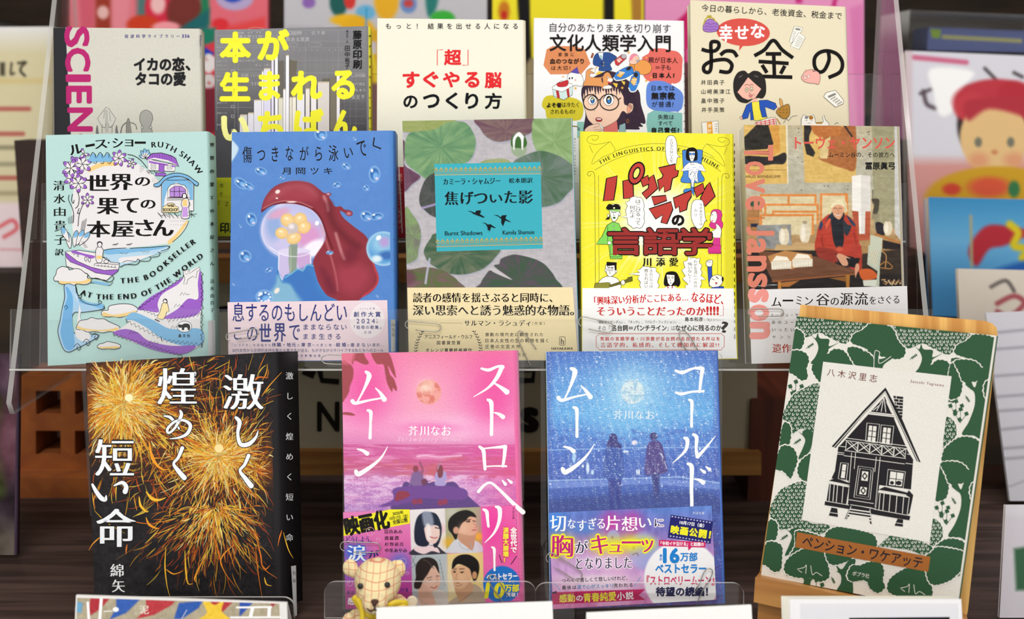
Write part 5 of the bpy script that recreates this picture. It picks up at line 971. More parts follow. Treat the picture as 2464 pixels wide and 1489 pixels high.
def book_punch():
    b = Book('paperback_book', 'bright yellow comic-style book with red dotted katakana title, middle row right of centre', [(1396, 316), (1757, 322), (1768, 864), (1400, 866)], D_MID, 'efe838', spine='d8d02c', T=.02, r=.003)
    S = b.S; C = b.base(1.7); C.Z(1380, 300, .2015); C.fill('f3ec3c')
    a = np.arctan2(C.Y - 1150, C.X - 1000); r = np.hypot(C.X - 1000, C.Y - 1150); n = _vn(a * 38 + 50, r * 0 + .5, 4) ** 2; C.put(np.clip(n * 1.9 - .55, 0, 1) * np.clip(1.15 - r / 1000, 0, 1), 'fffef0', .95); C.put(1 - (r - 260) / 330., 'fffff8')
    C.put((C.X - 1790) / 30., 'd6cb30', .6); C.put((150 - C.X) / 60., 'dcd634', .5); C.noise(3, .04, 9); C.done()
    S.Z(1380, 300, .2015); k = '15120f'; ln = '55501c'
    for m in (1, -1):
        X = lambda x: x if m == 1 else 2025 - x + (0)
        dy = 0 if m == 1 else 25
        S.line([(X(220), 165 + dy), (X(235), 185 + dy), (X(270), 180 + dy), (X(297), 155 + dy), (X(285), 130 + dy), (X(220), 128 + dy), (X(165), 160 + dy), (X(175), 210 + dy), (X(250), 235 + dy), (X(340), 225 + dy), (X(430), 205 + dy)], 4, ln); S.line([(X(430), 205 + dy), (X(280), 330 + dy), (X(220), 470 + dy), (X(350), 385 + dy), (X(495), 315 + dy), (X(435), 200 + dy)], 4, ln)
        S.line([(X(190), 245 + dy), (X(230), 335 + dy)], 4, ln)
        S.line([(X(210), 590 + dy), (X(190), 615 + dy), (X(165), 595 + dy), (X(180), 565 + dy), (X(225), 560 + dy), (X(250), 600 + dy), (X(255), 800 + dy), (X(262), 1900), (X(266), 2450)], 5, ln); S.line([(X(300), 605 + dy), (X(305), 1900), (X(312), 2450)], 4, ln)
    S.line([(500, 315), (700, 255), (980, 225), (1260, 250), (1540, 320), (1680, 390)], 4, ln); S.line([(255, 540), (460, 430), (700, 345), (990, 310), (1280, 345), (1540, 430), (1760, 560)], 4, ln)
    S.arc('THE LINGUISTICS OF THE PUNCHLINE', [(300, 460), (480, 370), (700, 310), (980, 285), (1260, 300), (1500, 380), (1740, 510)], 66, '4a4516', b=.03, st='m')
    # balloons
    S.poly([(1165, 128), (1210, 150), (1235, 230), (1240, 350), (1275, 385), (1240, 395), (1225, 470), (1190, 500), (1135, 470), (1105, 380), (1098, 230), (1120, 150)], 'fffffb', sm=True, out=k, ow=5); S.t('とびきり甘い人生', 1150, 170, 1192, 450, k, v=True)
    # chair woman
    bl = '4d86d4'
    S.poly([(1300, 330), (1320, 305), (1520, 300), (1540, 340), (1530, 440), (1520, 560), (1560, 640), (1545, 680), (1450, 695), (1300, 690), (1282, 650), (1310, 570)], bl, sm=True, out=k, ow=5); S.poly([(1400, 690), (1440, 690), (1440, 850), (1400, 800)], bl, out=k, ow=4); S.poly([(1315, 790), (1345, 765), (1500, 760), (1510, 780), (1330, 810)], bl, sm=True, out=k, ow=4)
    S.poly([(1380, 450), (1340, 480), (1282, 555), (1375, 545), (1370, 620), (1400, 660), (1410, 740), (1440, 745), (1445, 660), (1470, 680), (1490, 700), (1480, 600), (1490, 545), (1580, 560), (1540, 480), (1470, 450)], 'fcfcf8', sm=False, out=k, ow=5)
    for i in range(34): S.ell(1320 + (i * 37) % 240 if i < 14 else 1385 + (i * 29) % 95, (500 + (i * 23) % 55) if i < 14 else 560 + (i * 31) % 165, 5, 5, bl)
    S.poly([(1350, 300), (1390, 275), (1440, 275), (1475, 310), (1480, 400), (1460, 430), (1370, 430), (1342, 390)], '17130f', sm=True); S.poly([(1380, 320), (1450, 320), (1448, 380), (1430, 430), (1412, 445), (1395, 425), (1382, 380)], 'fdf8f0', out=k, ow=3)
    for x in (1393, 1433): S.ell(x, 350, 17, 13, bl, out='1e4080', ow=5)
    S.line([(1415, 362), (1408, 385), (1418, 388)], 4, k); S.line([(1400, 405), (1428, 405)], 5, k); S.line([(1410, 430), (1400, 470), (1440, 475)], 4, k); S.line([(1390, 600), (1420, 560), (1450, 600), (1435, 740)], 4, k)
    # title blocks (slanted katakana, outlined, red)
    R = 'c5443c'
    def blk(*polys):
        for p in polys: S.poly(p, k); S.line(p, 26, k, closed=True, sm=False)
        for p in polys:
            S.poly(p, R)
            xs = [q[0] for q in p]; ys = [q[1] for q in p]
            pts = []; 
            for j in range(int(min(ys)) + 8, int(max(ys)), 16):
                for i in range(int(min(xs)) + (8 if (j // 16) % 2 else 0), int(max(xs)), 16):
                    c = False; n_ = len(p)
                    for e in range(n_):
                        (ax, ay), (bx, by) = p[e], p[(e + 1) % n_]
                        if (ay > j) != (by > j) and i < (bx - ax) * (j - ay) / (by - ay) + ax: c = not c
                    if c: pts.append((i, j))
            S.up()
            for i, j in pts: S.mb.add(S.P([i - 3, i, i + 3, i], [j, j - 3, j, j + 3]), [(0, 1, 2, 3)], hx('7c2020'), S.mi)
    blk([(400, 645), (518, 615), (500, 740), (475, 895), (362, 908)]); blk([(595, 675), (690, 655), (705, 720), (712, 870), (602, 878)])
    S.ell(752, 580, 95, 145, k, ang=22); S.ell(752, 580, 78, 126, R, ang=22); S.ell(752, 578, 42, 78, k, ang=22); S.ell(752, 578, 28, 60, 'f6f07a', ang=22)
    blk([(805, 655), (885, 610), (905, 700), (830, 735)], [(905, 640), (950, 600), (1000, 760), (865, 880), (825, 820), (900, 760)])
    blk([(1020, 520), (1215, 475), (1210, 545), (1248, 550), (1235, 610), (1175, 640), (1150, 770), (1090, 800), (1080, 720), (1030, 790), (1010, 660), (1060, 640), (1075, 600)])
    blk([(935, 865), (1100, 850), (1110, 900), (965, 955)], [(905, 1010), (1165, 925), (1180, 1010), (1110, 1180), (1050, 1165), (1070, 1070), (985, 1120)])
    blk([(1195, 880), (1410, 790), (1400, 860), (1360, 920), (1345, 1010), (1270, 1040), (1265, 970), (1225, 1000)])
    blk([(1440, 760), (1545, 705), (1560, 790), (1470, 860)], [(1590, 740), (1620, 690), (1685, 855), (1570, 970), (1520, 880)])
    S.t('の', 1180, 1085, 1315, 1200, k, b=.06)
    S.poly([(740, 850), (760, 870), (800, 865), (830, 900), (845, 970), (835, 1010), (850, 1060), (840, 1110), (850, 1160), (820, 1220), (790, 1240), (760, 1225), (710, 1240), (690, 1215), (650, 1190), (640, 1110), (565, 1102), (635, 1085), (620, 1020), (645, 970), (620, 930), (665, 910), (680, 870)], 'fffffb', out=k, ow=5)
    S.t('はこびるって', 740, 895, 805, 1195, k, v=True); S.t('何だよ', 670, 965, 735, 1110, k, v=True)
    S.poly([(1490, 895), (1540, 910), (1560, 990), (1575, 1120), (1595, 1148), (1570, 1152), (1540, 1220), (1490, 1245), (1440, 1200), (1405, 1100), (1410, 960), (1440, 905)], 'fffffb', sm=True, out=k, ow=5); S.t('今のあの子では', 1502, 940, 1540, 1200, k, v=True); S.t('ムリ', 1440, 1000, 1478, 1095, k, v=True)
    # green officer
    G = '86d860'
    S.poly([(470, 1160), (540, 1180), (570, 1250), (578, 1500), (580, 1600), (440, 1600), (420, 1430), (270, 1425), (340, 1330), (400, 1200)], G, sm=False, out=k, ow=6); S.line([(410, 1210), (410, 1390), (440, 1420)], 5, k)
    S.poly([(430, 960), (550, 960), (550, 1040), (525, 1120), (480, 1160), (450, 1120), (435, 1060)], 'fbfbf4', sm=True, out=k, ow=5); S.poly([(400, 1010), (400, 970), (430, 945), (470, 960), (510, 945), (550, 970), (548, 1015)], k, sm=True); S.poly([(405, 1015), (545, 1010), (545, 1040), (405, 1020)], '9ade6a', out=k, ow=3); S.ell(484, 995, 14, 12, 'f4f4c0', out=k, ow=4)
    S.poly([(435, 1080), (400, 1110), (378, 1135), (430, 1130)], k); S.line([(450, 1040), (475, 1048), (510, 1045)], 7, k); S.line([(480, 1060), (478, 1085), (500, 1085)], 4, k); S.ell(485, 1112, 16, 10, '3a7a3a', out=k, ow=3)
    for y in (1190, 1240): S.ell(480, y + 20, 8, 8, 'f4f4e8', out=k, ow=4)
    S.ell(428, 1410, 22, 20, 'fbfbf4', out=k, ow=4); S.ell(415, 1085, 12, 20, 'fbfbf4', out=k, ow=4); S.ell(552, 1070, 10, 20, 'fbfbf4', out=k, ow=4)
    # magenta woman
    Mg = 'd83c8e'
    S.poly([(1640, 1050), (1680, 1012), (1750, 1020), (1775, 1080), (1760, 1130), (1785, 1180), (1770, 1240), (1720, 1235), (1660, 1240), (1620, 1200), (1640, 1150)], Mg, sm=True, out=k, ow=3); S.poly([(1660, 1040), (1630, 1120), (1650, 1160), (1690, 1170), (1715, 1100), (1700, 1040)], 'fbf6f0', sm=True, out=k, ow=4)
    S.poly([(1700, 1180), (1760, 1240), (1755, 1340), (1720, 1370), (1640, 1320), (1625, 1290), (1700, 1240)], 'fbf6f0', sm=True, out=k, ow=4); S.poly([(1680, 1350), (1750, 1350), (1755, 1500), (1765, 1540), (1610, 1540), (1640, 1450)], Mg, out=k, ow=3); S.line([(1650, 1080), (1665, 1075)], 6, k); S.poly([(1645, 1140), (1668, 1140), (1665, 1158)], Mg)
    for ch, x0, x1 in (('言', 415, 830), ('語', 832, 1250), ('学', 1240, 1650)): S.t(ch, x0, 1240, x1, 1550, '9c3330', b=.028, st='g', out=(k, 13))
    S.Z(1380, 590, .2015)
    for ch, x0, x1 in (('言', 415, 830),): pass
    S.t('川添愛', 830, 148, 1245, 250, k, b=.03, st='m')
    S.poly([(440, 0), (470, 0), (475, 105), (440, 125)], G, out=k, ow=3); S.poly([(440, 110), (500, 105), (570, 125), (540, 138), (440, 135)], G, sm=True, out=k, ow=4)
    S.poly([(1610, 0), (1760, 0), (1755, 90), (1605, 80)], Mg, out=k, ow=3)
    # guitar player
    S.poly([(285, 520), (300, 440), (380, 375), (480, 380), (540, 420), (550, 520)], 'fcfcf6', sm=True, out=k, ow=5); S.poly([(390, 230), (500, 240), (500, 330), (440, 375), (395, 340)], 'fcfcf6', sm=True, out=k, ow=5); S.poly([(395, 198), (515, 205), (510, 290), (495, 320), (488, 240), (395, 250)], k)
    for x in (420, 458): S.ell(x, 290, 12, 18, 'fcfcf6', out=k, ow=4); S.ell(x, 292, 4, 6, k)
    S.line([(405, 262), (435, 265)], 8, k); S.line([(445, 265), (475, 268)], 8, k); S.line([(438, 300), (430, 325), (445, 325)], 4, k); S.line([(425, 340), (440, 338)], 5, k)
    S.poly([(250, 500), (260, 455), (330, 450), (420, 445), (440, 470), (400, 520), (250, 520)], '8f8c3a', sm=True, out=k, ow=4); S.poly([(420, 480), (600, 420), (640, 405), (650, 385), (700, 372), (705, 425), (655, 438), (440, 500)], '6c6a2a', out=k, ow=4); S.ell(590, 445, 24, 30, 'fcfcf6', out=k, ow=4)
    S.ell(385, 298, 12, 18, 'fcfcf6', out=k, ow=4); S.ell(508, 312, 12, 18, 'fcfcf6', out=k, ow=4)
    S.poly([(830, 250), (790, 290), (755, 290), (790, 325), (650, 342), (790, 360), (765, 400), (800, 440), (790, 480), (810, 520), (1000, 520), (1025, 480), (1000, 440), (1030, 350), (985, 310), (985, 270)], 'fffffb', out=k, ow=5)
    S.t('できないやつは', 905, 262, 948, 505, k, v=True); S.t('教えればい', 845, 282, 892, 510, k, v=True)
    S.poly([(1085, 480), (1095, 350), (1140, 315), (1220, 320), (1260, 380), (1275, 450), (1250, 495), (1210, 480)], k, sm=True); S.poly([(1110, 350), (1205, 355), (1205, 430), (1160, 490), (1125, 450)], 'fcfcf6', out=k, ow=4); S.poly([(1070, 520), (1120, 485), (1200, 485), (1245, 520)], 'fcfcf6', out=k, ow=4); S.line([(1125, 490), (1130, 520)], 12, 'b03434'); S.line([(1180, 490), (1175, 520)], 12, 'b03434')
    for x in (1138, 1182): S.ell(x, 385, 9, 15, 'fcfcf6', out=k, ow=4); S.ell(x, 387, 3, 5, k)
    S.poly([(1148, 445), (1172, 445), (1160, 458)], k); S.line([(1158, 405), (1152, 425), (1165, 425)], 4, k)
    S.poly([(1370, 130), (1400, 155), (1440, 145), (1470, 160), (1510, 150), (1500, 210), (1535, 240), (1515, 290), (1535, 320), (1520, 365), (1580, 408), (1520, 415), (1530, 460), (1510, 500), (1520, 520), (1340, 520), (1330, 480), (1370, 470), (1300, 400), (1335, 370), (1290, 295), (1330, 270), (1310, 200), (1360, 180)], 'fffffb', out=k, ow=5)
    S.t('わが生涯に一片の', 1435, 178, 1478, 505, k, v=True); S.t('悔いなし!!', 1362, 205, 1415, 450, k, v=True)
    S.poly([(1600, 250), (1650, 245), (1655, 400), (1620, 500), (1610, 420)], '3350b8', out=k, ow=4); S.poly([(1580, 215), (1600, 180), (1655, 178), (1658, 225), (1640, 255), (1595, 250)], 'fcf6ee', sm=True, out=k, ow=5)
    for i in range(3): S.line([(1598 + i * 16, 185), (1600 + i * 16, 210)], 4, k)
    S.poly([(1620, 460), (1640, 390), (1690, 355), (1750, 360), (1785, 400), (1770, 460), (1720, 500), (1650, 500)], 'fcf6ee', sm=True, out=k, ow=5); S.poly([(1690, 440), (1720, 450), (1700, 470)], 'd04068', out=k, ow=5); S.line([(1700, 375), (1730, 400)], 9, k); S.line([(1650, 400), (1680, 415)], 7, k); S.ell(1780, 405, 12, 30, k); S.poly([(1610, 520), (1680, 500), (1790, 490), (1800, 520)], '2f4ab0', out=k, ow=4)
    o = b.band([(1401.5, 693), (1765, 694), (1773, 862), (1401, 866)], 'f7f7f7'); o.Z(1380, 590, .2015); R = 'cc1f1f'
    o.t('「興味深い分析がここにある…', 248, 590, 1365, 690, R, b=.022, st='m', ang=-2.5); o.t('なるほど、', 1410, 575, 1788, 690, R, b=.03, st='m', ang=5)
    o.t('そういうことだったのか', 283, 738, 1572, 838, R, b=.035, st='m'); o.t('!!!!', 1590, 735, 1728, 830, R, b=.05); o.line([(1788, 722), (1788, 842), (1742, 842)], 5, R, sm=False)
    o.t('島本和彦', 1330, 858, 1545, 908, k, b=.022); o.t('（『吼えろペン』）', 1562, 872, 1785, 908, k)
    o.t('『機動戦士ガンダム』、『タッチ』、『パルプ・フィクション』…', 285, 898, 1275, 935, k, b=.008)
    o.t('その「', 292, 960, 440, 1020, k); o.t('名台詞＝パンチライン', 455, 952, 1108, 1022, k, b=.032); o.t('」は', 1118, 962, 1210, 1020, k); o.t('なぜ心に残るのか', 1218, 952, 1765, 1022, k, b=.028); o.t('?', 1770, 915, 1842, 1040, k, b=.03)
    o.line([(300, 1055), (1770, 1055), (1778, 1075), (1800, 1082), (1798, 1215), (1775, 1225), (1765, 1250), (305, 1250), (298, 1228), (272, 1220), (270, 1085), (295, 1078)], 6, R, closed=True, sm=False)
    o.t('気鋭の言語学者・川添愛が名台詞の名台詞たる所以を', 318, 1092, 1745, 1140, R, b=.02); o.t('言語学的、私感的、そして機知的に解説!!', 325, 1160, 1735, 1218, R, b=.018, st='m')
    b.endband(o)
    Q = b.SS; Q.Z(0, 0, 1)
    for i in range(28): Q.rect(1766, 345 + i * 17, 1768, 352 + i * 17 + (i * 7) % 5, '2a2818')
    b.done()
def book_tove():
    b = Book('paperback_book', 'photo cover of elderly artist in red jacket at a workshop table, middle row far right', [(1790, 300), (2158, 304), (2174, 868), (1808, 875)], D_MID, 'b9ae94', spine='e9e4e2', T=.026, r=.003, mt='gloss')
    S = b.S; C = b.base(1.5, [(1790, 300), (2158, 304), (2170, 690), (1802, 697)]); C.Z(1770, 290, .2082); ln = '3a3228'
    C.vgrad([(50, 'bdb295'), (400, 'b9b39e'), (800, 'b4b19f'), (1000, 'c9b48a'), (1500, 'a07a4c')]); C.noise(70, .08, 3); C.noise(4, .08, 4)
    C.poly([(1575, 50), (1840, 50), (1850, 1250), (1600, 1250)], '9d9878', 14, sm=False); C.poly([(1835, 50), (1920, 50), (1920, 1400), (1840, 1300)], 'c8c8c4', 14, sm=False)
    # plain ochre posters on the wall
    C.poly([(80, 50), (580, 50), (600, 728), (115, 735)], 'd8b264', 6, sm=False); C.poly([(600, 50), (610, 735), (600, 735), (580, 50)], 'e6ddc0', 5, sm=False)
    C.poly([(80, 210), (240, 50), (380, 50), (440, 270), (360, 330), (110, 345)], '2a2622', 10, sm=False); C.poly([(110, 410), (420, 420), (560, 370), (590, 420), (560, 500), (440, 505), (260, 525), (110, 500)], '2e2a2a', 10); C.poly([(380, 50), (500, 50), (520, 350), (430, 410), (360, 340), (440, 270)], 'd39a48', 10, sm=False)
    C.poly([(775, 50), (1380, 50), (1392, 715), (798, 718)], 'd8b468', 6, sm=False); C.poly([(790, 50), (900, 50), (850, 180), (850, 260), (920, 370), (900, 420), (820, 390), (790, 250)], '2c2826', 10, sm=False); C.poly([(1000, 140), (1300, 60), (1385, 60), (1388, 550), (1250, 555), (1090, 500), (960, 430), (1060, 290)], 'a8683a', 16); C.poly([(860, 50), (1220, 50), (1210, 180), (960, 190), (900, 150)], 'b9713a', 12, sm=False)
    C.poly([(980, 260), (1100, 180), (1060, 440), (970, 440)], 'd8c088', 8, sm=False); C.line([(1260, 60), (1350, 190)], 22, '3a2c28', 10)
    C.line([(800, 590), (1380, 590)], 4, 'c8a058', 4); C.line([(120, 570), (580, 570)], 4, '7a5c30', 5)
    for x, y in ((728, 95), (728, 135), (720, 425), (768, 478), (1025, 757), (1068, 757), (1298, 757), (760, 803), (1298, 797), (1525, 135), (1545, 128), (1540, 162)): C.ell(x, y, 7, 7, '5c5a50', .6)
    # stacked stretcher frames
    def frame(x0, y0, x1, y1, w=26, c='d98a48', inn='d6c8a0'):
        C.poly([(x0, y0), (x1, y0), (x1, y1), (x0, y1)], c, 5, sm=False); C.poly([(x0 + w, y0 + w), (x1 - w, y0 + w), (x1 - w, y1), (x0 + w, y1)], inn, 5, sm=False)
    frame(975, 840, 1300, 1400); frame(280, 850, 935, 1060); C.poly([(600, 850), (625, 850), (625, 960), (600, 960)], 'd98a48', 5, sm=False); frame(330, 960, 960, 1200); frame(420, 1040, 960, 1200); frame(280, 1080, 905, 1320)
    C.poly([(1262, 840), (1290, 840), (1290, 1400), (1262, 1400)], 'd98a48', 5, sm=False)
    # left shelf
    C.poly([(130, 930), (280, 930), (270, 1300), (130, 1300)], 'a87848', 10, sm=False); C.line([(130, 1135), (330, 1125)], 18, 'cf7a40', 8); C.poly([(160, 930), (275, 935), (272, 1000), (165, 990)], '3a5444', 8, sm=False); C.poly([(175, 1190), (260, 1190), (250, 1230), (175, 1230)], '20243c', 8, sm=False); C.poly([(245, 1210), (640, 1200), (650, 1480), (250, 1480)], '8a8a88', 10, sm=False); C.noise(30, .10, 12)
    C.line([(270, 1300), (380, 1420)], 30, '5a6468', 50, .7); C.line([(480, 1240), (620, 1400)], 30, 'b4c0c4', 50, .7)
    # lamp column, table lamp
    C.poly([(1345, 1040), (1560, 1040), (1550, 1380), (1400, 1390)], 'b0563a', 8, sm=False); C.poly([(1345, 640), (1448, 628), (1558, 640), (1562, 1050), (1500, 1050), (1495, 1310), (1430, 1310), (1420, 1050), (1348, 1040)], 'dcd8d2', 7, sm=False); C.poly([(1345, 640), (1448, 628), (1450, 1310), (1430, 1310), (1420, 1050), (1348, 1040)], 'efece6', 8, sm=False)
    C.poly([(1570, 910), (1650, 905), (1660, 960), (1640, 1070), (1585, 1075), (1600, 970)], '4a4438', 12); C.line([(1585, 800), (1585, 960)], 8, '38342c', 6); C.poly([(1570, 1080), (1660, 1080), (1660, 1120), (1575, 1140)], '8d8468', 10, sm=False)
    C.poly([(1620, 1180), (1710, 1200), (1720, 1320), (1640, 1320)], '28242a', 14); C.line([(1620, 1310), (1915, 1420)], 24, 'b57840', 12); C.poly([(1700, 1380), (1915, 1430), (1915, 1500), (1700, 1480)], '241c1e', 12, sm=False)
    # small pale pots and a jug stand where figures were
    for x, y, rx, ry in ((800, 1300, 62, 130), (560, 1340, 60, 110), (1760, 1240, 52, 90)): C.ell(x, y, rx, ry, 'd9cdb2', .12); C.ell(x - rx * .3, y, rx * .4, ry * .7, 'ece4d2', .8); C.ell(x, y - ry * .95, rx * .45, ry * .16, 'a89a80', .3)
    C.poly([(470, 1430), (640, 1440), (700, 1400), (920, 1420), (920, 1560), (430, 1560)], 'c0a070', 16, sm=False)
    # person
    C.poly([(975, 1180), (1080, 1080), (1130, 1100), (1260, 1090), (1370, 1160), (1400, 1280), (1450, 1500), (1470, 1620), (1420, 1800), (1240, 1800), (1100, 1800), (960, 1680), (915, 1480), (930, 1350)], 'b23c2c', 12); C.poly([(1110, 1060), (1250, 1060), (1245, 1180), (1250, 1400), (1200, 1500), (1140, 1420), (1110, 1250)], '1c2028', 12)
    C.poly([(985, 1160), (1010, 1200), (985, 1260), (965, 1240)], '2a3c5c', 8); C.poly([(1110, 1070), (1060, 1130), (1030, 1230), (1060, 1240), (1100, 1170), (1140, 1100)], '26303c', 8); C.poly([(1250, 1150), (1290, 1200), (1340, 1220), (1290, 1330), (1250, 1280)], '28323c', 8); C.poly([(1280, 1090), (1370, 1180), (1385, 1220), (1340, 1200)], '2c3c54', 8); C.poly([(1080, 1130), (1100, 1160), (1050, 1250), (1035, 1200)], 'd8583c', 10)
    C.line([(1000, 1330), (1010, 1450), (1090, 1540)], 14, '7c241c', 20, .7); C.line([(1370, 1300), (1400, 1450)], 14, '7c241c', 24, .7); C.ell(1200, 1480, 40, 26, 'c8563c', .8)
    C.ell(1180, 970, 108, 82, 'dccfa6', .12, 10); C.poly([(1080, 960), (1065, 1060), (1100, 1075), (1120, 990)], 'd6c698', 8); C.poly([(1260, 950), (1295, 1040), (1260, 1070), (1240, 1000)], 'd6c698', 8); C.poly([(1112, 985), (1180, 950), (1245, 985), (1245, 1070), (1210, 1135), (1180, 1140), (1130, 1090)], 'd9a07c', 10)
    C.poly([(1100, 990), (1150, 930), (1230, 930), (1260, 1000), (1210, 975), (1150, 980), (1115, 1010)], 'e9deb8', 10)
    for x in (1152, 1208): C.line([(x - 16, 1018), (x, 1010), (x + 16, 1018)], 6, '5c4032', 6)
    C.line([(1150, 1075), (1180, 1095), (1215, 1080)], 10, 'f2e8dc', 5); C.line([(1148, 1070), (1180, 1088), (1218, 1074)], 3, '8a4034', 4); C.line([(1183, 1030), (1190, 1055)], 7, 'b87a5c', 8)
    # lower part
    C.Z(1770, 590, .2082)
    C.poly([(130, 60), (940, 60), (1400, 310), (1500, 300), (1925, 300), (1925, 520), (130, 520)], '221d1c', 12, sm=False); C.poly([(1460, 100), (1925, 40), (1925, 330), (1460, 330)], '342a22', 20, sm=False)
    C.poly([(940, 30), (1160, 60), (1170, 180), (1080, 230), (960, 150)], '8e3228', 20); C.poly([(1160, 100), (1440, 150), (1400, 260), (1200, 240)], '17151a', 16, sm=False); C.poly([(1360, 0), (1450, 0), (1462, 130), (1380, 150), (1310, 90)], 'ab3a2e', 12, sm=False)
    C.poly([(250, 60), (930, 130), (1400, 300), (1400, 335), (430, 420), (340, 240)], '6c4630', 10, sm=False); C.noise(120, .10, 21, 25); C.line([(430, 418), (1400, 332)], 16, '9a5a34', 8)
    C.poly([(490, 420), (525, 420), (530, 520), (490, 520)], 'c0803c', 6, sm=False); C.poly([(525, 430), (740, 405), (620, 480), (530, 480)], 'a86c34', 8, sm=False); C.poly([(1270, 345), (1320, 340), (1315, 500), (1278, 500)], 'a8702f', 6, sm=False); C.poly([(1080, 380), (1270, 360), (1270, 420), (1180, 400)], '8a5a2c', 8, sm=False); C.line([(260, 470), (480, 455)], 6, 'c8d0d0', 5)
    C.poly([(370, 125), (570, 60), (880, 105), (890, 180), (650, 280), (400, 200)], 'b8834c', 8, sm=False)
    for x0, x1 in ((410, 645), (655, 890)):
        y = 190 if x0 < 500 else 165; C.poly([(x0, y), (x1, y - 8), (x1, y + 80), (x0 + 5, y + 92)], 'e9e3d2', 6, sm=False)
        for i in range(12):
            for j in range(5): C.ell(x0 + 14 + i * 19, y + 14 + j * 16, 3, 3, '8a8068', .8)
        C.poly([(x0 + 10, y - 5), (x0 + 60, y - 70), (x1 - 50, y - 55), (x1 - 20, y - 12)], 'f0e9d8', 8, sm=False)
    C.poly([(1165, 120), (1200, 95), (1290, 130), (1330, 155), (1280, 150), (1300, 200), (1290, 235), (1240, 235), (1210, 200), (1185, 160)], 'd29a7c', 8); C.poly([(1390, 220), (1420, 215), (1430, 270), (1400, 330), (1385, 380), (1378, 290)], 'd29a7c', 8)
    C.poly([(1430, 290), (1560, 275), (1640, 350), (1600, 390), (1470, 400)], 'c85e2c', 10); C.poly([(1470, 405), (1650, 395), (1650, 480), (1480, 470)], 'd4d8cc', 8, sm=False); C.poly([(1535, 0), (1695, 0), (1670, 200), (1660, 480), (1620, 480), (1640, 300), (1520, 220)], 'b8c0ae', 6, sm=False); C.poly([(1560, 10), (1665, 10), (1630, 250), (1540, 190)], 'd4d0b8', 6, sm=False)
    for i in range(9): C.line([(1570 + i * 11, 15), (1548 + i * 10, 195 + i * 5)], 3, '9aa08c', 3)
    C.line([(1690, 70), (1740, 120), (1730, 260)], 12, 'b98a54', 8); C.line([(1670, 230), (1740, 190), (1810, 245), (1780, 270), (1680, 260)], 12, 'a87640', 8)
    for i in range(16): C.line([(1690 + i * 15, 400 + (i * 37) % 60), (1730 + i * 13, 395 + (i * 53) % 70)], 12, ('c8a06c', '8a5c38', 'e0cca0')[i % 3], 8)
    C.Z(1770, 290, .2082); C.poly([(1560, 1320), (1700, 1360), (1680, 1500), (1550, 1500)], 'c4c8b4', 8, sm=False); C.done()
    S.Z(1770, 290, .2082); R = 'd8584c'
    S.t('ARLES BERNEAU,IMP.', 115, 632, 525, 668, '6c5428', b=.02)
    S.t('トーウェ・ヤンソン', 688, 190, 1838, 325, R, b=.028, ang=0); S.t('ムーミン谷の、その彼方へ', 1075, 365, 1838, 425, '14120f', b=.015); S.t('冨原眞弓', 1502, 482, 1838, 565, '14120f', b=.035)
    mix = 'd8806a'
    for ch, y0, y1, x0, x1 in (('T', 290, 455, 105, 425), ('o', 480, 625, 115, 325), ('v', 680, 830, 118, 328), ('e', 880, 1025, 120, 335), ('J', 1235, 1320, 130, 440), ('a', 1375, 1540, 135, 340), ('n', 1575, 1735, 142, 348), ('s', 1775, 1920, 150, 355)):
        w_ = y1 - y0; h_ = x1 - x0; cx, cy = (x0 + x1) / 2, (y0 + y1) / 2; S.t(ch, cx - w_ / 2, cy - h_ / 2, cx + w_ / 2, cy + h_ / 2, mix, b=.03, ang=90)
    o = b.band([(1802, 697), (2182, 688), (2188, 866), (1808, 875)], 'ecebed', mt='matte'); o.Z(1770, 590, .2082); k = '17130f'
    for ch, y0, y1, x0, x1 in (('s', 520, 645, 160, 362), ('o', 700, 860, 165, 372), ('n', 905, 1065, 180, 380)):
        w_ = y1 - y0; h_ = x1 - x0; cx, cy = (x0 + x1) / 2, (y0 + y1) / 2; o.t(ch, cx - w_ / 2, cy - h_ / 2, cx + w_ / 2, cy + h_ / 2, 'f09a92', b=.05, ang=90)
    for t, x0, y0, x1, y1 in (('ム', 415, 602, 525, 708), ('ー', 545, 628, 660, 650), ('ミ', 700, 590, 760, 690), ('ン', 800, 600, 890, 690), ('谷', 930, 560, 1082, 695), ('の', 1098, 608, 1188, 692), ('源', 1208, 550, 1350, 692), ('流', 1375, 545, 1525, 690), ('を', 1545, 592, 1620, 680), ('さ', 1645, 592, 1715, 672), ('ぐ', 1738, 585, 1795, 675), ('る', 1820, 585, 1888, 672)): o.t(t, x0, y0, x1, y1, k, b=.004, st='m')
    for i, t in enumerate(('トーヴェ・ヤンソンが', 'あのユートピア', 'いったいかれら', 'ヤンソン研究')): o.t(t, 415 + i * 3, 785 + i * 85, 415 + (870 if i == 0 else 760) * .62, 825 + i * 85, k, st='m')
    o.t('遺作', 425, 1140, 638, 1240, 'b23024', b=.006, st='m')
    b.endband(o); 
    for i in range(10): S.Z(0, 0, 1)
    b.done()
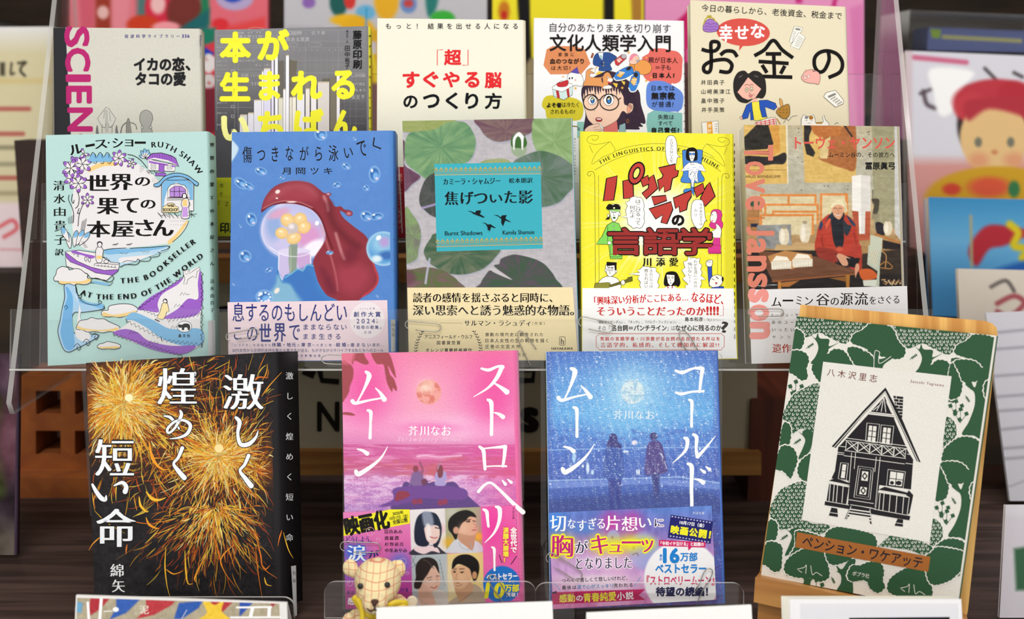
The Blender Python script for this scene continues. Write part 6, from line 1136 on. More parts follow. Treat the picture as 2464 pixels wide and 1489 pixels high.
# ================================================================ FRONT ROW BOOKS
def book_spark():
    b = Book('hardcover_book', 'thick black novel cover with orange sparkler trails and white brush title, front row left', [(207, 873), (651, 847), (663, 1462), (229, 1474)], D_FRONT, '201d20', spine='1b191c', T=.030, r=.009, ang=22, mt='gloss')
    S = b.S; C = b.base(2); C.Z(180, 830, .2418); C.fill('1e1c1f')
    for cx, cy, r, ry, c, al in ((480, 560, 560, 480, '74361a', .85), (430, 620, 400, 330, 'c8701c', .85), (500, 570, 190, 150, 'f6b83a', .8), (530, 530, 90, 70, 'fff0b0', .9), (1420, 1160, 600, 380, '6a3212', .7), (1440, 1120, 360, 200, 'c0661a', .8), (1440, 1100, 150, 70, 'f0b040', .75), (1430, 1030, 50, 50, 'ffd890', .9), (1900, 1250, 200, 120, '8a4414', .5)): C.glow(cx, cy, r, c, al, ry)
    C.noise(60, .10, 3); C.noise(18, .10, 5); C.put(1 - np.abs(C.X - (1355 + (C.Y - 80) * .06)) / 40., '2c1c18', .8 * 1); C.done()
    S.Z(180, 830, .2418); rn = random.Random(11); base = S.off
    pal = ['d8641c', 'f08a24', 'f8b030', 'fbd24a', 'c8521c', '9a4420', 'fff0a0', 'e07a20']
    def spark(cx, cy, r0, r1, n, a0, a1, wmin, wmax, dim=0.):
        for i in range(n):
            a = math.radians(rn.uniform(a0, a1)); q = rn.random() ** 1.3; r = r0 + (r1 - r0) * q; L = rn.uniform(30, 150) * (1 + q * .8); cu = rn.uniform(-.9, .9)
            x, y = cx + r * math.cos(a), cy + r * math.sin(a); P = []
            for j in range(5):
                t = j / 4.; aa = a + cu * t; P.append((x, y)); x += math.cos(aa) * L / 4; y += math.sin(aa) * L / 4 + t * t * 10
            if min(p[0] for p in P) < 125 or max(p[0] for p in P) > 1985 or min(p[1] for p in P) < 150 - (P[0][0] - 120) * .055: continue
            near = r < 230 * r1 / 420 or r < 260; c0 = hx(rn.choice(['fbd24a', 'f8b030', 'fff0a0', 'f89a28'] if near and rn.random() < .7 else pal if q < .6 else pal[:6])); c0 = c0 * (1 - dim * q); c1 = c0 * rn.uniform(.65, .95) if near else c0 * rn.uniform(.4, .8)
            k = len(smooth_pts(P)); cols = c1[None, :] + (c0 - c1)[None, :] * np.linspace(0, 1, k)[:, None]
            S.off = base + rn.uniform(.000001, .00003); S.line(P, rn.uniform(wmin, wmax), cols, taper=True, up=False)
    spark(500, 560, 30, 950, 900, 0, 360, 5, 18); spark(480, 600, 20, 430, 620, 0, 360, 5, 14); spark(1430, 1090, 30, 950, 760, 0, 360, 4, 15); spark(1430, 1120, 20, 480, 560, -20, 380, 4, 12)
    spark(1800, 1250, 10, 500, 200, 0, 360, 3, 9); spark(1350, 1500, 100, 900, 240, 30, 150, 4, 13, .2); spark(1000, 900, 60, 700, 200, 0, 360, 4, 12, .2)
    pal2 = pal[:]; pal[:] = ['ffe27a', 'fff2b0', 'fbd24a', 'fde9a0', 'f8b030', 'ffd860', 'f8b030', 'ffe88c']; base += .00003
    spark(500, 570, 0, 330, 420, 0, 360, 4, 12); spark(420, 640, 20, 300, 260, 0, 360, 4, 11); spark(1430, 1110, 0, 260, 320, 0, 360, 3, 10); spark(1560, 1120, 10, 240, 120, 0, 360, 3, 8)
    pal[:] = pal2
    S.Z(160, 1180, .2394); spark(1500, 150, 50, 560, 340, 0, 180, 4, 13); S.off = base + .000035
    for P, w in (([(800, 10), (860, 80), (930, 95), (1000, 70)], 34), ([(730, 60), (745, 150), (800, 210), (825, 205)], 26), ([(800, 270), (830, 340), (900, 378), (930, 378)], 24), ([(1480, 450), (1530, 620), (1580, 800), (1700, 970)], 14), ([(1690, 540), (1580, 640), (1550, 730), (1600, 830)], 12), ([(1190, 600), (1200, 800), (1220, 930), (1270, 935)], 18), ([(1000, 560), (990, 760), (1010, 950), (1040, 1065)], 13), ([(1400, 640), (1300, 850), (1290, 900), (1310, 920)], 18), ([(1890, 400), (1950, 640), (1980, 780), (2120, 882)], 15), ([(1900, 560), (1930, 850), (1970, 1090)], 9), ([(2165, 400), (2140, 480), (2125, 560)], 14), ([(2180, 420), (2230, 590), (2280, 680)], 10), ([(1000, 790), (1080, 838), (1175, 805)], 14), ([(1960, 740), (2000, 790), (2045, 750)], 16), ([(1990, 870), (2010, 940), (2065, 958)], 14), ([(370, 440), (270, 530), (225, 600)], 12), ([(285, 205), (390, 310), (500, 380), (590, 430)], 9), ([(610, 540), (600, 600), (602, 640)], 16), ([(620, 300), (780, 330), (860, 325)], 8), ([(260, 20), (270, 110), (285, 205)], 8)):
        S.line(P, w, rn.choice(['f4a02c', 'f8c034', 'e07a24']), taper=True)
    S.Z(180, 830, .2418)
    for P, w in (([(740, 960), (760, 1080), (800, 1170), (870, 1235), (930, 1238)], 34), ([(960, 870), (1120, 940), (1270, 1020)], 22), ([(1395, 240), (1540, 165)], 22), ([(1725, 250), (1775, 90)], 12), ([(1790, 360), (1830, 320), (1930, 325)], 20), ([(1850, 610), (1975, 555)], 22), ([(1860, 510), (1940, 400), (2060, 270)], 12), ([(1910, 530), (2055, 490)], 12), ([(560, 330), (700, 220), (940, 160)], 16), ([(1430, 660), (1520, 655)], 18), ([(170, 830), (250, 740), (330, 700)], 12)): S.line(P, w, rn.choice(['f4a02c', 'f8c034', 'd8702a']), taper=True)
    S.ell(538, 525, 40, 38, 'fff2c0'); S.ell(1435, 1028, 44, 42, 'ffe2a0')
    w_ = 'f4f8fc'; sh = [('15100e', 12)]
    for t, x0, y0, x1, y1, bb in (('激', 1485, 290, 1870, 640, .008), ('煌', 830, 230, 1205, 590, .008), ('短', 212, 938, 580, 1300, .008)): S.t(t, x0, y0, x1, y1, w_, b=bb, st='m', out=sh)
    for q, w in (([(1605, 722), (1640, 770), (1622, 880), (1650, 985), (1730, 985), (1800, 920), (1825, 850)], [30, 44, 30, 40, 44, 26, 6]), ([(1730, 1100), (1690, 1190), (1645, 1250), (1700, 1330), (1755, 1400)], [38, 30, 26, 44, 52]), ([(1070, 1025), (1030, 1120), (985, 1180), (1030, 1250), (1090, 1320)], [38, 30, 26, 44, 50]), ([(885, 705), (950, 720), (1010, 790), (1040, 835)], [10, 30, 26, 14]), ([(1050, 655), (1060, 700), (1000, 820), (935, 875), (925, 830), (1000, 760), (1090, 750), (1150, 800), (1120, 880), (1040, 920), (945, 932)], [22, 36, 24, 22, 28, 24, 26, 36, 34, 22, 6])):
        S.brush(q, [v + 14 for v in w], '15100e'); S.brush(q, w, w_)
    for i, ch in enumerate('きら'): S.t(ch, 1178, 265 + i * 62, 1212, 305 + i * 62, w_, b=.02)
    S.Z(160, 1180, .2394)
    
    for q, w in (([(262, -60), (300, 10), (350, 75), (390, 90), (400, 50)], [24, 40, 46, 40, 10]), ([(480, -50), (560, -80), (600, -40), (590, 10)], [14, 36, 44, 50])): S.brush(q, [v + 14 for v in w], '15100e'); S.brush(q, w, w_)
    S.t('命', 312, 182, 688, 565, w_, b=.012, st='m', out=sh); S.t('綿', 445, 738, 572, 865, 'f0f2f4', b=.01, st='m'); S.t('矢', 462, 895, 585, 1020, 'f0f2f4', b=.01, st='m')
    Q = b.SS; Q.Z(180, 830, .2418); Q.t('激しく煌めく短い命', 2100, 270, 2172, 1950, 'eef2f4', v=True, st='m', b=.006)
    Q.Z(0, 0, 1); Q.poly([(700, 1362), (712, 1360), (714, 1480), (707, 1484)], 'd4d6d8'); Q.t('91', 704, 1374, 711, 1384, '40444c'); Q.t('綿', 704, 1392, 711, 1402, '40444c')
    b.done()
def book_pink():
    b = Book('paperback_book', 'pink seaside novel cover with a full moon and two seated figures, front row centre', [(822, 850), (1233, 843), (1249, 1448), (833, 1456)], D_FRONT, 'ee6aa8', spine='e08ab4', T=.020, r=.0045, mt='glitter')
    S = b.S; C = b.base(1.5); C.Z(800, 830, .235)
    C.vgrad([(60, 'ee7aa6'), (500, 'f08cc0'), (850, 'f2a0cc'), (1015, 'dc7fb8'), (1018, 'c84a92'), (1120, 'd0559c'), (1250, 'c65482'), (1400, 'c27cc0'), (1800, '9a68b8')])
    C.glow(960, 520, 330, 'f8aac0', .7, 380); C.glow(1100, 850, 700, 'f8c6e4', .55, 130); C.glow(1380, 850, 260, 'fbd8ee', .7, 120); C.glow(350, 450, 250, 'ee3a9a', .7, 360); C.glow(1650, 500, 260, 'ee3a9a', .75, 460); C.glow(1680, 900, 200, 'f4a8d8', .6, 110); C.glow(1000, 850, 330, 'ee4aa8', .6, 60)
    C.put((C.Y > 1020) * np.clip((fbm(C.X / 190., C.Y / 14., 4) - .52) * 5, 0, 1), 'f2b0d8', .5); C.put((C.Y > 1150) * (C.Y < 1360) * np.clip((fbm(C.X / 260., C.Y / 60., 14) - .46) * 6, 0, 1), 'c85a64', .75)
    C.put((C.Y > 1330) * np.clip((fbm(C.X / 90., C.Y / 30., 24) - .42) * 5, 0, 1) * np.clip((1900 - C.Y) / 500, 0, 1), 'e6c0e4', .8); C.put((C.Y > 1350) * np.clip((_vn(C.X / 8., C.Y / 6., 71) - .6) * 4, 0, 1), 'f0d8f0', .55); C.put((C.Y > 1020) * np.clip((C.X - 1300) / 500, 0, 1), 'e0489c', .6)
    C.line([(870, 1140), (960, 1132), (1100, 1145), (1320, 1130)], 14, 'fbd6ea', 20, .9)
    for p in ([(95, 180), (170, 190), (212, 240), (212, 330), (180, 420), (170, 480), (130, 550), (95, 560)], [(230, 70), (310, 75), (340, 130), (372, 180), (350, 200), (300, 190), (230, 160), (205, 200), (195, 150)], [(400, 70), (560, 70), (620, 190), (650, 330), (620, 300), (570, 210), (590, 300), (630, 350), (660, 440), (650, 470), (620, 440), (608, 480), (560, 390), (540, 290), (520, 200), (450, 190)], [(105, 690), (180, 690), (232, 715), (200, 722), (105, 710)]): C.poly(p, 'a03844', 9)
    C.poly([(88, 60), (230, 60), (200, 180), (100, 190)], 'dc6a80', 30, .7)
    C.ell(985, 482, 128, 128, 'f0a098', .06)
    m = np.clip((1 - np.hypot(C.X - 985, C.Y - 482) / 128) * 12, 0, 1); C.put(m * np.clip((fbm(C.X / 60., C.Y / 50., 33) - .45) * 6, 0, 1), 'd8685c', .8); C.glow(955, 430, 70, 'ffeeda', .7); C.noise(3, .06, 9)
    C.poly([(700, 1480), (740, 1400), (820, 1420), (860, 1395), (1040, 1390), (1240, 1400), (1320, 1480), (1450, 1600), (1560, 1700), (1520, 1730), (1300, 1680), (900, 1720), (600, 1690)], '54307e', 10)
    for x, hc in ((860, '8a3048'), (1100, '7c2c3c')):
        C.poly([(x - 40, 1310), (x + 10, 1290), (x + 60, 1300), (x + 70, 1380), (x + 50, 1440), (x - 40, 1440), (x - 55, 1380)], '7c5a94' if x < 1000 else 'a99ad0', 9); C.ell(x - 8, 1268, 28, 34, hc, .2)
    C.poly([(1080, 1240), (1125, 1240), (1130, 1330), (1105, 1360), (1080, 1340)], '7c2c3c', 8); C.line([(905, 1320), (925, 1280), (895, 1200)], 22, '9a4a6c', 8); C.line([(1075, 1270), (1090, 1230), (1105, 1200)], 18, 'b07898', 8); C.line([(820, 1330), (790, 1440), (790, 1480)], 16, '7c5a94', 8); C.ell(940, 1400, 30, 34, '6a2850', .4); C.line([(985, 1405), (1050, 1385)], 14, 'e8b4cc', 8); C.line([(1160, 1400), (1220, 1390)], 14, 'e8b4cc', 8)
    C.Z(780, 1180, .2075)
    C.poly([(630, 190), (800, 100), (850, -40), (1560, -40), (1660, 80), (1500, 110), (1100, 90), (950, 150)], '6a3690', 14); C.poly([(820, 110), (850, 20), (930, 5), (995, 40), (960, 80), (870, 115)], '8c1c3c', 8)
    for x, y in ((1050, 130), (1110, 125), (1350, 140), (1400, 130)): C.ell(x, y, 34, 34, '8c2450', .3)
    C.done(); S.Z(800, 830, .235); w_ = 'fffafd'
    g = [('f03aa0', 14)]
    for t, x0, y0, x1, y1 in (): pass
    for q, w in (([(345, 275), (375, 320), (320, 460), (250, 590)], [30, 52, 24, 14]), ([(205, 575), (240, 595), (380, 565), (520, 540)], [44, 34, 22, 16]), ([(440, 440), (490, 490), (530, 555)], [10, 30, 54]), ([(255, 1065), (310, 1080), (355, 1110)], [14, 30, 46]), ([(240, 1290), (270, 1320), (400, 1240), (500, 1150), (565, 1040)], [36, 50, 36, 22, 6]), ([(1525, 240), (1600, 255), (1690, 220), (1740, 225)], [22, 34, 24, 44]), ([(1735, 225), (1680, 340), (1590, 440), (1445, 530)], [46, 40, 24, 6]), ([(1650, 385), (1720, 430), (1785, 480)], [10, 34, 56]), ([(1590, 560), (1625, 590), (1630, 720), (1628, 915)], [26, 46, 34, 36]), ([(1650, 690), (1700, 705), (1745, 735)], [8, 30, 48]), ([(1505, 1040), (1545, 1080), (1555, 1180), (1562, 1270)], [26, 40, 34, 30]), ([(1545, 1060), (1640, 1050), (1770, 1040)], [14, 18, 40]), ([(1768, 1050), (1760, 1140), (1745, 1240)], [42, 34, 26]), ([(1560, 1245), (1660, 1238), (1780, 1240)], [14, 14, 20])): S.brush(q, w, w_)
    for t in (): pass
    S.brush([(360, 668), (392, 690), (390, 800), (385, 950)], [24, 40, 26, 34], w_)
    for i, (t, x0, x1) in enumerate((('芥', 780, 875), ('川', 895, 985), ('な', 1010, 1095), ('お', 1120, 1212))): S.t(t, x0, 830, x1, 925, w_, b=.012, st='m')
    S.t('Strawberry Moon', 670, 940, 1315, 1000, 'f8c4e2', skew=.35)
    S.brush([(1495, 1500), (1560, 1430), (1625, 1412), (1720, 1490), (1850, 1620), (1950, 1710)], [34, 26, 24, 30, 40, 50], w_); S.brush([(1740, 1385), (1770, 1425)], [14, 34], w_); S.brush([(1795, 1375), (1830, 1405)], [14, 32], w_)
    o = b.band([(826, 1232), (1240, 1216), (1252, 1444), (832, 1465)], 'e06ab4', mt='gloss'); o.Z(780, 1180, .2075)
    C = o.canvas([(826, 1232), (1240, 1216), (1252, 1444), (832, 1465)], 1.6); C.Z(780, 1180, .2075); C.vgrad([(150, 'e888c0'), (700, 'e26cb2'), (1100, 'c03a8c'), (1400, 'a81a5c')])
    C.put((C.X < 1010) * (C.Y > 800) * 1.0, 'b45ac0', .35); C.glow(340, 720, 160, '2a6ae0', .8, 110); C.glow(300, 950, 140, '4a80e8', .5, 90); C.glow(880, 830, 120, '3a80e8', .7)
    def ph(x0, y0, x1, y1, c): C.poly([(x0, y0), (x1, y0 - (x1 - x0) * .035), (x1 + 22, y1 - (x1 - x0) * .035), (x0 + 18, y1)], c, 4, sm=False)
    # portrait 1: bobbed hair
    ph(992, 212, 1402, 745, 'e9e4e6'); C.ell(1330, 440, 90, 60, 'e8c8cc', .8)
    C.poly([(1010, 745), (1030, 680), (1130, 630), (1300, 640), (1370, 690), (1410, 720), (1415, 745)], '3a3846', 8); C.poly([(1040, 680), (1120, 625), (1290, 650), (1340, 720), (1250, 700), (1150, 735)], 'f0d8dc', 8)
    C.poly([(1200, 245), (1300, 270), (1355, 380), (1362, 500), (1330, 620), (1280, 660), (1240, 560), (1200, 640), (1100, 640), (1050, 580), (1048, 430), (1080, 310), (1140, 255)], '1c2438', 8); C.poly([(1170, 420), (1290, 400), (1335, 430), (1340, 520), (1300, 600), (1250, 615), (1195, 580), (1170, 500)], 'edd0c8', 8)
    C.poly([(1140, 250), (1240, 250), (1270, 400), (1180, 420), (1150, 380)], 'b8c0d4', 30, .7); C.poly([(1180, 400), (1230, 400), (1240, 560), (1195, 560)], 'f6eeec', 20, .8); C.line([(1290, 430), (1330, 435)], 12, '2a2430', 6); C.line([(1230, 535), (1280, 550), (1310, 540)], 12, 'c05a68', 6)
    # portrait 2: looking up
    ph(1402, 200, 1815, 725, 'a8a884'); C.vgrad; C.glow(1750, 560, 100, 'e0a82c', .8); C.glow(1450, 600, 70, 'e8b02c', .9); C.glow(1480, 260, 100, 'c8c8c0', .7); C.ell(1800, 530, 40, 40, 'f0b830', .6)
    C.poly([(1425, 720), (1450, 650), (1540, 560), (1700, 600), (1760, 580), (1830, 640), (1835, 710)], 'd4d6de', 8); C.poly([(1560, 470), (1740, 470), (1750, 560), (1720, 690), (1640, 640), (1560, 570)], 'c89478', 8)
    C.poly([(1560, 350), (1740, 300), (1760, 360), (1770, 410), (1780, 430), (1765, 500), (1700, 520), (1600, 500), (1540, 470)], 'e0ae90', 8); C.poly([(1440, 440), (1450, 330), (1540, 250), (1650, 225), (1730, 255), (1765, 310), (1690, 300), (1640, 350), (1600, 380), (1560, 460), (1530, 570), (1480, 500)], '1d1818', 8)
    C.ell(1530, 460, 34, 42, 'd09a80', .3); C.line([(1650, 360), (1690, 350)], 10, '30201c', 5); C.line([(1725, 350), (1755, 355)], 10, '30201c', 5); C.line([(1720, 460), (1765, 452)], 12, 'b85c54', 6)
    C.line([(1640, 345), (1700, 332)], 9, '2a1c18', 5); C.line([(1730, 370), (1768, 415), (1745, 430)], 8, 'b9826a', 6); C.line([(1660, 365), (1690, 362)], 9, '201412', 4); C.glow(1620, 440, 60, 'eec4a8', .6); C.line([(1560, 600), (1600, 660), (1680, 690)], 7, 'a8acb8', 5); C.line([(1700, 600), (1720, 700)], 7, 'a8acb8', 5)
    # portrait 3: looking down under umbrella
    ph(1010, 748, 1425, 1340, 'b4bfc4'); 
    for q in ([(1010, 760), (1120, 1000)], [(1010, 900), (1130, 790)], [(1010, 850), (1060, 760)], [(1340, 800), (1400, 1100)]): C.line(q, 5, '5c6870', 4)
    C.poly([(1040, 1340), (1090, 1230), (1200, 1200), (1330, 1150), (1430, 1200), (1445, 1330)], 'd6cfc8', 8); C.poly([(1110, 1060), (1230, 1120), (1260, 1200), (1290, 1330), (1130, 1330), (1090, 1200)], 'dcb09a', 10)
    C.poly([(1180, 900), (1300, 880), (1345, 980), (1345, 1080), (1300, 1155), (1230, 1150), (1150, 1060)], 'e2b8a2', 8); C.poly([(1065, 1000), (1062, 880), (1120, 790), (1230, 775), (1310, 830), (1335, 960), (1280, 870), (1240, 900), (1200, 970), (1150, 1040), (1110, 1130), (1050, 1130), (1045, 1070)], '2a2220', 8)
    C.line([(1210, 1040), (1250, 1030)], 8, '3a2820', 5); C.line([(1300, 990), (1330, 990)], 8, '3a2820', 5); C.line([(1235, 1115), (1280, 1130), (1310, 1105)], 12, 'b0544c', 6)
    C.glow(1240, 1060, 60, 'f0cab4', .6); C.line([(1300, 1000), (1320, 1050), (1300, 1060)], 7, 'c08c74', 6); C.line([(1190, 1015), (1250, 1000)], 7, '3a2a24', 5); C.line([(1150, 800), (1200, 820), (1270, 900)], 8, '57504c', 8); C.line([(1100, 1250), (1200, 1330)], 8, 'b4aaa2', 6)
    # portrait 4: front face
    ph(1425, 730, 1840, 1322, 'e8cf86'); C.glow(1500, 1050, 90, 'f4ead0', .9, 200)
    C.poly([(1460, 1320), (1520, 1240), (1700, 1180), (1730, 1080), (1830, 1150), (1855, 1310)], 'b8a48c', 8); C.poly([(1520, 1100), (1700, 1060), (1720, 1160), (1600, 1290), (1550, 1240)], 'c89a74', 8)
    C.poly([(1485, 900), (1700, 860), (1710, 1000), (1640, 1110), (1570, 1140), (1510, 1110), (1490, 1020)], 'deb088', 8); C.poly([(1480, 900), (1500, 800), (1580, 745), (1690, 745), (1780, 810), (1800, 900), (1780, 1000), (1740, 1060), (1710, 980), (1680, 900), (1560, 850), (1500, 900)], '15110f', 8)
    C.ell(1745, 980, 28, 45, 'c8946c', .3); C.line([(1495, 940), (1525, 935)], 9, '2a1c14', 5); C.line([(1575, 945), (1620, 940)], 9, '2a1c14', 5); C.line([(1500, 915), (1530, 905)], 8, '2a1c14', 5); C.line([(1570, 910), (1625, 905)], 8, '2a1c14', 5); C.line([(1540, 960), (1530, 1020), (1550, 1025)], 8, 'b8845c', 6); C.line([(1530, 1070), (1570, 1075)], 10, 'a85c48', 5)
    C.glow(1590, 1020, 60, 'ecc49c', .6); C.line([(1530, 1100), (1560, 1105), (1600, 1085)], 6, '9c6a50', 6); C.line([(1560, 1290), (1640, 1240), (1720, 1180)], 9, '94826e', 7); C.ell(1512, 945, 9, 7, '14100e', .5); C.ell(1598, 950, 10, 8, '14100e', .5)
    C.put((C.X > 1815 + (C.Y - 175) * .045) * 1.0, 'ec68ae'); C.glow(1950, 400, 130, 'ee3aa0', .8, 300); C.glow(2150, 600, 90, 'ee3a94', .8, 200)
    C.ell(2060, 1090, 215, 215, '1f74cc', .02); C.noise(3, .03, 9); C.done()
    for i in range(60): a = math.radians(180 + i * 3.05); o.poly([(2060 + 210 * math.cos(a), 1090 + 210 * math.sin(a)), (2060 + 226 * math.cos(a + .02), 1090 + 226 * math.sin(a + .02)), (2060 + 210 * math.cos(a + .045), 1090 + 210 * math.sin(a + .045))], '1f74cc')
    k = '14110e'
    o.poly([(228, 335), (760, 217), (992, 217), (996, 380), (228, 525)], 'f6ee2a'); o.t('映画化', 240, 268, 750, 480, k, b=.06, ang=-11); o.t('2025年', 795, 238, 920, 278, k, b=.035, ang=-9); o.t('10月17日（金）', 760, 285, 972, 328, k, b=.03, ang=-9); o.t('全国公開', 795, 328, 965, 378, k, b=.035, ang=-9)
    o.t('當真あみ', 700, 450, 905, 498, k, b=.02, st='m'); o.t('齋藤潤', 703, 525, 862, 572, k, b=.02, st='m'); o.t('杉野遥亮', 706, 598, 918, 642, k, b=.02, st='m'); o.t('中条あやみ', 708, 668, 962, 716, k, b=.02, st='m')
    o.t('どうしよう。', 258, 528, 550, 608, '1c2a80', b=.02, st='m'); o.t('涙', 275, 630, 478, 815, 'f6faff', b=.02, st='m', out=[('2a6ae0', 10)]); o.t('が', 515, 690, 630, 790, '1c2a80', b=.02, st='m'); o.t('まぶ', 268, 1160, 350, 1200, '1c2a60', b=.02); o.t('ける', 890, 1130, 975, 1170, '1c2a80', b=.02); o.t('感', 275, 1235, 370, 1320, 'ffffff', b=.02)
    for x, y, r in ((535, 470, 46), (628, 570, 22), (910, 825, 42), (968, 955, 16), (300, 1075, 30)): o.ell(x, y, r, r, None, out='f4b8dc', ow=4); o.ell(x - r * .3, y - r * .4, r * .2, r * .14, 'fbe0f0')
    o.brush([(1848, 218), (1885, 245), (1895, 330), (1905, 415)], [26, 44, 34, 28], 'ffffff'); o.brush([(1990, 185), (2035, 215), (2030, 350), (1970, 490), (1862, 604)], [24, 52, 40, 26, 6], 'ffffff'); o.brush([(1945, 655), (1972, 680), (1974, 800), (1976, 920)], [20, 36, 24, 26], 'ffffff')
    o.t('すばる舎', 2180, 195, 2210, 330, '5a1840', v=True, st='m'); o.t('全世代で', 2160, 425, 2235, 715, 'ffffff', v=True, b=.04, out=('e01a70', 6)); o.t('涙腺大崩壊！', 2075, 425, 2140, 830, 'f8ee40', v=True, b=.04, out=('e01a70', 6))
    o.line([(2030, 745), (2062, 835)], 8, '101018'); o.line([(2230, 760), (2168, 852)], 8, '101018')
    o.t('ベストセラー', 1885, 960, 2240, 1030, 'ffffff', b=.05, ang=-2); o.t('累計', 2138, 1038, 2205, 1065, 'f4e830'); o.t('10', 1880, 1070, 2085, 1240, 'f4ee2c', b=.05, skew=.15); o.t('万部', 2095, 1085, 2258, 1170, 'f4ee2c', b=.04); o.t('突破！', 2112, 1178, 2245, 1228, 'ffffff', b=.03)
    b.endband(o); b.done()
def book_cold():
    b = Book('paperback_book', 'blue wintry night cover with moon and couple at a railing, front row right of centre', [(1315, 846), (1722, 843), (1740, 1452), (1324, 1466)], D_FRONT, '4a78cc', spine='4a66b8', back='a8d4ec', T=.020, r=.002, mt='glitter')
    S = b.S; C = b.base(1.5); C.Z(1280, 830, .2351)
    C.vgrad([(60, '3c68c0'), (350, '5a9ae0'), (700, '62aeea'), (900, '4f8ad8'), (1100, '4a74cc'), (1350, '4a68c0'), (1500, '3a5cb0'), (1800, '2a3c8c'), (2100, '5a3a80')])
    C.glow(1030, 480, 420, '8cd0f4', .7); C.glow(1030, 480, 220, 'c4e8f8', .6); C.glow(1000, 800, 360, '74c0f0', .6, 160); C.put(1 - (C.X - 150) / 90., '3858b0', .7); C.put((C.X - 1840) / 80., '3a50ac', .8)
    C.put((C.Y > 860) * np.clip((fbm(C.X / 70., C.Y / 30., 5) - .45) * 4, 0, 1), '3a5cb8', .5)
    C.ell(1030, 480, 118, 122, 'd8ecf0', .08); m = np.clip((1 - np.hypot(C.X - 1030, C.Y - 480) / 118) * 10, 0, 1); C.put(m * np.clip((fbm(C.X / 50., C.Y / 40., 13) - .5) * 8, 0, 1), '94c8e4', .8)
    C.line([(170, 1075), (1000, 1052), (1920, 1045)], 8, '9cc4ee', 6, sm=False); C.line([(170, 1388), (1200, 1360), (1500, 1350), (1935, 1415)], 14, '9cc0ee', 8, sm=False); C.poly([(170, 1400), (1400, 1365), (1935, 1425), (1935, 1480), (1200, 1420), (170, 1470)], '6a88d4', 14, sm=False)
    for i in range(46): x = 200 + i * 38; C.line([(x, 1075), (x, 1375)], 4, '2c4494', 4, .8, sm=False)
    for x, y, rx, ry, c in ((430, 1150, 18, 60, 'a8d4f4'), (570, 1260, 16, 60, 'dceefa'), (520, 1240, 12, 14, 'e8f4fc'), (620, 1300, 14, 26, 'c8e4f8'), (1050, 1000, 30, 24, 'f0e8f4'), (1075, 1300, 8, 30, 'e8f0fa'), (1095, 1300, 8, 30, 'e8f0fa'), (960, 1090, 30, 12, 'e0ecfa')): C.ell(x, y, rx, ry, c, .5)
    C.poly([(790, 960), (800, 915), (840, 905), (870, 930), (880, 990), (915, 1020), (905, 1060), (780, 1050), (768, 1010)], '2c2c78', 8); C.poly([(770, 1050), (905, 1060), (935, 1150), (940, 1290), (915, 1370), (760, 1370), (730, 1290), (740, 1130)], '3454a8', 9); C.poly([(780, 1370), (915, 1370), (910, 1800), (870, 1800), (850, 1480), (830, 1800), (800, 1800)], '2c3c90', 9, sm=False); C.line([(735, 1180), (745, 1130)], 7, 'c8dcf4', 5)
    C.ell(1245, 935, 38, 42, '2e2c70', .2); C.poly([(1215, 985), (1290, 980), (1335, 1030), (1370, 1180), (1392, 1280), (1330, 1320), (1180, 1335), (1155, 1290), (1165, 1130), (1185, 1020)], '4a3a84', 9); C.poly([(1225, 1320), (1310, 1315), (1300, 1600), (1260, 1600), (1240, 1500)], '2c3480', 9, sm=False); C.line([(1318, 1110), (1340, 1145)], 12, 'd8e8f8', 6); C.line([(1355, 1190), (1382, 1265)], 7, 'c8dcf4', 5)
    C.Z(1280, 1180, .2273); C.poly([(180, 100), (1650, 10), (2000, 100), (2000, 240), (180, 240)], '263a84', 60, .7); C.poly([(820, 0), (880, 0), (860, 200), (830, 190)], '263088', 12, sm=False); C.poly([(890, 0), (940, 0), (935, 200), (905, 190)], '263088', 12, sm=False); C.Z(1280, 830, .2351)
    rn = random.Random(3)
    for i in range(150): C.ell(rn.uniform(180, 1880), rn.uniform(80, 1500), rn.uniform(4, 9), rn.uniform(4, 9), 'f4f8ff', .8)
    for i in range(3): C.put(np.clip((_vn(C.X / 7., C.Y / 5., 40 + i) - .80) * 6, 0, 1) * (1 - .55 * np.clip((C.Y - 1300) / 300, 0, 1)), 'e8f2fc', .75)
    C.put(np.clip((_vn(C.X / 9., C.Y / 6., 60) - .66) * 4, 0, 1), '2a50b0', .4); C.done()
    S.Z(1280, 830, .2351); w_ = 'ffffff'
    for t, x0, y0, x1, y1 in (): pass
    for q, w in (([(400, 240), (440, 275), (395, 420), (330, 560)], [30, 54, 26, 14]), ([(272, 540), (310, 565), (440, 530), (580, 500)], [44, 34, 20, 14]), ([(500, 415), (550, 465), (598, 530)], [10, 30, 50]), ([(325, 1040), (385, 1055), (425, 1085)], [14, 30, 46]), ([(312, 1265), (345, 1300), (470, 1220), (570, 1120), (640, 1012)], [36, 50, 36, 22, 6]), ([(1470, 262), (1540, 280), (1650, 240), (1740, 240)], [24, 38, 22, 40]), ([(1745, 245), (1730, 350), (1715, 480)], [44, 34, 24]), ([(1475, 485), (1530, 500), (1640, 478), (1755, 472)], [24, 32, 22, 26]), ([(1560, 950), (1590, 975), (1570, 1080), (1440, 1208)], [26, 44, 30, 6]), ([(1650, 915), (1685, 945), (1680, 1060), (1695, 1140)], [26, 40, 28, 44]), ([(1700, 1140), (1780, 1050), (1878, 930)], [36, 26, 5]), ([(1595, 1215), (1635, 1250), (1632, 1450), (1636, 1640), (1632, 1785)], [26, 46, 36, 34, 28]), ([(1660, 1370), (1710, 1380), (1750, 1405)], [8, 30, 48]), ([(1725, 1270), (1765, 1300)], [12, 34]), ([(1780, 1245), (1818, 1272)], [12, 36])): S.brush(q, w, w_)
    for t in (): pass
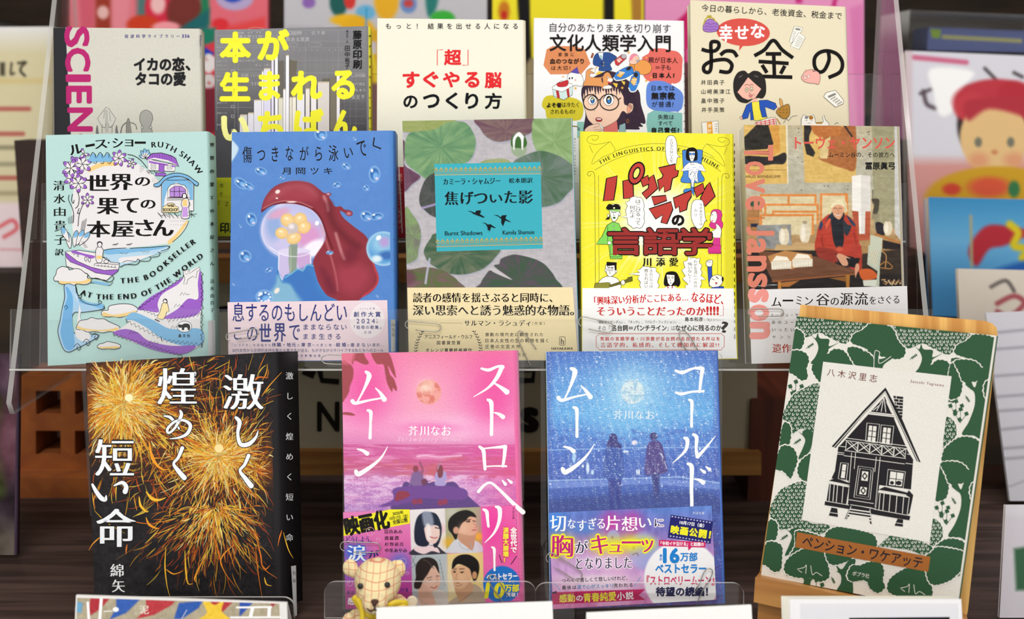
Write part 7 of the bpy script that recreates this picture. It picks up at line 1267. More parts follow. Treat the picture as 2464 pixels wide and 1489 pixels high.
    S.brush([(425, 638), (458, 662), (460, 800), (460, 935)], [24, 40, 28, 32], w_); S.brush([(1608, 560), (1636, 585), (1634, 720), (1634, 830)], [22, 38, 26, 30], w_)
    for t, x0, x1 in (('芥', 835, 925), ('川', 945, 1030), ('な', 1060, 1140), ('お', 1170, 1250)): S.t(t, x0, 672, x1, 758, 'e4f0f8', b=.008, st='m')
    q = [(1320, 1233), (1712, 1216), (1723, 1442), (1331, 1465)]
    o = b.band(q, 'b88ac8', mt='gloss'); C = o.canvas(q, 1.6); C.Z(1280, 1180, .2273); C.vgrad([(150, '5a84d0'), (400, '7a78c4'), (620, 'b48acc'), (900, 'd8a8dc'), (1250, 'd478ac')])
    C.noise(40, .16, 4, 90); C.glow(240, 340, 130, '2a8ae8', .8, 120); C.glow(560, 400, 160, '2a90e0', .5, 70); C.glow(840, 340, 110, 'd8309a', .8, 130); C.glow(1060, 340, 110, 'd8309a', .8, 130)
    for cx, cy, r in ((860, 500, 70), (1180, 640, 160)): C.ell(cx, cy, r, r * 1.2, '9ca8e0', .3)
    C.glow(850, 700, 250, 'c880c8', .5); C.ell(850, 495, 12, 16, '7a5a98', .5); C.ell(1075, 600, 16, 20, '7a5a98', .5); C.line([(1060, 680), (1110, 660), (1125, 690)], 7, '5a3050', 5); C.poly([(700, 1000), (800, 780), (1000, 860), (1020, 1250), (700, 1250)], 'e8b4dc', 60, .6)
    for gx, gy, r in ((320, 580, 130), (720, 570, 110), (880, 590, 110), (1050, 560, 110), (1220, 560, 80)): C.glow(gx, gy, r, 'f8f420', .95, r * .8)
    C.glow(750, 760, 300, 'fbe8fa', .75, 80); C.glow(680, 930, 400, 'fbeef8', .8, 50); C.glow(680, 1010, 400, 'fbeef8', .8, 50); C.ell(1590, 930, 405, 400, 'fbfafc', .05); C.poly([(1180, 1270), (1300, 1160), (1950, 1160), (1960, 1300)], 'd87ab0', 30, .0); C.done()
    o.Z(1280, 1180, .2273); nv = '14184a'
    for t, x0, y0, x1, y1 in (('切', 195, 262, 355, 430), ('な', 380, 300, 460, 400), ('す', 480, 310, 575, 425), ('ぎ', 600, 290, 680, 410), ('る', 690, 300, 770, 400), ('片', 785, 262, 930, 420), ('想', 950, 275, 1115, 425), ('い', 1135, 290, 1260, 390), ('に', 1300, 300, 1390, 380)): o.t(t, x0, y0, x1, y1, 'ffffff' if t != 'に' else nv, b=.01, st='m', out=None if t != 'に' else ('fff4ff', 9))
    for t, x0, y0, x1, y1 in (('胸', 205, 470, 430, 700), ('キ', 630, 470, 800, 670), ('ュ', 820, 570, 950, 650), ('ー', 955, 535, 1145, 560), ('ッ', 1160, 520, 1280, 650)): o.t(t, x0, y0, x1, y1, 'c81a82', b=.012, st='m', out=('f8f430', 16))
    o.t('が', 460, 530, 590, 660, nv, b=.008, st='m', out=('fff4ff', 10)); o.t('となりました', 470, 705, 1055, 825, nv, b=.006, st='m', out=('fff0fc', 9), ang=-1)
    o.t('つらくて苦しくて悲しいけれど、', 315, 905, 1010, 965, k, b=.018, ang=-2.5) if False else o.t('つらくて苦しくて悲しいけれど、', 315, 915, 1010, 960, '14100f', b=.018, ang=-2.5)
    o.t('最後は', 318, 1002, 468, 1045, '14100f', b=.018, ang=-2); o.t('涙で心がスッキリ', 476, 990, 858, 1035, '2a80c8', b=.018, ang=-2); o.t('洗われる', 862, 978, 1065, 1022, '14100f', b=.018, ang=-2)
    o.line([(232, 975), (300, 1055)], 7, '7aa8d8'); o.line([(1150, 910), (1080, 1015)], 7, '7aa8d8')
    o.poly([(210, 1075), (1200, 1042), (1130, 1105), (1200, 1155), (215, 1205)], 'c0185c'); o.poly([(210, 1075), (262, 1060), (262, 1085), (212, 1088)], '101430')
    o.t('感動', 290, 1095, 455, 1178, 'f6ee3a', b=.022, ang=-3); o.t('の', 470, 1110, 535, 1165, 'ffffff', b=.02); o.t('青春純愛', 545, 1078, 890, 1170, 'f6ee3a', b=.022, ang=-3); o.t('小説', 900, 1072, 1072, 1152, 'ffffff', b=.02, ang=-3)
    o.t('すばる舎', 1698, 222, 1825, 252, 'e8f0fa')
    o.poly([(1468, 255), (1915, 325), (1890, 562), (1436, 498)], '1a1c6c')
    for i in range(13):
        for y, w2 in ((272, 0), (478, -18)): o.poly([(1478 + i * 33 + w2, y - 5 + i * 5.2), (1494 + i * 33 + w2, y - 3 + i * 5.2), (1492 + i * 33 + w2, y + 9 + i * 5.2), (1476 + i * 33 + w2, y + 7 + i * 5.2)], 'c8c8e8')
    o.t('10月17日（金）', 1562, 332, 1822, 372, 'ffffff', b=.03, ang=8); o.t('映画公開！', 1470, 395, 1890, 480, 'f8f22a', b=.05, ang=8)
    o.poly([(1345, 520), (1838, 545), (1832, 602), (1690, 598), (1655, 635), (1650, 594), (1342, 585)], 'd8246c'); o.t('「令和イチ泣ける」と話題の', 1362, 542, 1818, 582, 'ffffff', b=.03, ang=1.5)
    B = '1f86d8'; o.t('累計', 1350, 675, 1380, 740, B, v=True, b=.02); o.t('16', 1395, 615, 1552, 760, B, b=.05); o.t('万部', 1570, 655, 1748, 745, B, b=.035); o.t('ベストセラー', 1308, 780, 1840, 870, B, b=.045)
    o.t('『ストロベリームーン』', 1215, 898, 1928, 1000, 'd81a60', b=.03); o.t('待望の続編！', 1312, 1020, 1858, 1115, nv, b=.045)
    b.endband(o); b.done()
def pension():
    q = [(1917, 761), (2393, 807), (2297, 1474), (1831, 1384)]
    b = Book('paperback_book', 'dark green woodcut-forest book with black chalet print, leaning on pine easel at right', q, .875, "e9e6dc", spine="3d6646", T=.016, r=.0025, mt="rough", yaw=-18)
    S = b.S; G = "2e5738"; W_ = 'eeebe2'
    # white base comes from the cover; green trees are printed on it
    S.Z(1830, 720, .2753)
    q1 = [(310, 150), (2045, 315), (1940, 1489 + 520), (0, 1489 + 300)]
    def inside(x, y):
        # cover quad in this zoom frame
        Q = [((p[0] - 1830) / .2753, (p[1] - 720) / .2753) for p in q]
        for i in range(4):
            (ax, ay), (bx, by) = Q[i], Q[(i + 1) % 4]
            if (bx - ax) * (y - ay) - (by - ay) * (x - ax) < 0: return False
        return True
    def clipc(P):
        # Sutherland-Hodgman against the cover edges
        Q = [((p[0] - 1830) / .2753, (p[1] - 720) / .2753) for p in q]; out = [tuple(p) for p in P]
        for i in range(4):
            (ax, ay), (bx, by) = Q[i], Q[(i + 1) % 4]; inp = out; out = []
            f = lambda p: (bx - ax) * (p[1] - ay) - (by - ay) * (p[0] - ax)
            for j in range(len(inp)):
                a, c = inp[j - 1], inp[j]; fa, fc = f(a), f(c)
                if (fa >= 0) != (fc >= 0): t = fa / (fa - fc); out.append((a[0] + (c[0] - a[0]) * t, a[1] + (c[1] - a[1]) * t))
                if fc >= 0: out.append(c)
            if not out: return []
        return out
    rn = random.Random(5)
    def poly(P, c): 
        P = clipc(P)
        if len(P) > 2: S.poly(P, c)
    def scal(P, r=16, close=True):
        P = smooth_pts(P, True, 8); d = np.concatenate([[0], np.cumsum(np.linalg.norm(np.diff(np.vstack([P, P[:1]]), axis=0), axis=1))]); n = max(6, int(d[-1] / (r * 1.9))); out = []
        PP = np.vstack([P, P[:1]]); c = P.mean(0)
        for i in range(n * 4):
            s_ = d[-1] * i / (n * 4); x = np.interp(s_, d, PP[:, 0]); y = np.interp(s_, d, PP[:, 1]); v = np.array([x, y]) - c; v /= np.linalg.norm(v) + 1e-6
            out.append((x + v[0] * r * .38 * abs(math.sin(math.pi * i / 4)), y + v[1] * r * .38 * abs(math.sin(math.pi * i / 4))))
        return out
    def crown(P, marks=False, r=20):
        E = scal(P, r); c = np.mean(E, 0); poly([(c[0] + (x - c[0]) * (1 + 12 / (abs(x - c[0]) + abs(y - c[1]) + 1)), c[1] + (y - c[1]) * (1 + 12 / (abs(x - c[0]) + abs(y - c[1]) + 1))) for x, y in E], W_); poly(E, G)
        if marks:
            S.up()
            xs = [p[0] for p in E]; ys = [p[1] for p in E]; j = 0; y = min(ys) + 22
            while y < max(ys) - 12:
                x = min(xs) + 20 + (j % 2) * 18
                while x < max(xs) - 12:
                    px, py = x + rn.uniform(-5, 5), y + rn.uniform(-5, 5); c_ = False
                    for e in range(len(E)):
                        (ax, ay), (bx, by) = E[e], E[(e + 1) % len(E)]
                        if (ay > py) != (by > py) and px < (bx - ax) * (py - ay) / (by - ay) + ax: c_ = not c_
                    if c_ and inside(px - 8, py - 8) and inside(px + 10, py + 12):
                        a = .45 if px < c[0] else -.35; ca, sa = math.cos(a), math.sin(a); S.line([(px + u * ca - v * sa, py + u * sa + v * ca) for u, v in ((-8, -9), (-6, 5), (0, 9), (6, 4), (7, -9))], 5, W_, up=False)
                    x += 36
                y += 31; j += 1
    def trunk(P): poly(smooth_pts(P, True, 6), G)
    def leaf(x, y, a=-.6, L=75):
        ca, sa = math.cos(a), math.sin(a); f = lambda u, v: (x + u * ca - v * sa, y + u * sa + v * ca)
        if not (inside(*f(0, 0)) and inside(*f(L, 0))): return
        S.line([f(0, 0), f(L, 0)], 5, G)
        for i in range(1, 5): S.poly([f(L * i / 5, 0), f(L * (i + .6) / 5, -14), f(L * (i + 1) / 5, -3)], G); S.poly([f(L * i / 5, 0), f(L * (i + .6) / 5, 14), f(L * (i + 1) / 5, 3)], G)
    def flowers(x, y):
        for dx, dy in ((0, 0), (50, -40), (100, 0), (40, 50)):
            if inside(x + dx - 12, y + dy - 12) and inside(x + dx + 12, y + dy + 12):
                for k_ in range(4): a = k_ * 1.57 + .4; S.ell(x + dx + 11 * math.cos(a), y + dy + 11 * math.sin(a), 10, 10, G, n=10)
                S.line([(x + dx, y + dy), (x + 45, y + 80)], 4, G)
    S.Z(1830, 720, .2753)
    # top left cluster
    def shift(P, dx, dy): return [(x + dx, y + dy) for x, y in P]
    big = [(300, 130), (880, 190), (880, 260), (800, 300), (760, 375), (700, 380), (600, 330), (520, 290), (440, 320), (380, 330), (320, 270), (290, 200)]
    tr = [(440, 310), (480, 340), (500, 295), (520, 340), (600, 350), (600, 410), (690, 375), (600, 430), (590, 460), (520, 560), (440, 560), (480, 500), (505, 430), (490, 370)]
    c1 = [(800, 380), (800, 310), (860, 240), (980, 215), (1100, 230), (1180, 280), (1250, 400), (1260, 480), (1200, 520), (1080, 500), (960, 470), (900, 420)]
    lc = [(300, 270), (370, 300), (375, 380), (330, 450), (270, 440)]
    c2 = [(500, 700), (450, 600), (500, 540), (590, 480), (640, 440), (720, 450), (780, 520), (830, 580), (800, 800), (560, 730)]
    c3 = [(760, 440), (830, 420), (940, 470), (1000, 540), (1010, 600), (900, 640), (820, 560)]
    lf = [(270, 470), (330, 450), (400, 480), (420, 540), (400, 600), (410, 680), (360, 705), (300, 660), (250, 620)]
    for dx, dy in ((0, 0), (905, 95)):
        crown(shift(c1, dx, dy)); crown(shift(c2, dx, dy)); crown(shift(c3, dx, dy)); trunk(shift(tr, dx, dy)); crown(shift(big, dx, dy), True); leaf(400 + dx, 430 + dy)
        trunk(shift([(980, 450), (1040, 450), (1035, 520), (1130, 500), (1160, 510), (1080, 570), (1050, 640), (980, 640), (1000, 560)], dx, dy))
        S.line([p for p in shift([(1040, 460), (1000, 455), (990, 600)], dx, dy)], 5, W_) if dx == 0 else None
        S.line(shift([(1042, 460), (1038, 560), (1140, 500)], dx, dy), 5, W_) if dx == 0 else None
        for k_ in range(5): S.line(shift([(870 + k_ * 14, 410 + k_ * 6), (905 + k_ * 8, 455 - k_ * 2)], dx, dy), 5, W_)
    crown(lc); crown(lf)
    # right column repeats
    rt = [(1790, 740), (1830, 700), (1870, 770), (1900, 700), (1960, 560), (2010, 560), (2000, 700), (1985, 900), (1940, 1200), (1860, 1190), (1760, 1180), (1820, 1070), (1870, 930), (1870, 820), (1830, 780)]
    for dy, dx in ((0, 0), (890, -120)):
        crown(shift([(1670, 560), (1760, 620), (1760, 760), (1740, 840), (1680, 870), (1640, 850), (1640, 700)], dx, dy)); crown(shift([(1700, 540), (1860, 540), (1940, 620), (1920, 700), (1780, 720), (1740, 640)], dx, dy)); poly(smooth_pts(shift(rt, dx, dy), True, 6), G)
        crown(shift([(1960, 740), (2050, 700), (2100, 860), (1980, 880)], dx, dy)); leaf(1790 + dx, 840 + dy, 1.0, 65); flowers(1660 + dx, 930 + dy); flowers(1700 + dx, 1000 + dy)
        crown(shift([(1620, 1050), (1680, 1060), (1710, 1130), (1700, 1200), (1650, 1260), (1600, 1330)], dx, dy), True); crown(shift([(1600, 1330), (1660, 1260), (1740, 1210), (1840, 1210), (1920, 1270), (1960, 1500), (1800, 1520), (1600, 1480)], dx, dy))
    flowers(260, 760); flowers(230, 860)
    # left column
    crown([(280, 850), (350, 800), (520, 760), (520, 1180), (440, 1160), (350, 1130), (280, 1165), (230, 1100), (200, 1030), (220, 960)], True)
    crown([(200, 1090), (260, 1110), (260, 1220), (230, 1300), (170, 1290)]); trunk([(330, 1150), (360, 1180), (380, 1145), (460, 1165), (440, 1300), (400, 1360), (330, 1395), (370, 1300), (390, 1220)]); leaf(290, 1265)
    crown([(170, 1310), (220, 1280), (290, 1310), (320, 1400), (290, 1500), (260, 1560), (200, 1500), (130, 1470)]); crown([(350, 1420), (440, 1350), (520, 1340), (520, 1600), (400, 1600), (330, 1520)])
    S.Z(1800, 1110, .2695); old = q
    def reframe():
        return None
    _Z = (1800, 1110, .2695)
    # lower area works in the second zoom frame
    def conv(P): return [((1800 + x * .2695 - 1830) / .2753, (1110 + y * .2695 - 720) / .2753) for x, y in P]
    S.Z(1830, 720, .2753)
    crown(conv([(260, 300), (340, 230), (520, 200), (520, 520), (700, 560), (720, 610), (640, 650), (540, 640), (420, 590), (340, 600), (270, 600), (210, 500), (200, 420)]), True)
    crown(conv([(190, 530), (260, 560), (250, 680), (200, 720), (150, 700)])); crown(conv([(160, 740), (230, 720), (300, 760), (300, 860), (290, 960), (230, 980), (170, 930), (130, 900)])); trunk(conv([(330, 590), (370, 620), (390, 600), (460, 600), (440, 720), (400, 800), (330, 840), (370, 740), (390, 660)])); x_, y_ = conv([(290, 700)])[0]; leaf(x_, y_)
    crown(conv([(440, 620), (420, 760), (350, 880), (330, 980), (360, 1020), (480, 1030), (600, 1050), (700, 1060), (710, 960), (680, 860), (560, 780), (700, 700)]))
    for ox, oy in ((0, 0), (920, 170)):
        crown(conv(shift([(330, 980), (350, 880), (460, 800), (560, 770), (670, 810), (710, 920), (720, 1030), (640, 1070), (560, 1040), (420, 1030)], ox, oy))); crown(conv(shift([(690, 660), (780, 590), (900, 600), (1000, 620), (1120, 660), (1140, 760), (1000, 800), (900, 880), (760, 920), (700, 850)], ox * .98, oy * 1.05)))
        trunk(conv(shift([(480, 960), (540, 1040), (600, 1030), (560, 1070), (545, 1150), (480, 1130), (500, 1060), (460, 990)], ox, oy)))
        for l in ([(440, 960), (500, 945), (520, 925), (515, 1000)], [(560, 930), (575, 1010), (610, 990), (660, 1020)], [(450, 970), (480, 990)]): S.line(conv(shift(l, ox, oy)), 5, W_)
    trunk(conv([(730, 960), (800, 980), (790, 930), (840, 960), (900, 880), (960, 880), (930, 1000), (930, 1190), (790, 1170), (830, 1080), (820, 1000)])); crown(conv([(930, 930), (1000, 930), (1080, 900), (1180, 910), (1210, 980), (1200, 1060), (1220, 1120), (1160, 1170), (1090, 1130), (1050, 1060), (930, 1070), (890, 1020)]))
    crown(conv([(1160, 760), (1340, 640), (1600, 740), (1640, 780), (1560, 830), (1440, 790), (1200, 760)]), True); x_, y_ = conv([(745, 1030)])[0]; leaf(x_, y_, 1.1, 60); flx, fly = conv([(560, 1100)])[0]; flowers(flx, fly)
    # white panel
    def at2(x, y): return conv([(x, y)])[0]
    pnl = [(548, 545), (1670, 672), at2(1622, 722), at2(480, 522)]; S.poly([(a, c) for a, c in pnl], 'ebe8e0')
    # brown title strip
    st_ = conv([(438, 630), (1628, 850), (1608, 985), (422, 765)]); S.poly(st_, 'a9662c')
    S.Z(1800, 1110, .2695); S.t('ペンション・ワケアッテ', 480, 760, 1565, 860, '1a1a26', b=.02, ang=10.6); S.t('ポプラ社', 932, 990, 1085, 1030, 'e6e6d8', b=.01, ang=10)
    S.Z(1830, 720, .2753); S.t('八木沢里志', 582, 632, 1020, 698, '6c2418', b=.008, ang=8); S.t('Satoshi Yagisawa', 1310, 722, 1602, 752, '7a4030', b=.02, ang=7)
    # chalet
    K = '1c1a1e'; k2 = 'ebe8e0'
    S.poly([(1160, 842), (1248, 852), (1238, 1050), (1190, 1000)], K)
    for i in range(7): S.line([(1158 + i * 2, 866 + i * 27), (1248, 876 + i * 27)], 5, k2, sm=False)
    for i in range(7): S.line([(1186 + (i % 2) * 24, 846 + i * 27), (1186 + (i % 2) * 24, 866 + i * 27)], 5, k2, sm=False)
    S.poly([(1085, 840), (690, 1280), (655, 1489), (640, 1560), at2(770, 300), at2(1470, 420), (1335, 1400), (1300, 1340)], K) if False else None
    S.poly([(1085, 850), (680, 1290), (650, 1500), at2(745, 150), at2(1455, 250), (1335, 1400), (1290, 1330)], K)
    S.poly([(1092, 770), (1110, 800), (1240, 1050), (1400, 1425), (1365, 1415), (1200, 1060), (1088, 815), (900, 1010), (655, 1300), (622, 1285), (900, 970)], K); S.line([(1088, 806), (900, 1000), (640, 1295)], 6, k2, sm=False); S.line([(1090, 806), (1210, 1060), (1380, 1420)], 6, k2, sm=False); S.line([(1086, 838), (910, 1035), (700, 1268)], 5, k2, sm=False); S.line([(1086, 838), (1195, 1065), (1300, 1340)], 5, k2, sm=False)
    S.poly([(945, 1005), (1170, 1030), (1160, 1005), (950, 980)], k2); S.line([(940, 1010), (1172, 1035)], 6, K, sm=False); S.line([(950, 990), (1165, 1018)], 4, K, sm=False)
    for x0, x1, y1 in ((1075, 1055, 980), (1080, 1095, 985), (1060, 1015, 975), (1100, 1145, 990), (1035, 985, 970)): S.line([(x0, 860 + abs(x0 - 1078) * 1.6), (x1, y1)], 6, k2, sm=False)
    for x in (930, 1055):
        y = 1080 + (x - 930) * .13; S.poly([(x, y), (x + 110, y + 12), (x + 92, y + 185), (x - 12, y + 165)], K); S.line([(x, y), (x + 110, y + 12), (x + 92, y + 175), (x - 12, y + 160)], 5, k2, closed=True, sm=False)
        S.poly([(x + 20, y + 22), (x + 85, y + 30), (x + 72, y + 172), (x + 5, y + 160)], k2); S.line([(x + 52, y + 26), (x + 38, y + 165)], 8, K, sm=False); S.line([(x + 18, y + 68), (x + 82, y + 76)], 7, K, sm=False); S.line([(x + 12, y + 115), (x + 78, y + 124)], 7, K, sm=False)
    S.poly([(745, 1225), (1280, 1290), (1260, 1430), (730, 1360)], K)
    for a_, c_ in (((748, 1212), (1282, 1282)), ((745, 1232), (1278, 1305)), ((735, 1320), (1268, 1390)), ((730, 1365), (1258, 1438))): S.line([a_, c_], 5, k2, sm=False)
    for i in range(5):
        x = 755 + i * 105; y = 1238 + i * 13.6; S.line([(x - 4, y), (x - 12, y + 82)], 5, k2, sm=False); S.line([(x + 6, y + 6), (x + 84, y + 82)], 7, k2, sm=False); S.line([(x + 92, y + 14), (x - 2, y + 74)], 7, k2, sm=False); S.line([(x + 30, y + 4), (x + 88, y + 62)], 4, k2, sm=False); S.line([(x + 96, y + 14), (x + 88, y + 94)], 4, k2, sm=False)
    for a_, c_ in (((672, 1280), (745, 1290)), ((668, 1335), (730, 1343)), ((665, 1350), (728, 1358)), ((1282, 1350), (1340, 1365)), ((1270, 1432), (1330, 1440))): S.line([a_, c_], 5, k2, sm=False)
    S.Z(1800, 1110, .2695)
    for a_, c_ in (((925, -80), (890, 370)), ((960, -80), (925, 370)), ((1180, -40), (1135, 410)), ((1145, -40), (1100, 405))): S.line([a_, c_], 5, k2, sm=False)
    S.poly([(900, 60), (1190, 100), (1140, 420), (890, 390)], K)
    for a_, c_ in (((925, -80), (890, 370)), ((1180, -40), (1135, 410)), ((900, 340), (1120, 375)), ((915, 385), (1110, 415))): S.line([a_, c_], 5, k2, sm=False)
    def rl(P, w=5): S.line(P, w, k2, closed=True, sm=False)
    S.poly([(828, 10), (895, 16), (878, 165), (805, 155)], K); rl([(828, 10), (895, 16), (878, 165), (805, 155)]); S.poly([(845, 25), (878, 28), (862, 150), (828, 145)], k2); S.line([(835, 82), (868, 86)], 5, K)
    rl([(985, 40), (1120, 60), (1090, 340), (945, 318)]); rl([(1000, 60), (1100, 75), (1075, 320), (965, 300)], 4); S.poly([(1020, 85), (1075, 92), (1068, 175), (1010, 168)], k2); S.poly([(1005, 225), (1062, 232), (1052, 298), (992, 290)], k2)
    for cx, cy in ((1042, 130), (1028, 260)): S.poly([(cx, cy - 36), (cx + 27, cy), (cx, cy + 36), (cx - 27, cy)], K); S.poly([(cx, cy - 18), (cx + 14, cy), (cx, cy + 18), (cx - 14, cy)], k2)
    rl([(1250, 70), (1405, 92), (1385, 240), (1235, 220)]); S.poly([(1272, 88), (1390, 105), (1372, 222), (1258, 208)], k2); S.line([(1328, 95), (1315, 215)], 7, K); S.line([(1266, 150), (1380, 165)], 7, K); S.ell(1285, 190, 18, 16, K); S.ell(1345, 192, 26, 20, K)
    # verandas
    for (x0, y0, x1, y1, xs) in ((720, 180, 905, 215, (735, 770, 800, 850)), (1160, 260, 1460, 310, (1180, 1215, 1270, 1330, 1390, 1440))):
        S.poly([(x0, y0 - 8), (x0 + 60, y0 - 35), (x1 + 10, y1 - 20), (x1, y1)], K); S.line([(x0, y0 + 12), (x1, y1 + 10)], 6, k2, sm=False); S.line([(x0 + 10, y0 - 5), (x1, y1 - 5)], 4, k2, sm=False)
        S.poly([(x0 + 5, y0 + 18), (x1 - 5, y1 + 16), (x1 - 30, y1 + 175), (x0 - 20, y0 + 175)], K)
        for x in xs: S.line([(x, y0 + 20 + (x - x0) * .15), (x - 12, y0 + 168 + (x - x0) * .15)], 6, k2, sm=False)
    S.poly([(1435, 255), (1475, 300), (1440, 470), (1425, 465), (1440, 320), (1410, 300)], K); S.line([(1440, 320), (1420, 470)], 5, k2, sm=False)
    S.poly([(688, 350), (900, 385), (1130, 425), (1450, 485), (1440, 525), (1110, 470), (900, 425), (683, 388)], K); S.line([(690, 352), (900, 388)], 5, k2, sm=False); S.line([(1125, 425), (1448, 484)], 5, k2, sm=False)
    S.poly([(745, 410), (798, 420), (803, 495), (722, 482)], K); S.line([(735, 455), (800, 465)], 5, k2); S.poly([(1335, 510), (1385, 518), (1382, 582), (1308, 572)], K); S.line([(1325, 548), (1385, 556)], 5, k2)
    S.poly([(915, 395), (1092, 420), (1110, 560), (1090, 555), (1080, 500), (910, 480), (880, 515), (862, 512)], K)
    for i in range(4): S.line([(912 - i * 8, 425 + i * 24), (1085 + i * 4, 450 + i * 26)], 10, k2, sm=False)
    S.line([(920, 400), (872, 512)], 5, k2, sm=False); S.line([(1088, 425), (1106, 555)], 5, k2, sm=False)
    Q = b.SS; Q.Z(0, 0, 1); Q.poly([(2303, 1325), (2312, 1310), (2300, 1440), (2292, 1441)], 'd8dad6') if False else None
    b.done(); return b
# ================================================================ SMALL THINGS IN FRONT
def clip(pts, py, d, off, label, closed=False, px=None):
    pl = tilted(px or pts[0][0], py, d); P = smooth_pts(pts, closed, 6); Q = pl.hit(P[:, 0], P[:, 1], off=off)
    m = MB(); m.tube(Q, .00042, n=8, closed=closed); o = m.build('paper_clip', M['wire'], origin=tuple(Q.mean(0)), smooth=True)
    tag(o, label, 'paper clip', None)
def loop(x0, y0, x1, y1, w):
    """hairpin from (x0,y0) side out to the rounded end at (x1,y1); w = half width"""
    dx, dy = x1 - x0, y1 - y0; L = math.hypot(dx, dy); ux, uy = dx / L, dy / L; nx, ny = -uy, ux
    f = lambda a, b_: (x0 + ux * a + nx * b_, y0 + uy * a + ny * b_)
    return [f(0, -w), f(L * .3, -w), f(L * .6, -w), f(L - w * 1.2, -w * .98), f(L - w * .35, -w * .72), f(L, 0), f(L - w * .35, w * .72), f(L - w * 1.2, w * .98), f(L * .6, w), f(L * .25, w)]
def hook(x0, y0, x1, y1, w):
    P = loop(x0, y0, x1, y1, w); dx, dy = x1 - x0, y1 - y0; L = math.hypot(dx, dy); ux, uy = dx / L, dy / L; nx, ny = -uy, ux
    f = lambda a, b_: (x0 + ux * a + nx * b_, y0 + uy * a + ny * b_)
    return [f(w * .2, w * .9), f(-w * .5, w * .4), f(-w * .6, -w * .4)] + P
dm = .955
clip(hook(552, 812, 624, 798, 9), 868, dm, .0030, 'wire paper clip slanting on the pink band of the blue mushroom book')
clip(hook(982, 782, 1061, 789, 10), 868, dm, .0030, 'horizontal wire paper clip at the left edge of the cream band')
clip([(1290, 840), (1270, 812), (1258, 800), (1250, 796), (1246, 806), (1252, 830), (1264, 855), (1278, 882)], 868, dm, .0030, 'upright open wire paper clip on the right of the cream band')
clip(hook(1400, 775, 1474, 790, 13), 866, dm, .0030, 'tilted wire paper clip at the left edge of the white band with red writing')
clip([(1678, 843), (1662, 815), (1650, 800), (1638, 796), (1633, 806), (1642, 830), (1654, 846)], 866, dm, .0030, 'upright open wire paper clip on the right of the white band with red writing')
clip(hook(1804, 752, 1883, 752, 9), 870, dm, .0030, 'horizontal wire paper clip at the left of the white band under the artist photo')
clip([(826, 856), (790, 853), (772, 857), (768, 866), (775, 874), (790, 876), (824, 877)], 1450, D_FRONT, -.012, 'wire paper clip sticking out left of the pink novel top')
clip(hook(828, 1314, 916, 1316, 12), 1450, D_FRONT, .0030, 'wire paper clip above the teddy bear on the pink film band')
clip([(1222, 1432), (1204, 1400), (1192, 1384), (1182, 1381), (1176, 1390), (1184, 1410), (1200, 1432), (1212, 1448)], 1450, D_FRONT, .0030, 'upright wire paper clip on the blue starburst of the pink novel')
clip(hook(1322, 1340, 1398, 1388, 13), 1455, D_FRONT, .0030, 'diagonal wire paper clip at the left edge of the blue novel band')
clip([(1676, 1448), (1690, 1418), (1710, 1384), (1712, 1370), (1702, 1366), (1692, 1376), (1682, 1400), (1674, 1420)], 1455, D_FRONT, .0030, 'upright wire paper clip near the right edge of the blue novel band')
# ---------------------------------------------------------------- cards
def card(name, q, d, tilt, label, paint=None, r=0, T=.0016, cat='card', mt='matte', col='fafaf8'):
    bx = np.mean([q[2], q[3]], 0); pl = tilted(bx[0], bx[1], d, tilt); c = [pl.hit(*p) for p in q]
    t = empty(name, tuple((c[2] + c[3]) / 2), label, cat); m = MB()
    m.slab([c[3], c[2], c[1], c[0]], -pl.n * T, hx(col)); S = Surf(pl, m, .0001)
    if paint: paint(S, q)
    m.build('card_face', M[mt], t)
    m = MB(); u = np.array([0, math.sin(math.radians(tilt)), math.cos(math.radians(tilt))]); a, b_ = c[0] - pl.n * (T + .0002), c[1] - pl.n * (T + .0002)
    zb = min(c[2][2], c[3][2]); m.slab([a, b_, b_ + [0, .035, 0] + [0, 0, zb - b_[2]], a + [0, .035, 0] + [0, 0, zb - a[2]]], (0, .0008, 0), hx(col)); m.build('back_flap', M['matte'], t)
card('price_card', [(905, 1462), (1329, 1447), (1338, 1668), (911, 1676)], .80, 20, 'blank white folded card in front of the pink novel, beside the bear')
card('price_card', [(1411, 1474), (1808, 1455), (1819, 1668), (1416, 1678)], .80, 20, 'blank white folded card in front of the blue moon novel')
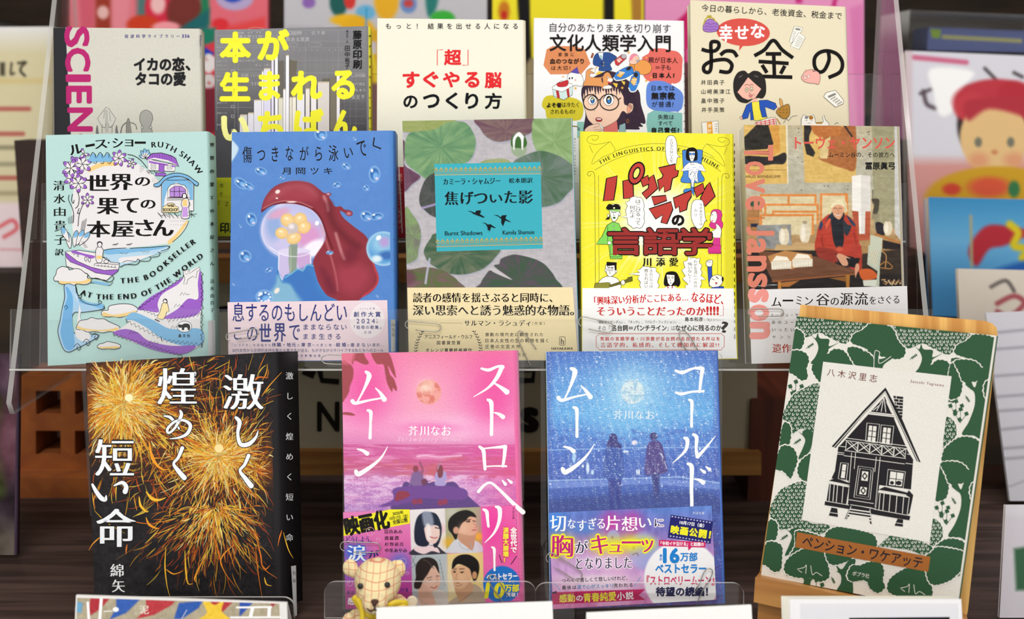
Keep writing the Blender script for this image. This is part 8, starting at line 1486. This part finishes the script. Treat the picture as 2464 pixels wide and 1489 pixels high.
def pennants(S, q):
    C = S.canvas([(186, 1438), (672, 1452), (680, 1625), (180, 1610)], 2); C.Z(160, 1180, .2394); C.fill('b3a88e'); C.noise(60, .10, 5); C.noise(9, .08, 6)
    C.poly([(90, 1110), (165, 1130), (150, 1230), (85, 1220)], '6fa8cc', 10, sm=False)
    for P, c in (([(245, 1055), (450, 1070), (330, 1200), (215, 1270)], 'b4333c'), ([(500, 1080), (745, 1090), (600, 1230), (430, 1300), (500, 1180)], '3560b4'), ([(800, 1095), (1090, 1110), (1060, 1150), (880, 1250), (700, 1290), (800, 1190)], 'bc3a42'), ([(1130, 1130), (1370, 1105), (1330, 1180), (1160, 1290), (1080, 1290)], '2f5cb0'), ([(1450, 1110), (1680, 1115), (1560, 1230), (1480, 1200)], 'b83840'), ([(1740, 1115), (1880, 1120), (1740, 1270)], '2f54ac'), ([(2050, 1130), (2110, 1130), (2060, 1180)], 'a83a40')): C.poly(P, c, 9, sm=False)
    C.poly([(1375, 1125), (1420, 1110), (1490, 1150), (1550, 1115), (1580, 1120), (1560, 1210), (1640, 1310), (1330, 1310), (1410, 1230)], 'f4cc3e', 9); C.noise(14, .12, 8); C.done(); S.Z(160, 1180, .2394)
    S.line([(215, 1125), (225, 1290)], 26, 'ffffff', sm=False); S.line([(350, 1090), (335, 1290)], 30, 'ffffff', sm=False); S.line([(375, 1215), (460, 1210)], 8, 'ffffff'); S.ell(495, 1195, 30, 24, 'ffffff')
    S.line([(1710, 1175), (2060, 1170)], 18, 'ffffff', sm=False); S.line([(1650, 1275), (2150, 1272)], 18, 'ffffff', sm=False); S.line([(1870, 1180), (1850, 1270)], 34, 'ffffff', sm=False); S.line([(2040, 1180), (2035, 1270)], 34, 'ffffff', sm=False); S.line([(1210, 1200), (1150, 1300)], 4, 'ffffff')
    S.t('泥', 735, 1155, 825, 1240, 'f0e8d8', b=.01, st='m'); S.t('どろ', 680, 1165, 712, 1250, 'e8e0d0', v=True)
card('picture_card', [(183, 1431), (690, 1449), (698, 1656), (174, 1650)], .81, 18, 'white-edged card with red and blue pennants and a yellow star, bottom left corner', pennants, mt='gloss', col='eceae6')
def booklet():
    pl = tilted(2100, 1670, .80, 16); q = [(1900, 1441), (2313, 1441), (2325, 1668), (1907, 1672)]; c = [pl.hit(*p) for p in q]
    t = empty('booklet', tuple((c[2] + c[3]) / 2), 'glossy white booklet with a dark rectangle, standing in front of the pine easel', 'booklet')
    for i in range(5):
        m = MB(); o_ = -pl.n * .0016 * i + np.array([-.0010 * i, 0, .0003 * i]); m.slab([p + o_ for p in (c[3], c[2], c[1], c[0])], -pl.n * .0011, hx('f4f1e4' if i else 'f3f3f5'))
        if i == 0:
            S = Surf(pl, m, .0001); S.poly([(1925, 1452), (2305, 1452), (2312, 1620), (1928, 1620)], 'e6e6ec'); S.poly([(2043, 1489 + -3), (2285, 1484), (2292, 1600), (2046, 1600)], '0c0f1c')
        m.build('cover' if i == 0 else 'leaf', M['glitter' if 0 else 'gloss'], t)
booklet()
# ---------------------------------------------------------------- pine easel
def pine(b):
    pl = b.pl; n = pl.n; back = -b.T - .0015
    t = empty('wooden_easel', tuple(b.root.location), 'pine wood easel with rounded corner propping up the green forest book', 'easel')
    q = [(1922, 730), (2375, 770), (2392, 776), (2402, 786), (2405, 800), (2332, 1480), (2320, 1530), (1815, 1430)]
    m = MB(); m.slab([pl.hit(x, y, off=back) for x, y in q][::-1], -n * .009); m.build('back_board', M['pine'], t, bevel=.0015)
    e = MB(); P = Plane(pl.hit(1830, 1384) + n * 0, n)
    f = [pl.hit(x, y, off=.012) for x, y in ((1822, 1381), (2330, 1490), (2322, 1552), (1818, 1441))]
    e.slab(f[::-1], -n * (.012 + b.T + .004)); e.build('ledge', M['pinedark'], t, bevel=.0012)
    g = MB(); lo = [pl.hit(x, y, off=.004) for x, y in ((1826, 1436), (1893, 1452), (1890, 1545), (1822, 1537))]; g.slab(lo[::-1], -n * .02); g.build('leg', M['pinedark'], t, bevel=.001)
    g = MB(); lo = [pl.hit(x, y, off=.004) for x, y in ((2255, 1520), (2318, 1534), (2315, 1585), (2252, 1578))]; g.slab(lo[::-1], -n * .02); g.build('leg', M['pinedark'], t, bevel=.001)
# ---------------------------------------------------------------- teddy bear
def cloth_mat():
    m, nt, b = mat('gingham_cloth', Roughness=.85); b.inputs['Specular IOR Level'].default_value = .1
    tc = nt.nodes.new('ShaderNodeTexCoord'); n = nt.nodes.new('ShaderNodeTexNoise'); n.inputs['Scale'].default_value = 40
    ad = nt.nodes.new('ShaderNodeMixRGB'); ad.blend_type = 'ADD'; ad.inputs[0].default_value = .004
    nt.links.new(tc.outputs['Object'], n.inputs['Vector']); nt.links.new(tc.outputs['Object'], ad.inputs[1]); nt.links.new(n.outputs['Color'], ad.inputs[2])
    sp = nt.nodes.new('ShaderNodeSeparateXYZ'); nt.links.new(ad.outputs[0], sp.inputs[0])
    def line(ax, off):
        a = nt.nodes.new('ShaderNodeMath'); a.operation = 'MULTIPLY_ADD'; a.inputs[1].default_value = 1 / .0047; a.inputs[2].default_value = 100 + off; nt.links.new(sp.outputs[ax], a.inputs[0])
        f = nt.nodes.new('ShaderNodeMath'); f.operation = 'FRACT'; nt.links.new(a.outputs[0], f.inputs[0])
        l = nt.nodes.new('ShaderNodeMath'); l.operation = 'LESS_THAN'; l.inputs[1].default_value = .11; nt.links.new(f.outputs[0], l.inputs[0]); return l
    a, c = line('X', .25), line('Z', .1); mx = nt.nodes.new('ShaderNodeMath'); mx.operation = 'MAXIMUM'; nt.links.new(a.outputs[0], mx.inputs[0]); nt.links.new(c.outputs[0], mx.inputs[1])
    mu = nt.nodes.new('ShaderNodeMath'); mu.operation = 'MULTIPLY'; mu.inputs[1].default_value = .75; nt.links.new(mx.outputs[0], mu.inputs[0])
    r = nt.nodes.new('ShaderNodeMixRGB'); r.inputs[1].default_value = (*lin(hx('f0dfae')), 1); r.inputs[2].default_value = (*lin(hx('d8705c')), 1); nt.links.new(mu.outputs[0], r.inputs[0]); nt.links.new(r.outputs[0], b.inputs['Base Color'])
    w = nt.nodes.new('ShaderNodeTexNoise'); w.inputs['Scale'].default_value = 1800; bp = nt.nodes.new('ShaderNodeBump'); bp.inputs['Strength'].default_value = .3; bp.inputs['Distance'].default_value = .0006
    nt.links.new(tc.outputs['Object'], w.inputs['Vector']); nt.links.new(w.outputs['Fac'], bp.inputs['Height']); nt.links.new(bp.outputs[0], b.inputs['Normal'])
    return m
def bear():
    d = .835; cl = cloth_mat(); u = d / FPX
    base = at(895, 1640, d); t = empty('teddy_bear', (at(895, 1500, d)[0], at(895, 1500, d)[1], ZT), 'small cream teddy bear in red check cloth with yellow ribbon before the pink novel', 'soft toy')
    fw = F_
    def blob(items, name, m_, vox=.0011, sm=6):
        bm = bmesh.new()
        for px, py, dd, rx, ry, rz in items:
            c = at(px, py, d + dd) - np.array(t.location); r_ = bmesh.ops.create_uvsphere(bm, u_segments=28, v_segments=18, radius=1.0)
            for v in r_['verts']: v.co = Vector((v.co.x * rx * u + c[0], v.co.y * rz * u + c[1], v.co.z * ry * u + c[2]))
        me = bpy.data.meshes.new(name); bm.to_mesh(me); bm.free(); me.materials.append(m_); o = bpy.data.objects.new(name, me); COL.objects.link(o); o.parent = t
        r = o.modifiers.new('r', 'REMESH'); r.mode = 'VOXEL'; r.voxel_size = vox; r.use_smooth_shade = True
        if sm: s_ = o.modifiers.new('s', 'SMOOTH'); s_.factor = .5; s_.iterations = sm
        return o
    blob([(909, 1396, .004, 57, 56, 52), (906, 1420, -.002, 50, 44, 48), (902, 1450, -.014, 31, 26, 34), (902, 1460, -.016, 20, 16, 26), (872, 1492, .010, 30, 26, 30), (900, 1520, .012, 64, 70, 50), (858, 1490, .008, 24, 26, 22), (840, 1520, .004, 22, 50, 22), (955, 1452, .012, 26, 24, 22), (976, 1462, .008, 24, 20, 20), (992, 1490, .006, 20, 22, 18)], 'body', cl, .0010, 7)
    blob([(843, 1366, .010, 19, 23, 9), (852, 1376, .009, 14, 16, 8)], 'ear', cl, .0008, 3); blob([(960, 1368, .008, 17, 23, 9), (952, 1360, .009, 13, 14, 8)], 'ear', cl, .0008, 3)
    blob([(867, 1410, -.0125, 7.2, 7.6, 6)], 'eye', M['black'], .0005, 0); blob([(932, 1407, -.0120, 7.2, 7.6, 6)], 'eye', M['black'], .0005, 0)
    br, _, bb = mat('brown_stitch', Roughness=.7); bb.inputs['Base Color'].default_value = (*lin(hx('4a2a1c')), 1)
    blob([(902, 1447, -.0262, 10, 6.5, 5), (901, 1453, -.0262, 6, 7, 5)], 'nose', br, .0005, 2)
    def tube(px, rad, name, m_, mat_=None):
        P = smooth_pts([np.array(at(x, y, d + dd)) for x, y, dd in px], False, 5); k = MB(); k.tube(P, rad, n=8); return k.build(name, m_, t, smooth=True)
    tube([(902, 1458, -.0262), (901, 1466, -.0262)], .0006, 'mouth', br); tube([(884, 1463, -.0215), (891, 1470, -.0235), (901, 1467, -.0262), (911, 1469, -.0235), (917, 1463, -.0215)], .0006, 'mouth', br)
    yl, _, yb = mat('yellow_ribbon', Roughness=.4); yb.inputs['Base Color'].default_value = (*lin(hx('e2c418')), 1); yb.inputs['Sheen Weight'].default_value = .3
    k = MB()
    def strip(px, w):
        P = smooth_pts([np.array(at(x, y, d + dd)) for x, y, dd in px], False, 6); T = np.gradient(P, axis=0); T /= np.linalg.norm(T, axis=1)[:, None]; N = np.cross(T, F_); N /= np.linalg.norm(N, axis=1)[:, None]
        a = P + N * w / 2; b_ = P - N * w / 2; nn = len(P); v = np.vstack([a, b_, a + F_ * .0006, b_ + F_ * .0006]); f = []
        for i in range(nn - 1): f += [(i, i + 1, nn + i + 1, nn + i), (2 * nn + i, 3 * nn + i, 3 * nn + i + 1, 2 * nn + i + 1), (i, 2 * nn + i, 2 * nn + i + 1, i + 1), (nn + i, nn + i + 1, 3 * nn + i + 1, 3 * nn + i)]
        k.add(v, f, hx('e2c418'))
    strip([(850, 1434, -.006), (866, 1460, -.011), (888, 1480, -.013), (905, 1484, -.012)], .0040); strip([(858, 1440, -.011), (870, 1462, -.0125), (872, 1490, -.014), (868, 1530, -.016)], .0036)
    strip([(925, 1470, -.012), (940, 1456, -.013), (955, 1450, -.012), (975, 1452, -.010), (968, 1462, -.011), (945, 1468, -.013)], .0042); strip([(905, 1484, -.012), (925, 1474, -.013), (940, 1466, -.012)], .0045)
    k.build('ribbon', yl, t, smooth=True)
    bt, _, b2 = mat('cream_button', Roughness=.4); b2.inputs['Base Color'].default_value = (*lin(hx('e8dcc0')), 1)
    c = at(991, 1448, d - .004); rb = MB(); ring = [c + 13 * u * (R_ * math.cos(a) + U_ * math.sin(a)) for a in np.linspace(0, 2 * math.pi, 28, endpoint=False)]; rb.slab(ring, F_ * .0025); rb.tube([c + 10.5 * u * (R_ * math.cos(a) + U_ * math.sin(a)) - F_ * .0002 for a in np.linspace(0, 2 * math.pi, 28, endpoint=False)], .0003, closed=True)
    for dx in (-3, 3): 
        for dy in (-3, 3): rb.slab([c - F_ * .0003 + 1.1 * u * (R_ * (math.cos(a) + dx) + U_ * (math.sin(a) + dy)) for a in np.linspace(0, 6.28, 8, endpoint=False)], F_ * .0002)
    rb.build('button', bt, t)
bear()
# ================================================================ BACKGROUND
def bgbook(name, label, q, d, paint, tilt=12, T=.015, cat='book', mt='matte', col='eeeeee', step=4, group=None):
    b = Book(name, label, q, d, col, T=T, tilt=tilt, mt=mt, cat=cat, group=group)
    C = b.base(step); C.Z(0, 0, 1); paint(C, b.S); C.done(); b.S.Z(0, 0, 1); b.done(); return b
def riser(x0, x1, y0, y1, z, m='darkshelf', label=None):
    k = MB(); k.box((x0, y0, ZT), (x1, y1, z)); o = k.build('display_riser', M[m], origin=((x0 + x1) / 2, (y0 + y1) / 2, ZT)); tag(o, label or 'dark wooden riser box', 'riser'); return o
def zat(px, py, d): return at(px, py, d)
db = 1.38
def p_floral(C, S):
    C.fill('e06a78'); C.put(np.clip((330 - C.X) / 20, 0, 1), 'd87884')
    C.poly([(228, -80), (268, -80), (268, 90), (228, 90)], '983628', 14, sm=False); C.ell(248, 30, 14, 16, 'e0b0ac', .5); C.poly([(185, -80), (228, -80), (225, 90), (195, 90)], 'cc5a6c', 12, sm=False); C.poly([(268, -80), (320, -80), (305, 70), (270, 80)], 'e08490', 12, sm=False)
    C.poly([(330, -80), (400, -80), (385, 60), (330, 40)], '4a7470', 14, sm=False); C.ell(382, 20, 34, 46, 'd02a44', .2); C.ell(380, 10, 18, 24, 'ecb8b8', .5); C.ell(345, 60, 40, 24, 'c83c20', .3); C.ell(445, 30, 44, 55, '74302a', .25); C.ell(400, 66, 34, 14, 'ee98a0', .4)
    C.poly([(475, -80), (500, -80), (505, 60), (470, 70), (485, 20)], '1c7a52', 10, sm=False); C.poly([(430, 70), (505, 20), (500, 70)], '1c6468', 8, sm=False)
    C.poly([(500, 100), (530, 60), (560, 60), (640, 40), (640, 600), (500, 600)], 'e4484a', 14, sm=False); C.ell(565, -5, 45, 30, 'b4a4cc', .2); C.ell(560, -12, 26, 18, '2c4cb8', .3); C.ell(530, 58, 20, 14, 'dc3038', .4)
    C.poly([(400, 80), (520, 80), (520, 600), (400, 600)], 'd83c4c', 10, sm=False); C.poly([(484, 70), (520, 66), (516, 100), (490, 110)], '1a7a62', 5, sm=False)
    C.poly([(486, 132), (492, 112), (516, 128), (510, 138)], '2040b0', 3, sm=False); C.ell(502, 152, 17, 22, 'e8e0e0', .1); C.ell(494, 141, 2.4, 2.4, 'c02020', .5); C.ell(496, 138, 2, 2, '201010', .5); C.line([(490, 143), (495, 147), (500, 144)], 1.5, 'a02020', 1); C.ell(502, 195, 16, 18, 'dcd4d4', .2); C.ell(503, 200, 4, 4, 'c83030', .5); C.poly([(480, 215), (520, 210), (520, 320), (480, 320)], '7c2434', 6, sm=False)
def p_shapes(C, S):
    C.fill('c4c2c8'); C.ell(743, 6, 16, 14, '8c64b0', .4); C.ell(815, 5, 22, 34, '1e5c56', .3); C.ell(842, 2, 14, 20, 'd03834', .3); C.ell(880, 30, 24, 18, '6ab0d8', .4); C.ell(835, 48, 40, 14, 'f0b820', .4); C.ell(860, 100, 50, 60, 'eab020', .2)
    C.ell(930, 0, 30, 50, 'e8ae28', .3); C.ell(983, 10, 20, 22, '6c8cc4', .3); C.ell(983, 8, 12, 10, 'c04848', .5); C.poly([(1025, -20), (1055, -30), (1050, 20), (1030, 40)], '2a7a74', 8); C.ell(1065, 45, 30, 20, '3cb03c', .3); C.poly([(690, 60), (780, 65), (780, 600), (690, 600)], 'b4b2b8', 8, sm=False)
    C.poly([(885, 80), (910, 70), (910, 330), (885, 330)], 'd8a828', 4, sm=False); C.poly([(886, 100), (906, 100), (906, 130), (886, 130)], 'c8c0cc', 3, sm=False); C.line([(885, 95), (900, 150), (905, 200)], 5, 'e8dc40', 3); C.poly([(884, 200), (910, 200), (910, 330), (884, 330)], '7c5a5c', 8, sm=False); C.line([(882, 20), (881, 66)], 5, '2898c8', 3)
def p_yellow(C, S):
    C.fill('f2e22e'); C.poly([(1240, -90), (1272, -90), (1285, 330), (1262, 330)], '141214', 4, sm=False); C.ell(1213, 28, 14, 26, 'cc7a20', .5); C.ell(1213, 36, 7, 10, 'c82820', .5); C.poly([(1452, -90), (1478, -90), (1478, 300), (1452, 300)], '17140f', 4, sm=False); C.poly([(1515, -90), (1545, -90), (1545, 300), (1530, 300)], 'ac7a30', 6, sm=False)
    C.poly([(1275, 140), (1290, 140), (1290, 330), (1262, 330), (1266, 155)], '9a8a68', 5, sm=False)
def p_pink(C, S):
    C.fill('e492be'); C.poly([(1618, 60), (1650, 30), (1665, 5), (1670, 90), (1655, 120), (1625, 110)], 'c41c62', 5, sm=False); C.poly([(1910, -60), (1935, -60), (1930, 8), (1915, 8)], 'c42c78', 4, sm=False); C.poly([(2000, 15), (2020, -60), (2030, -60), (2010, 20)], 'c42c78', 4, sm=False); C.poly([(1640, 65), (1652, 65), (1655, 200), (1642, 200)], 'c8286c', 3, sm=False); C.poly([(1640, 150), (1662, 150), (1664, 210), (1642, 210)], '6c3a44', 3, sm=False); C.poly([(1640, 185), (1664, 185), (1668, 330), (1642, 330)], '4a342e', 3, sm=False); C.poly([(2045, 20), (2100, 0), (2100, 300), (2070, 400)], 'd87cb0', 10, sm=False)
bgbook('picture_book', 'pink floral picture book standing behind the squid science paperback', [(168, -90), (640, -90), (640, 600), (168, 600)], db, p_floral, col='e06a78')
bgbook('picture_book', 'pale grey picture book with scattered colourful shapes behind the grey and cream top-row books', [(684, -90), (1168, -90), (1168, 600), (684, 600)], db, p_shapes, col='c4c2c8')
b_ = bgbook('picture_book', 'yellow and black picture book behind the comic-style white book', [(1185, -90), (1545, -90), (1545, 600), (1185, 600)], db, p_yellow, col='f2e22e')
bgbook('picture_book', 'plain pink picture book behind the tall cream money book', [(1552, -90), (2076, -90), (2076, 600), (1552, 600)], db, p_pink, col='e492be')
def p_left(C, S):
    C.fill('ddd3ac'); C.put((130 - C.Y) / 60, 'eceae6'); C.put(1 - np.abs(C.Y - 195) / 12, 'd8c07c', .7); C.poly([(0, 150), (12, 150), (12, 182), (0, 182)], '4c4838', 6, sm=False)
    for y, x1, c in ((262, 70, 'b4504c'), (322, 55, 'b4504c'), (428, 58, 'b4504c'), (355, 95, '8a8268'), (395, 60, '9a9278'), (465, 90, 'a89a78')): C.line([(-30, y), (x1, y)], 11, c, 6, .8)
    C.line([(28, 152), (26, 178), (34, 176)], 5, '3a3428', 4); C.line([(44, 152), (62, 150), (52, 160), (50, 172), (60, 182)], 6, '3a3428', 4); C.put((C.Y - 480) / 14, 'f0dde0'); C.line([(0, 545), (30, 530), (40, 550), (10, 570)], 9, 'e46870', 7); C.line([(80, 560), (100, 545)], 8, '7a7470', 6); C.line([(0, 600), (120, 602)], 5, 'e4a8b0', 4)
bgbook('notice_card', 'cream notice board with blurred red and grey lines at far left', [(-150, 66), (126, 64), (120, 642), (-150, 644)], 1.42, p_left, T=.01, cat='notice', col='ddd3ac', step=3)
def lattice():
    P = Plane(at(120, 1200, 1.22), (0, -1, 0)); t = empty('terracotta_block', tuple(at(120, 1500, 1.22) * [1, 1, 0] + [0, 0, ZT]), 'brown terracotta openwork block with square holes behind the black sparkler book', 'block')
    m = MB()
    def bx(x0, y0, x1, y1): m.slab([P.hit(x0, y1), P.hit(x1, y1), P.hit(x1, y0), P.hit(x0, y0)], (0, .06, 0), hx('84491f'))
    zb = (ZT - 0) ; 
    for x0, x1 in ((42, 86), (146, 180), (240, 262)): bx(x0, 905, x1, 1128)
    for y0, y1 in ((905, 940), (996, 1036), (1092, 1128)):
        for x0, x1 in ((86, 146), (180, 240)): bx(x0, y0, x1, y1)
    m.build('lattice', M['terra'], t, bevel=.004)
    m = MB(); a = P.hit(20, 1128); c = P.hit(262, 1128); m.box((a[0], a[1] - .03, ZT), (c[0], a[1] + .09, a[2])); m.build('base', M['terra'], t, bevel=.012)
lattice()
riser(-.78, -.505, 1.37, 1.6, at(0, 644, 1.42)[2] - .0005, label='dark riser box under the cream notice board')
def p_mag(C, S):
    C.fill('32262e'); C.poly([(-80, 960), (8, 950), (14, 1190), (-80, 1260)], '3c4420', 20, sm=False); C.ell(20, 900, 30, 60, '5c4654', .8); C.ell(30, 1060, 40, 90, '6a4450', .8); C.ell(10, 1330, 60, 70, '6a6058', .9); C.noise(40, .2, 4)
bgbook('magazine', 'dim purple and green magazine at the left edge below the notice board', [(-160, 850), (40, 850), (34, 1335), (-160, 1335)], 1.03, p_mag, col='4c3a4c', T=.006, cat='magazine', step=3)
def p_girl(C, S):
    C.fill('dcdbe4'); C.put((C.Y - 370) / 30, 'd89a94'); C.line([(2200, 138), (2325, 150)], 12, 'd06a8c', 7)
    C.line([(2222, 220), (2230, 250), (2250, 260)], 10, '5c5058', 8); C.line([(2215, 225), (2240, 215)], 8, '5c5058', 7); C.line([(2300, 215), (2330, 210)], 10, '6c6068', 9); C.line([(2370, 165), (2395, 190)], 8, '4c4448', 7); C.line([(2440, 175), (2460, 185)], 8, '4c4448', 7)
    C.ell(2260, 185, 22, 14, 'ffffff', .5); C.poly([(2240, 165), (2340, 172), (2320, 210), (2290, 270), (2260, 275), (2245, 220)], 'ffffff', 12)
    C.ell(2395, 300, 92, 100, '322a2c', .1); C.ell(2397, 245, 105, 55, 'c03c48', .15); C.ell(2340, 260, 44, 36, 'c8424c', .3); C.ell(2440, 225, 40, 30, 'b83440', .4)
    C.ell(2392, 330, 82, 88, 'e6c088', .08); C.poly([(2330, 290), (2380, 262), (2460, 280), (2480, 300), (2480, 240), (2330, 240)], 'b43844', 12); C.ell(2354, 342, 9, 12, '7a7868', .5); C.ell(2432, 342, 9, 12, '7a7868', .5); C.ell(2393, 366, 8, 6, 'd08a60', .7); C.ell(2355, 385, 24, 18, 'e0a078', .9); C.ell(2440, 385, 24, 18, 'e0a078', .9)
    C.ell(2400, 480, 175, 80, 'd0a02c', .1); C.ell(2290, 455, 22, 14, 'd04838', .6); C.ell(2380, 450, 50, 24, 'dc5c40', .6); C.ell(2440, 455, 14, 20, '3c7a4c', .5); C.put((2200 - C.X) / 10, 'c8a0a0', .4)
bgbook('picture_book', 'white picture book with a girl in a red flower hat at far right', [(2178, 122), (2560, 138), (2560, 640), (2190, 640)], 1.42, p_girl, col='dcdbe4', step=3)
def p_blue(C, S):
    C.vgrad([(470, '3c8cc0'), (580, '6cb0dc'), (700, '4c94cc')]); C.poly([(2330, 600), (2370, 545), (2430, 545), (2480, 560), (2420, 590), (2380, 600), (2350, 640)], 'b4303c', 10); C.line([(2430, 540), (2450, 560), (2440, 590), (2470, 600), (2460, 620)], 18, 'd8c428', 10); C.line([(2336, 520), (2338, 640)], 7, 'a8a480', 5); C.poly([(2350, 680), (2420, 640), (2560, 620), (2560, 720), (2350, 720)], '2860b0', 14)
bgbook('picture_book', 'bright blue picture book with red fish shape, lower of the right-hand stack', [(2234, 474), (2560, 482), (2560, 770), (2244, 760)], 1.33, p_blue, col='4c94cc', step=3)
def p_cream(C, S): C.fill('dcd2c4'); C.line([(2385, 690), (2420, 675), (2440, 700)], 9, '6c6460', 7); C.line([(2400, 730), (2440, 712), (2464, 730), (2430, 760), (2400, 750)], 12, 'a8545c', 8)
bgbook('greeting_card', 'cream card with a brush-drawn ring at the far right edge', [(2304, 646), (2560, 652), (2560, 800), (2310, 800)], 1.24, p_cream, T=.006, cat='card', col='dcd2c4', step=3)
def p_doc(C, S):
    C.fill('d6d4dc')
    for i, (y, x0, x1) in enumerate(((800, 2400, 2440), (840, 2395, 2464), (905, 2392, 2460), (955, 2390, 2464), (990, 2385, 2464), (1035, 2395, 2430), (1080, 2400, 2464), (1105, 2400, 2464))): C.line([(x0, y), (x1 + 40, y - 8)], 7, 'a09ea8', 6, .8)
    C.line([(2392, 830), (2392, 1150), (2500, 1140)], 4, 'b0aeb8', 4)
bgbook('notice_sheet', 'white printed sheet hanging at the right edge beside the pine easel', [(2372, 752), (2560, 745), (2560, 1205), (2430, 1205)], 1.16, p_doc, T=.004, cat='notice', col='d6d4dc', step=3)
def p_low(C, S): C.fill('cfcad2'); C.poly([(2440, 1320), (2560, 1300), (2560, 1420), (2445, 1420)], '3c6448', 10, sm=False); C.put((1250 - C.Y) / 20, 'dcdae0', .6)
bgbook('leaflet', 'white leaflet with a green patch in the bottom right corner', [(2420, 1215), (2560, 1215), (2560, 1486), (2405, 1486)], .905, p_low, T=.004, cat='leaflet', col='cfcad2', step=3)
def arow():
    t = empty('acrylic_box', tuple(at(2330, 126, 1.5)), 'clear acrylic box of blue paperbacks above the girl picture book', 'box')
    P = tilted(2330, 126, 1.5, 0); q = [(2190, 24), (2560, 40), (2560, 128), (2184, 120)]; c = [P.hit(*p) for p in q]; m = MB(); m.slab(c[::-1], -P.n * .12, mi=0, emi=1); m.build('shell', [M['clear'], M['edge']], t)
    m = MB(); m.slab([P.hit(*p, off=-.03) for p in ((2255, 62), (2560, 74), (2560, 127), (2250, 120))][::-1], -P.n * .06, hx('5a6494')); S = Surf(P, m, -.0298); S.poly([(2258, 66), (2285, 68), (2282, 90), (2262, 88)], '7c9a38'); S.line([(2290, 86), (2480, 96)], 10, 'a0a070'); m.build('contents', M['matte'], t)
arow()
riser(.50, .98, 1.44, 1.72, at(2330, 645, 1.42)[2] - .001, label='tall dark riser under the girl picture book'); 
riser(.47, .90, 1.335, 1.435, at(2330, 770, 1.33)[2] - .001, label='stepped riser under the blue picture book')
riser(.455, .85, 1.235, 1.33, at(2400, 802, 1.24)[2] - .001, label='stepped riser under the cream card')
riser(.44, .80, 1.165, 1.23, at(2460, 1207, 1.16)[2] - .001, 'darkwood', label='low wooden riser under the printed sheet')
riser(-.500, .46, 1.345, 1.52, at(1232, 604, db)[2] - .001, 'darkwood', label='long dark wooden riser under the row of picture books')
# book shelf on the rear wall
def shelf():
    t = empty('bookcase', (-.4, 2.9, -1.10), 'dark brown bookcase against the rear wall', 'bookcase')
    m = MB(); m.box((-2.3, 3.08, -1.10), (1.9, 3.19, 1.2)); m.build('back_panel', M['darkshelf'], t)
    for z in (-.9, -.45, -.05, .40, .85): m = MB(); m.box((-2.3, 2.8, z), (1.9, 3.08, z + .03)); m.build('shelf_board', M['darkshelf'], t)
    for x0, w, h, c, l in ((-1.21, .05, .17, 'a8a4ac', 'pale grey book on the rear bookcase at the top left'), (-1.12, .035, .13, '3c2c34', 'dark purple book beside the pale grey one on the rear bookcase'), (-1.36, .11, .11, '2a2620', 'squat black book lying in the rear bookcase corner')):
        k = MB(); k.box((x0, 2.82, -.0195), (x0 + w, 2.98, -.02 + h), hx(c)); tag(k.build('shelf_book', M['matte'], origin=(x0 + w / 2, 2.9, -.02)), l, 'book')
shelf()
for f in (book_science, book_born, book_super, book_culture, book_money, book_seller, book_swim, book_burnt, book_punch, book_tove, book_spark, book_pink, book_cold): f()
pb = pension(); pine(pb)
def lamps():
    for nm, loc in (('ceiling_light', (-.35, -.15, 1.34)), ('ceiling_light', (.5, .9, 1.42))):
        t = empty(nm, loc, 'long tube light fixture near the camera' if loc[1] < 0 else 'long tube light fixture above the display', 'lamp')
        m = MB(); m.box((loc[0] - .62, loc[1] - .07, loc[2] + .01), (loc[0] + .62, loc[1] + .07, 1.6)); m.build('housing', M['white'], t)
lamps()
